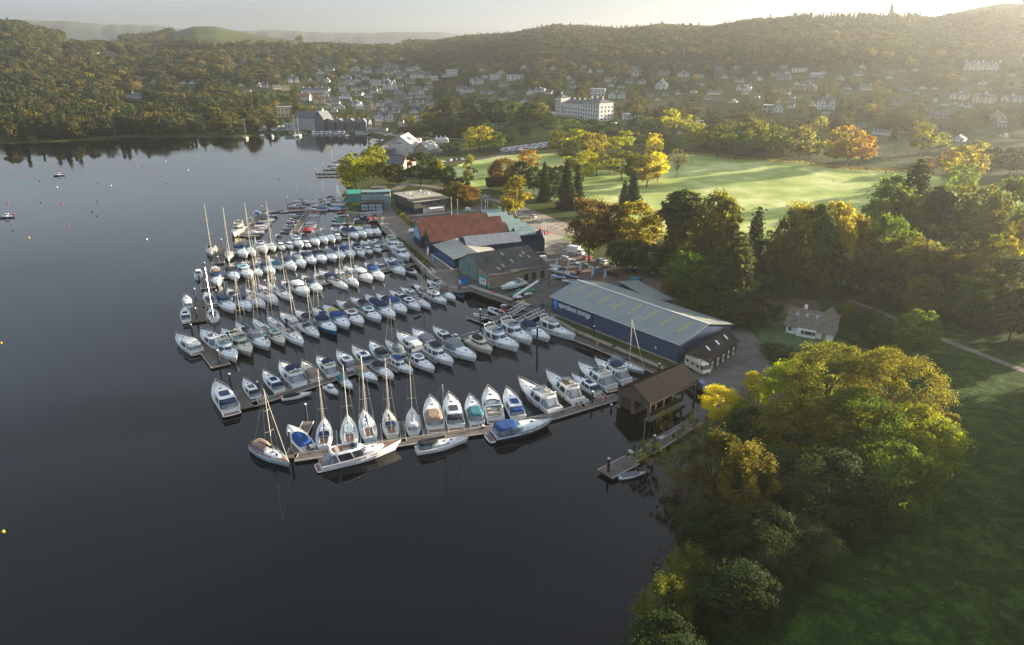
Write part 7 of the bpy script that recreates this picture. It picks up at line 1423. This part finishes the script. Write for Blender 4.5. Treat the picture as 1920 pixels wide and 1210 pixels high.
for x, y, h, lb in ((847, 408, 9.5, 'tall bare white flagpole left of its pair behind the red roofs'), (858.5, 408, 8.5, 'tall bare white flagpole right of its pair behind the red roofs'), (903, 399, 6, 'leftmost of three bare flagpoles behind the pale green gables'), (910, 399, 6, 'middle of three bare flagpoles behind the pale green gables'), (914.5, 399, 6, 'rightmost of three bare flagpoles behind the pale green gables'),
 (1015.5, 458, 8.5, 'leftmost of three white flagpoles beside the red van'), (1019, 456, 9, 'middle of three white flagpoles beside the red van'), (1023, 457, 8.5, 'rightmost of three white flagpoles beside the red van')): flagpole(x, y, h, lb)
# picnic tables before the red sheds, pedaloes at the hire building
for i, (x, y) in enumerate(((768, 437), (773, 441), (777, 445), (782, 449), (786, 453), (770, 432))):
    p = at(x, y, 1.37); r = empty('picnic_table', p, -1.1); tag(r, f"white-topped picnic table, {from_left(i if i < 5 else 5, 6)} in the group before the red-roofed sheds" if i < 5 else 'white-topped picnic table standing behind the group before the red-roofed sheds', 'table', 'picnic tables'); q = MB(); q.box((0, 0, .75), (1.8, .8, .06), M['white']); q.build('tabletop', r)
    for s_ in (1, -1): q = MB(); q.box((0, s_ * .75, .45), (1.8, .28, .05), M['white']); q.build('bench', r); 
    for s_ in (1, -1): q = MB(); q.tube((s_ * .7, -.6, 0), (s_ * .7, .5, .73), .04, M['wood'], n=4); q.tube((s_ * .7, .6, 0), (s_ * .7, -.5, .73), .04, M['wood'], n=4); q.build('leg', r)
PK = mat('pink_plastic', (.70, .25, .38), .45)
for i, (x, y, m_, m2, lb) in enumerate(((681, 408, M['f_blue'], M['f_sky'], 'blue-topped hire boat below the sloping gangway'), (692, 410, PK, PK, 'pink hire boat below the sloping gangway'), (704, 409, M['f_blue'], M['f_sky'], 'blue-topped hire boat right of the pink one'), (695, 416, M['orange'], M['redhull'], 'orange hire boat nearest the marina by the gangway'), (703, 415, M['orange'], M['redhull'], 'orange hire boat between the pink boat and the quay'), (668, 413, M['f_blue'], M['gel'], 'blue-covered hire boat by the inner small-boat arm'), (671, 400, M['f_blue'], M['f_teal'], 'blue hire boat close to the teal building corner'))):
    p = at(x, y, .0); r = empty('hire_boat', p, rnd.uniform(-1.9, -1.2)); tag(r, lb, 'boat', 'hire boats'); H_, D_3, _s = hull_parts(4.6, 1.9, .6, .8, 'dinghy', m2, M['deckw']); H_.build('hull', r); D_3.build('deck', r); q = MB(); q.loft([oval(-1.7, .9, .75, 1.5, 3, 3), oval(-1.5, .7, .6, 1.75, 3, 3)], m_); 
    for dx in (-1.4, .6):
        for dy in (-.6, .6): q.tube((dx, dy, .6), (dx, dy, 1.5), .05, m_, n=4)
    q.build('canopy', r)
# life rings on their red stands
for i, (x, y, z, lb) in enumerate(((1120, 650, .55, 'red life-ring post on the walkway below the blue shed'), (1130, 754, .55, 'red life-ring post on the nearest pontoon near the boathouse'), (1141, 882, .8, 'orange life-ring post at outer end of the old jetty'), (832, 520, .55, 'orange life-ring post on the harbour-wall walkway'), (503, 651, .55, 'orange life-ring post among cruisers of the third pontoon'))):
    p = at(x, y, z); r = empty('life_ring_post', p); tag(r, lb, 'life ring post', 'life ring posts'); q = MB(); q.box((0, 0, .7), (.14, .14, 1.4), M['white']); q.build('post', r); q = MB(); n_ = 10; q.path([(.38 * math.cos(6.283 * k / n_), -.14, 1.15 + .38 * math.sin(6.283 * k / n_)) for k in range(n_ + 1)], .1, M['orange'], 6); q.build('ring', r)
# mooring buoys out on the lake
for i, (x, y, m_) in enumerate([(50, 332, 'red'), (74, 340, 'dark'), (184, 344, 'dark'), (149, 342, 'red'), (112, 323, 'red'), (228, 315, 'red'), (253, 308, 'red'), (266, 313, 'dark'), (276, 322, 'red'), (304, 332, 'dark'), (313, 344, 'dark'), (242, 331, 'red'), (208, 348, 'white'), (107, 351, 'white'), (15, 381, 'red'), (76, 380, 'dark'), (116, 383, 'red'), (172, 397, 'red'), (26, 401, 'red'), (128, 425, 'red'), (353, 319, 'white'), (311, 303, 'white'), (522, 336, 'dark'), (275, 449, 'white'), (54, 446, 'yellow'), (182, 378, 'dark'), (2, 643, 'yellow'), (6, 997, 'yellow'), (24, 432, 'dark'), (181, 405, 'dark')]):
    p = at(x, y, .12); s_ = .42 if y < 500 else .30; r = empty('mooring_buoy', p); q = MB(); q.ball((0, 0, 0), s_, {'red': M['redhull'], 'dark': M['navyhull'], 'white': M['white'], 'yellow': M['yellow']}[m_], 8); q.build('float', r, True); q = MB(); q.tube((0, 0, s_ * .8), (0, 0, s_ * 1.35), .05, M['rubber'], n=4); q.build('ring', r)
    FX.append((r, p, m_)) if 'FX' in globals() else None
    BU = globals().setdefault('BUOYS', []); BU.append((r, p, m_))
g_ = {}
for r, p, c_ in BUOYS: g_.setdefault(c_, []).append((r, p))
for c_, L_ in g_.items():
    L_.sort(key=lambda t: t[1].x / t[1].y)
    for i, (r, p) in enumerate(L_): tag(r, f"small {c_} mooring buoy on the open lake, {from_left(i, len(L_))} of the {c_} ones", 'buoy', 'mooring buoys')
# dinghies drawn up in the boat park and at the left of the town quay
gd = []
for i in range(46):
    t = i / 45; x = 944 + 80 * t + rr.uniform(-2, 2); y = 285 - 10 * t + (i % 3 - 1) * 3.2; gd.append((x, y))
gd2 = [(467 + i * 4.3 + rr.uniform(-1, 1), 240 + (i % 3) * 3.4) for i in range(22)]
for S, zone in ((gd, 'in the boat park'), (gd2, 'ashore left of the town quay')):
    S.sort(key=lambda t: (at(t[0], t[1]).x / at(t[0], t[1]).y))
    for i, (x, y) in enumerate(S):
        p = hit(x, y); f_ = ['white', 'white', 'blue', 'white', 'navy', 'red'][i % 6] if zone[0:6] == 'in the' else ['blue', 'sky', 'navy', 'white'][i % 4]
        o = bpy.data.objects.new('dinghy', boat_proto('open', f_, 'white', '', 1)); C.objects.link(o); o.location = (p.x, p.y, p.z + .9); o.rotation_euler = (0, 0, .35 + rr.uniform(-.15, .15)); o.scale = (.85,) * 3
        tag(o, f"small boat with {FN[f_]} cover {zone}, {from_left(i, len(S))}", 'boat', 'boats ' + zone)
for i, (x, y, h) in enumerate(((458, 250, 9), (477, 248, 8), (498, 246, 11), (512, 247, 8), (553, 254, 9), (561, 253, 9))): pass
# ---------------------------------------------------------------- people
SK_ = mat('skin', (.45, .28, .2), .6)
def person(px, py, top, leg, face, label, stride=.25, z=None):
    p = (at(px, py, 1.4) if z is None else hit(px, py)); 
    vs = [(0, 0, .98), (0, 0, 1.22), (0, 0, 1.45), (0, 0, 1.55), (0, 0, 1.72), (.0, .20, 1.42), (.08, .27, 1.15), (.2, .25, .93), (0, -.20, 1.42), (-.1, -.27, 1.15), (-.02, -.27, .90), (0, .10, .92), (stride * .5, .11, .5), (stride, .11, .07), (stride + .16, .11, .04), (0, -.10, .92), (-stride * .3, -.11, .5), (-stride, -.11, .09), (-stride + .15, -.11, .04)]
    ed = [(0, 1), (1, 2), (2, 3), (3, 4), (2, 5), (5, 6), (6, 7), (2, 8), (8, 9), (9, 10), (0, 11), (11, 12), (12, 13), (13, 14), (0, 15), (15, 16), (16, 17), (17, 18)]
    rad = [.15, .14, .16, .07, .11, .08, .055, .04, .08, .055, .04, .11, .075, .05, .045, .11, .075, .05, .045]
    me = bpy.data.meshes.new('person'); me.from_pydata(vs, ed, []); o = bpy.data.objects.new('person', me); C.objects.link(o)
    sm = o.modifiers.new('skin', 'SKIN')
    for i, v in enumerate(me.skin_vertices[0].data if me.skin_vertices else []): v.radius = (rad[i], rad[i])
    if not me.skin_vertices:
        bpy.context.view_layer.objects.active = o
    o.modifiers.new('sub', 'SUBSURF').levels = 1
    dg = bpy.context.evaluated_depsgraph_get(); m2 = bpy.data.meshes.new_from_object(o.evaluated_get(dg)); bpy.data.objects.remove(o)
    for m_ in (leg, top, SK_): m2.materials.append(m_)
    for f in m2.polygons: z_ = f.center.z; f.material_index = 0 if z_ < .98 and abs(f.center.y) < .2 else (2 if z_ > 1.52 or z_ < 1.0 else 1)
    o = bpy.data.objects.new('person', m2); C.objects.link(o); o.location = (p.x, p.y, p.z + .02); o.rotation_euler = (0, 0, face); tag(o, label, 'person')
    q = MB(); q.ball((-.02, 0, 1.76), .125, M['f_brown'], 8, 1.0); h_ = q.build('hair', o, True); return o
person(726, 410, M['f_black'], M['f_navy'], -1.2, 'person in dark clothes walking along the waterfront path')
person(1029, 537, M['f_navy'], M['f_black'], 1.4, 'person in dark clothes standing on the yard beside the stone workshop')
person(1015, 579, M['f_navy'], M['f_grey'], 2.2, 'person in navy standing left of a companion at the quay head of the long gangway', .12); person(1019, 578, M['f_black'], M['f_black'], 2.0, 'person in black standing right of a companion at quay head of the long gangway', .12)
person(1560, 343, M['f_black'], M['f_navy'], -2.6, 'golfer in dark clothes walking on the fairway, left of two', .3, 1); person(1565, 343, M['f_navy'], M['f_grey'], -2.6, 'golfer in navy top walking on the fairway, right of two', .3, 1)
# ---------------------------------------------------------------- the far woods
FX = []
WOODP = [(1240, 505), (1330, 470), (1440, 500), (1600, 470), (1700, 430), (1925, 400), (2010, 480), (2010, 650), (1925, 650), (1800, 620), (1640, 585), (1590, 572), (1560, 562), (1420, 565), (1385, 600), (1330, 590), (1262, 560)]
WP_ = [tuple(at(x, y, 1.3).xy) for x, y in WOODP]
r_ = random.Random(21); placed = []
for _ in range(4000):
    x_, y_ = r_.uniform(40, 330), r_.uniform(120, 330)
    if not inpoly(np.array([x_]), np.array([y_]), WP_)[0]: continue
    if any((x_ - a) ** 2 + (y_ - b) ** 2 < 49 for a, b in placed) or any((x_ - a) ** 2 + (y_ - b) ** 2 < (c * .45) ** 2 for a, b, c in TREES): continue
    placed.append((x_, y_)); k, c = r_.choice([('bush', 'dark'), ('bush', 'olive'), ('bush', 'green'), ('round', 'dark'), ('round', 'olive'), ('round', 'green'), ('round', 'brown'), ('tall', 'olive')]); h = r_.uniform(5, 8) if k == 'bush' else r_.uniform(10, 16)
    if x_ < 95: h = min(h, 9)
    tree((x_, y_, gz(x_, y_)), h, h * (r_.uniform(1.0, 1.5) if k == 'bush' else r_.uniform(.75, .95)) * (.6 if k == 'tall' else 1), k, c, 'deep in the right-hand wood', 1)
    if len(placed) >= 120: break
# tall trees just beyond the right edge of the view, whose long shadows cross the lawn
ds_ = (math.sin(SUN_AZ), math.cos(SUN_AZ)); belt = []
for i in range(3000):
    x_, y_ = r_.uniform(30, 220), r_.uniform(-10, 190)
    if x_ < y_ * .70 + 26 or x_ > y_ * .70 + 62 or any((x_ - a) ** 2 + (y_ - b) ** 2 < 72 for a, b in belt): continue
    if any(abs((x_ - gx) * ds_[1] - (y_ - gy) * ds_[0]) < gw for gx, gy, gw in ((110, 149, 7), (104, 172, 3.5), (112, 128, 4))): continue
    belt.append((x_, y_)); h = r_.uniform(17, 23); tree((x_, y_, 1.3), h, h * .7, 'round', r_.choice(['olive', 'green', 'dark']), 'beyond right side of lawn', 1)
    if len(belt) >= 75: break
for (x, y, wp, hp, c) in ((1480, 950, 120, 70, 'dark'), (1560, 1010, 120, 70, 'dark'), (1640, 960, 110, 70, 'green'), (1420, 860, 90, 60, 'olive'), (1520, 850, 120, 60, 'dark'), (1600, 850, 120, 60, 'dark'), (1700, 870, 90, 60, 'olive'), (1350, 1060, 110, 70, 'dark'), (1460, 1040, 110, 70, 'dark'), (1310, 1100, 90, 60, 'olive'), (1360, 900, 80, 60, 'dark'), (1735, 820, 60, 50, 'olive'), (1400, 1130, 120, 70, 'dark'), (1300, 1180, 120, 70, 'dark')):
    T(x, y, wp, hp, 'bush', c, 'under the great clump of trees', z=1.3)

def scatter(n, px0, px1, py0, py1, rs):
    return [(rs.uniform(px0, px1), rs.uniform(py0, py1)) for _ in range(n)]
rs = np.random.default_rng(5)
D_, A_ = [], []
# even spread over the ground of the hillsides
N = 90000
az = rs.uniform(-.66, .68, N); dd = np.sqrt(rs.uniform(500 ** 2, 3300 ** 2, N))
X = np.sin(az) * dd; Y = np.cos(az) * dd; Z = ground_z(X, Y); sdl = land_sd(X, Y); qx, qy = px_of(X, Y, Z)
keep = (sdl > 4) & (qx > -60) & (qx < 1990)
col = 960 + 1423 * X / Y
keep &= dd < np.interp(col, skx, [s[2] for s in SK]) + 60
for p in GOLF + FIELD: keep &= ~inpoly(qx, qy, p)
NOWOOD = [[(600, 262), (1000, 262), (1020, 300), (760, 400), (560, 400)], [(460, 262), (560, 236), (740, 232), (760, 262)], [(940, 262), (1040, 262), (1040, 292), (940, 292)]]
for p in NOWOOD: keep &= ~inpoly(qx, qy, p)
keep &= ~(inpoly(qx, qy, [(1000, 272), (1290, 282), (1500, 300), (1925, 312), (1925, 500), (900, 500)]))
# town: thin woods, hills: close woods
TOWN = [(480, 250), (520, 140), (600, 118), (780, 108), (1000, 118), (1320, 120), (1500, 126), (1925, 128), (1925, 290), (1040, 262), (760, 245)]
town = inpoly(qx, qy, TOWN)
dens = np.where(town, np.where(qx > 1000, .66, .32), .70) * np.where(dd > 1500, .75, 1)
nzv = vnoise(X, Y, 120, 9); dens = dens * (1 + nzv * .9)
keep &= rs.uniform(0, 1, N) < dens
keep &= ~((qx > 310) & (qx < 600) & (qy < 60))
X, Y, Z, dd, qx, qy = (a[keep] for a in (X, Y, Z, dd, qx, qy))
HB = np.array(HOUSE_SPOTS) if HOUSE_SPOTS else np.zeros((0, 3))     # keep woods off the houses and the strip in front of them
if len(HB):
    ok = np.ones(len(X), bool); HM = np.full(len(X), 99.0)
    for hx, hy, hr in HB:
        dx, dy = X - hx, Y - hy; L = math.hypot(hx, hy); f = (dx * hx + dy * hy) / L; s = np.abs(dx * hy - dy * hx) / L
        ok &= ~((s < hr + 4) & (f > -hr - 10) & (f < hr + 4))
        c_ = (s < hr + 3) & (f <= -hr - 10) & (f > -190); HM = np.where(c_, np.minimum(HM, 1.5 - f * .055), HM)
    ok &= HM > 4.5
    X, Y, Z, dd, qx, qy, HM = (a[ok] for a in (X, Y, Z, dd, qx, qy, HM))
TX = np.array(TREES)
for hx, hy, hr in TX[np.hypot(TX[:, 0], TX[:, 1]) > 450]:
    ok = np.hypot(X - hx, Y - hy) > hr + 3
    X, Y, Z, dd, qx, qy, HM = (a[ok] for a in (X, Y, Z, dd, qx, qy, HM))
order = np.argsort(dd); X, Y, Z, dd, qx, qy, HM = (a[order] for a in (X, Y, Z, dd, qx, qy, HM))
print('left band', ((qx < 400) & (qy > 246)).sum(), dd[qx < 400][:5])
# the nearest stand as single trees, the rest as one wood
NI = 60
KC = [('round', 'wolive'), ('round', 'wgreen'), ('round', 'wbrown'), ('round', 'wdark'), ('tall', 'wolive'), ('tall', 'wdark'), ('round', 'wolive'), ('round', 'wgold'), ('round', 'wdark'), ('round', 'wgreen')]
for i in range(NI):
    k, c = KC[rnd.randrange(len(KC))]; h = min(HM[i], rnd.uniform(12, 20))
    zone = 'on the far left shore' if qx[i] < 480 else ('between the town houses' if qx[i] < 1000 else 'on the slope beyond the course')
    tree((X[i], Y[i], Z[i]), h, h * rnd.uniform(.8, 1.1) * (.5 if k in ('spruce', 'tall') else 1), k, c, zone, 2)
X, Y, Z, dd, qx, qy, HM = (a[NI:] for a in (X, Y, Z, dd, qx, qy, HM))
pc = bpy.data.collections.new('wood_trees')
def wood_proto(kind, col, seed):
    rs2 = np.random.default_rng(seed); P, D, cs = crown_points(kind, 520, rs2); V, F = leaves(P, D, .06, rs2)
    # a solid heart so that far crowns do not sparkle
    me = npmesh('wood_tree', V, F, [M['l_' + col]]); o = bpy.data.objects.new('wood_tree', me); pc.objects.link(o)
WP = [('round', 'wolive'), ('round', 'wgreen'), ('round', 'wolive'), ('tall', 'wolive'), ('round', 'wbrown'), ('round', 'wdark'), ('spruce', 'conif'), ('round', 'wdark'), ('round', 'wgold'), ('round', 'wolive'), ('round', 'wbrown'), ('bush', 'wolive'), ('round', 'wgreen'), ('round', 'wolive'), ('bush', 'wgreen'), ('round', 'wdark')]
for i, (k, c) in enumerate(WP): wood_proto(k, c, 100 + i)
hs = np.minimum(rs.uniform(10, 18, len(X)) * np.where(dd > 1400, 1.1, 1) * np.where(inpoly(qx, qy, TOWN), .72, 1), HM)
# conifers crowd the right-hand crest
me = bpy.data.meshes.new('woodland'); me.vertices.add(len(X)); me.vertices.foreach_set('co', np.stack([X, Y, Z - .3], 1).astype(np.float32).ravel())
kindi = rs.integers(0, len(WP), len(X)); crest = (qx > 1480) & (qx < 1720) & (qy < 60); kindi = np.where(crest & (rs.uniform(0, 1, len(X)) < .8), 6, kindi)
near_l = (qx < 420) & (qy > 200) & (rs.uniform(0, 1, len(X)) < .25); kindi = np.where(near_l, 6, kindi)
for nm, tp, arr in (('h', 'FLOAT', hs * np.where(kindi == 6, 1.25, 1)), ('w', 'FLOAT', hs * rs.uniform(1.0, 1.4, len(X)) * np.where(kindi == 6, .8, 1)), ('rot', 'FLOAT', rs.uniform(0, 6.28, len(X))), ('k', 'INT', kindi)):
    a = me.attributes.new(nm, tp, 'POINT'); a.data.foreach_set('value', arr.astype(np.int32 if tp == 'INT' else np.float32))
wo_ = bpy.data.objects.new('woodland', me); C.objects.link(wo_); tag(wo_, 'distant mixed autumn woodland covering the hillsides behind the lake and town', 'woodland', kind='stuff')
g = bpy.data.node_groups.new('woodland_nodes', 'GeometryNodeTree'); g.is_modifier = True
g.interface.new_socket('Geometry', in_out='INPUT', socket_type='NodeSocketGeometry'); g.interface.new_socket('Geometry', in_out='OUTPUT', socket_type='NodeSocketGeometry')
gi = g.nodes.new('NodeGroupInput'); go = g.nodes.new('NodeGroupOutput'); iop = g.nodes.new('GeometryNodeInstanceOnPoints')
ci = g.nodes.new('GeometryNodeCollectionInfo'); ci.inputs[0].default_value = pc; ci.inputs['Separate Children'].default_value = True; ci.inputs['Reset Children'].default_value = True
def na(nm, t):
    a = g.nodes.new('GeometryNodeInputNamedAttribute'); a.data_type = t; a.inputs[0].default_value = nm; return a.outputs[0]
cb = g.nodes.new('ShaderNodeCombineXYZ'); ww = na('w', 'FLOAT'); g.links.new(ww, cb.inputs[0]); g.links.new(ww, cb.inputs[1]); g.links.new(na('h', 'FLOAT'), cb.inputs[2])
cr = g.nodes.new('ShaderNodeCombineXYZ'); g.links.new(na('rot', 'FLOAT'), cr.inputs[2])
g.links.new(gi.outputs[0], iop.inputs['Points']); g.links.new(ci.outputs[0], iop.inputs['Instance']); iop.inputs['Pick Instance'].default_value = True
g.links.new(na('k', 'INT'), iop.inputs['Instance Index']); g.links.new(cr.outputs[0], iop.inputs['Rotation']); g.links.new(cb.outputs[0], iop.inputs['Scale'])
g.links.new(iop.outputs[0], go.inputs[0])
mo = wo_.modifiers.new('woodland', 'NODES'); mo.node_group = g
print('woodland points', len(X))
# the lone crest conifers that stand against the sky
CREST = [(1667, 47, 18, 36)] + [(1492 + i * 10 + rnd.uniform(-3, 3), 46, 9, rnd.uniform(14, 24)) for i in range(16)] + [(1240, 52, 6, 12), (1700, 46, 18, 12), (1708, 44, 12, 16)]
for (x, y, wp, hp) in CREST:
    d = ray(x, y); u = d[0] / d[1]; D = float(np.interp(x, skx, [s[2] for s in SK])) * .985; nn = math.hypot(u, 1); X_, Y_ = D * u / nn, D / nn; z_ = gz(X_, Y_)
    top = CH + D / nn * (d[2] / d[1]) + hp * mpp((X_, Y_, z_))
    tree((X_, Y_, z_), max(8, top - z_), wp * mpp((X_, Y_, z_)), 'spruce' if x < 1695 else 'round', 'conif' if x < 1695 else 'dark', 'on the crest against the sky', 2,
         'tallest dark pointed conifer standing alone on the right-hand crest' if x == 1667 else None)

# fallen leaves on the near lawn
rl_ = np.random.default_rng(77); n_ = 2400; lx, ly = rl_.uniform(10, 110, n_), rl_.uniform(25, 170, n_); lk = (land_sd(lx, ly) > 3); lx, ly = lx[lk], ly[lk]
V, F = leaves(np.stack([lx, ly, np.full(len(lx), 1.36)], 1), np.tile([0, 0, 1.], (len(lx), 1)), .11, rl_, .3); V[:, 2] = np.maximum(V[:, 2], 1.315)
o = bpy.data.objects.new('fallen_leaves', npmesh('fallen_leaves', V, F, [M['l_pale']])); C.objects.link(o); tag(o, 'pale fallen leaves scattered over the shaded lawn by the great clump', 'fallen leaves', kind='stuff')
# ---------------------------------------------------------------- haze
bm = MB(); bm.box((0, 2500, 159), (16000, 9500, 322), M['white']); hz = bm.build('haze'); hz.data.materials.clear()
m = bpy.data.materials.new('haze_air'); m.use_nodes = True; n = m.node_tree; n.nodes.clear(); ov = n.nodes.new('ShaderNodeOutputMaterial')
pv = n.nodes.new('ShaderNodeVolumePrincipled'); pv.inputs['Color'].default_value = (.56, .585, .58, 1); pv.inputs['Density'].default_value = HAZE
pv.inputs['Anisotropy'].default_value = .62; n.links.new(pv.outputs[0], ov.inputs['Volume']); hz.data.materials.append(m); tag(hz, kind='stuff')
# ---------------------------------------------------------------- tree labels, each by its look and its place in its row
for (zone, nm_, col), L in REG.items():
    L.sort(key=lambda t: t[1].x / max(t[1].y, 1)); n_ = len(L); base = f"{LEAFW[col]} {nm_.replace('_', ' ')}"; ct = 'bush' if nm_ == 'bush' else 'tree'
    pl = base + ('es' if nm_ == 'bush' else 's')
    for i, (r, p, lb, cat) in enumerate(L):
        t = f"only {base} {zone}" if n_ == 1 else f"{('left-hand' if i == 0 else 'right-hand') if n_ == 2 else from_left(i, n_)} of the {pl} {zone}"
        if len(t.split()) > 16: t = t.replace(' of the ', ' of ').replace('dark green', 'dark')
        tag(r, lb or t, ct, 'trees ' + zone)
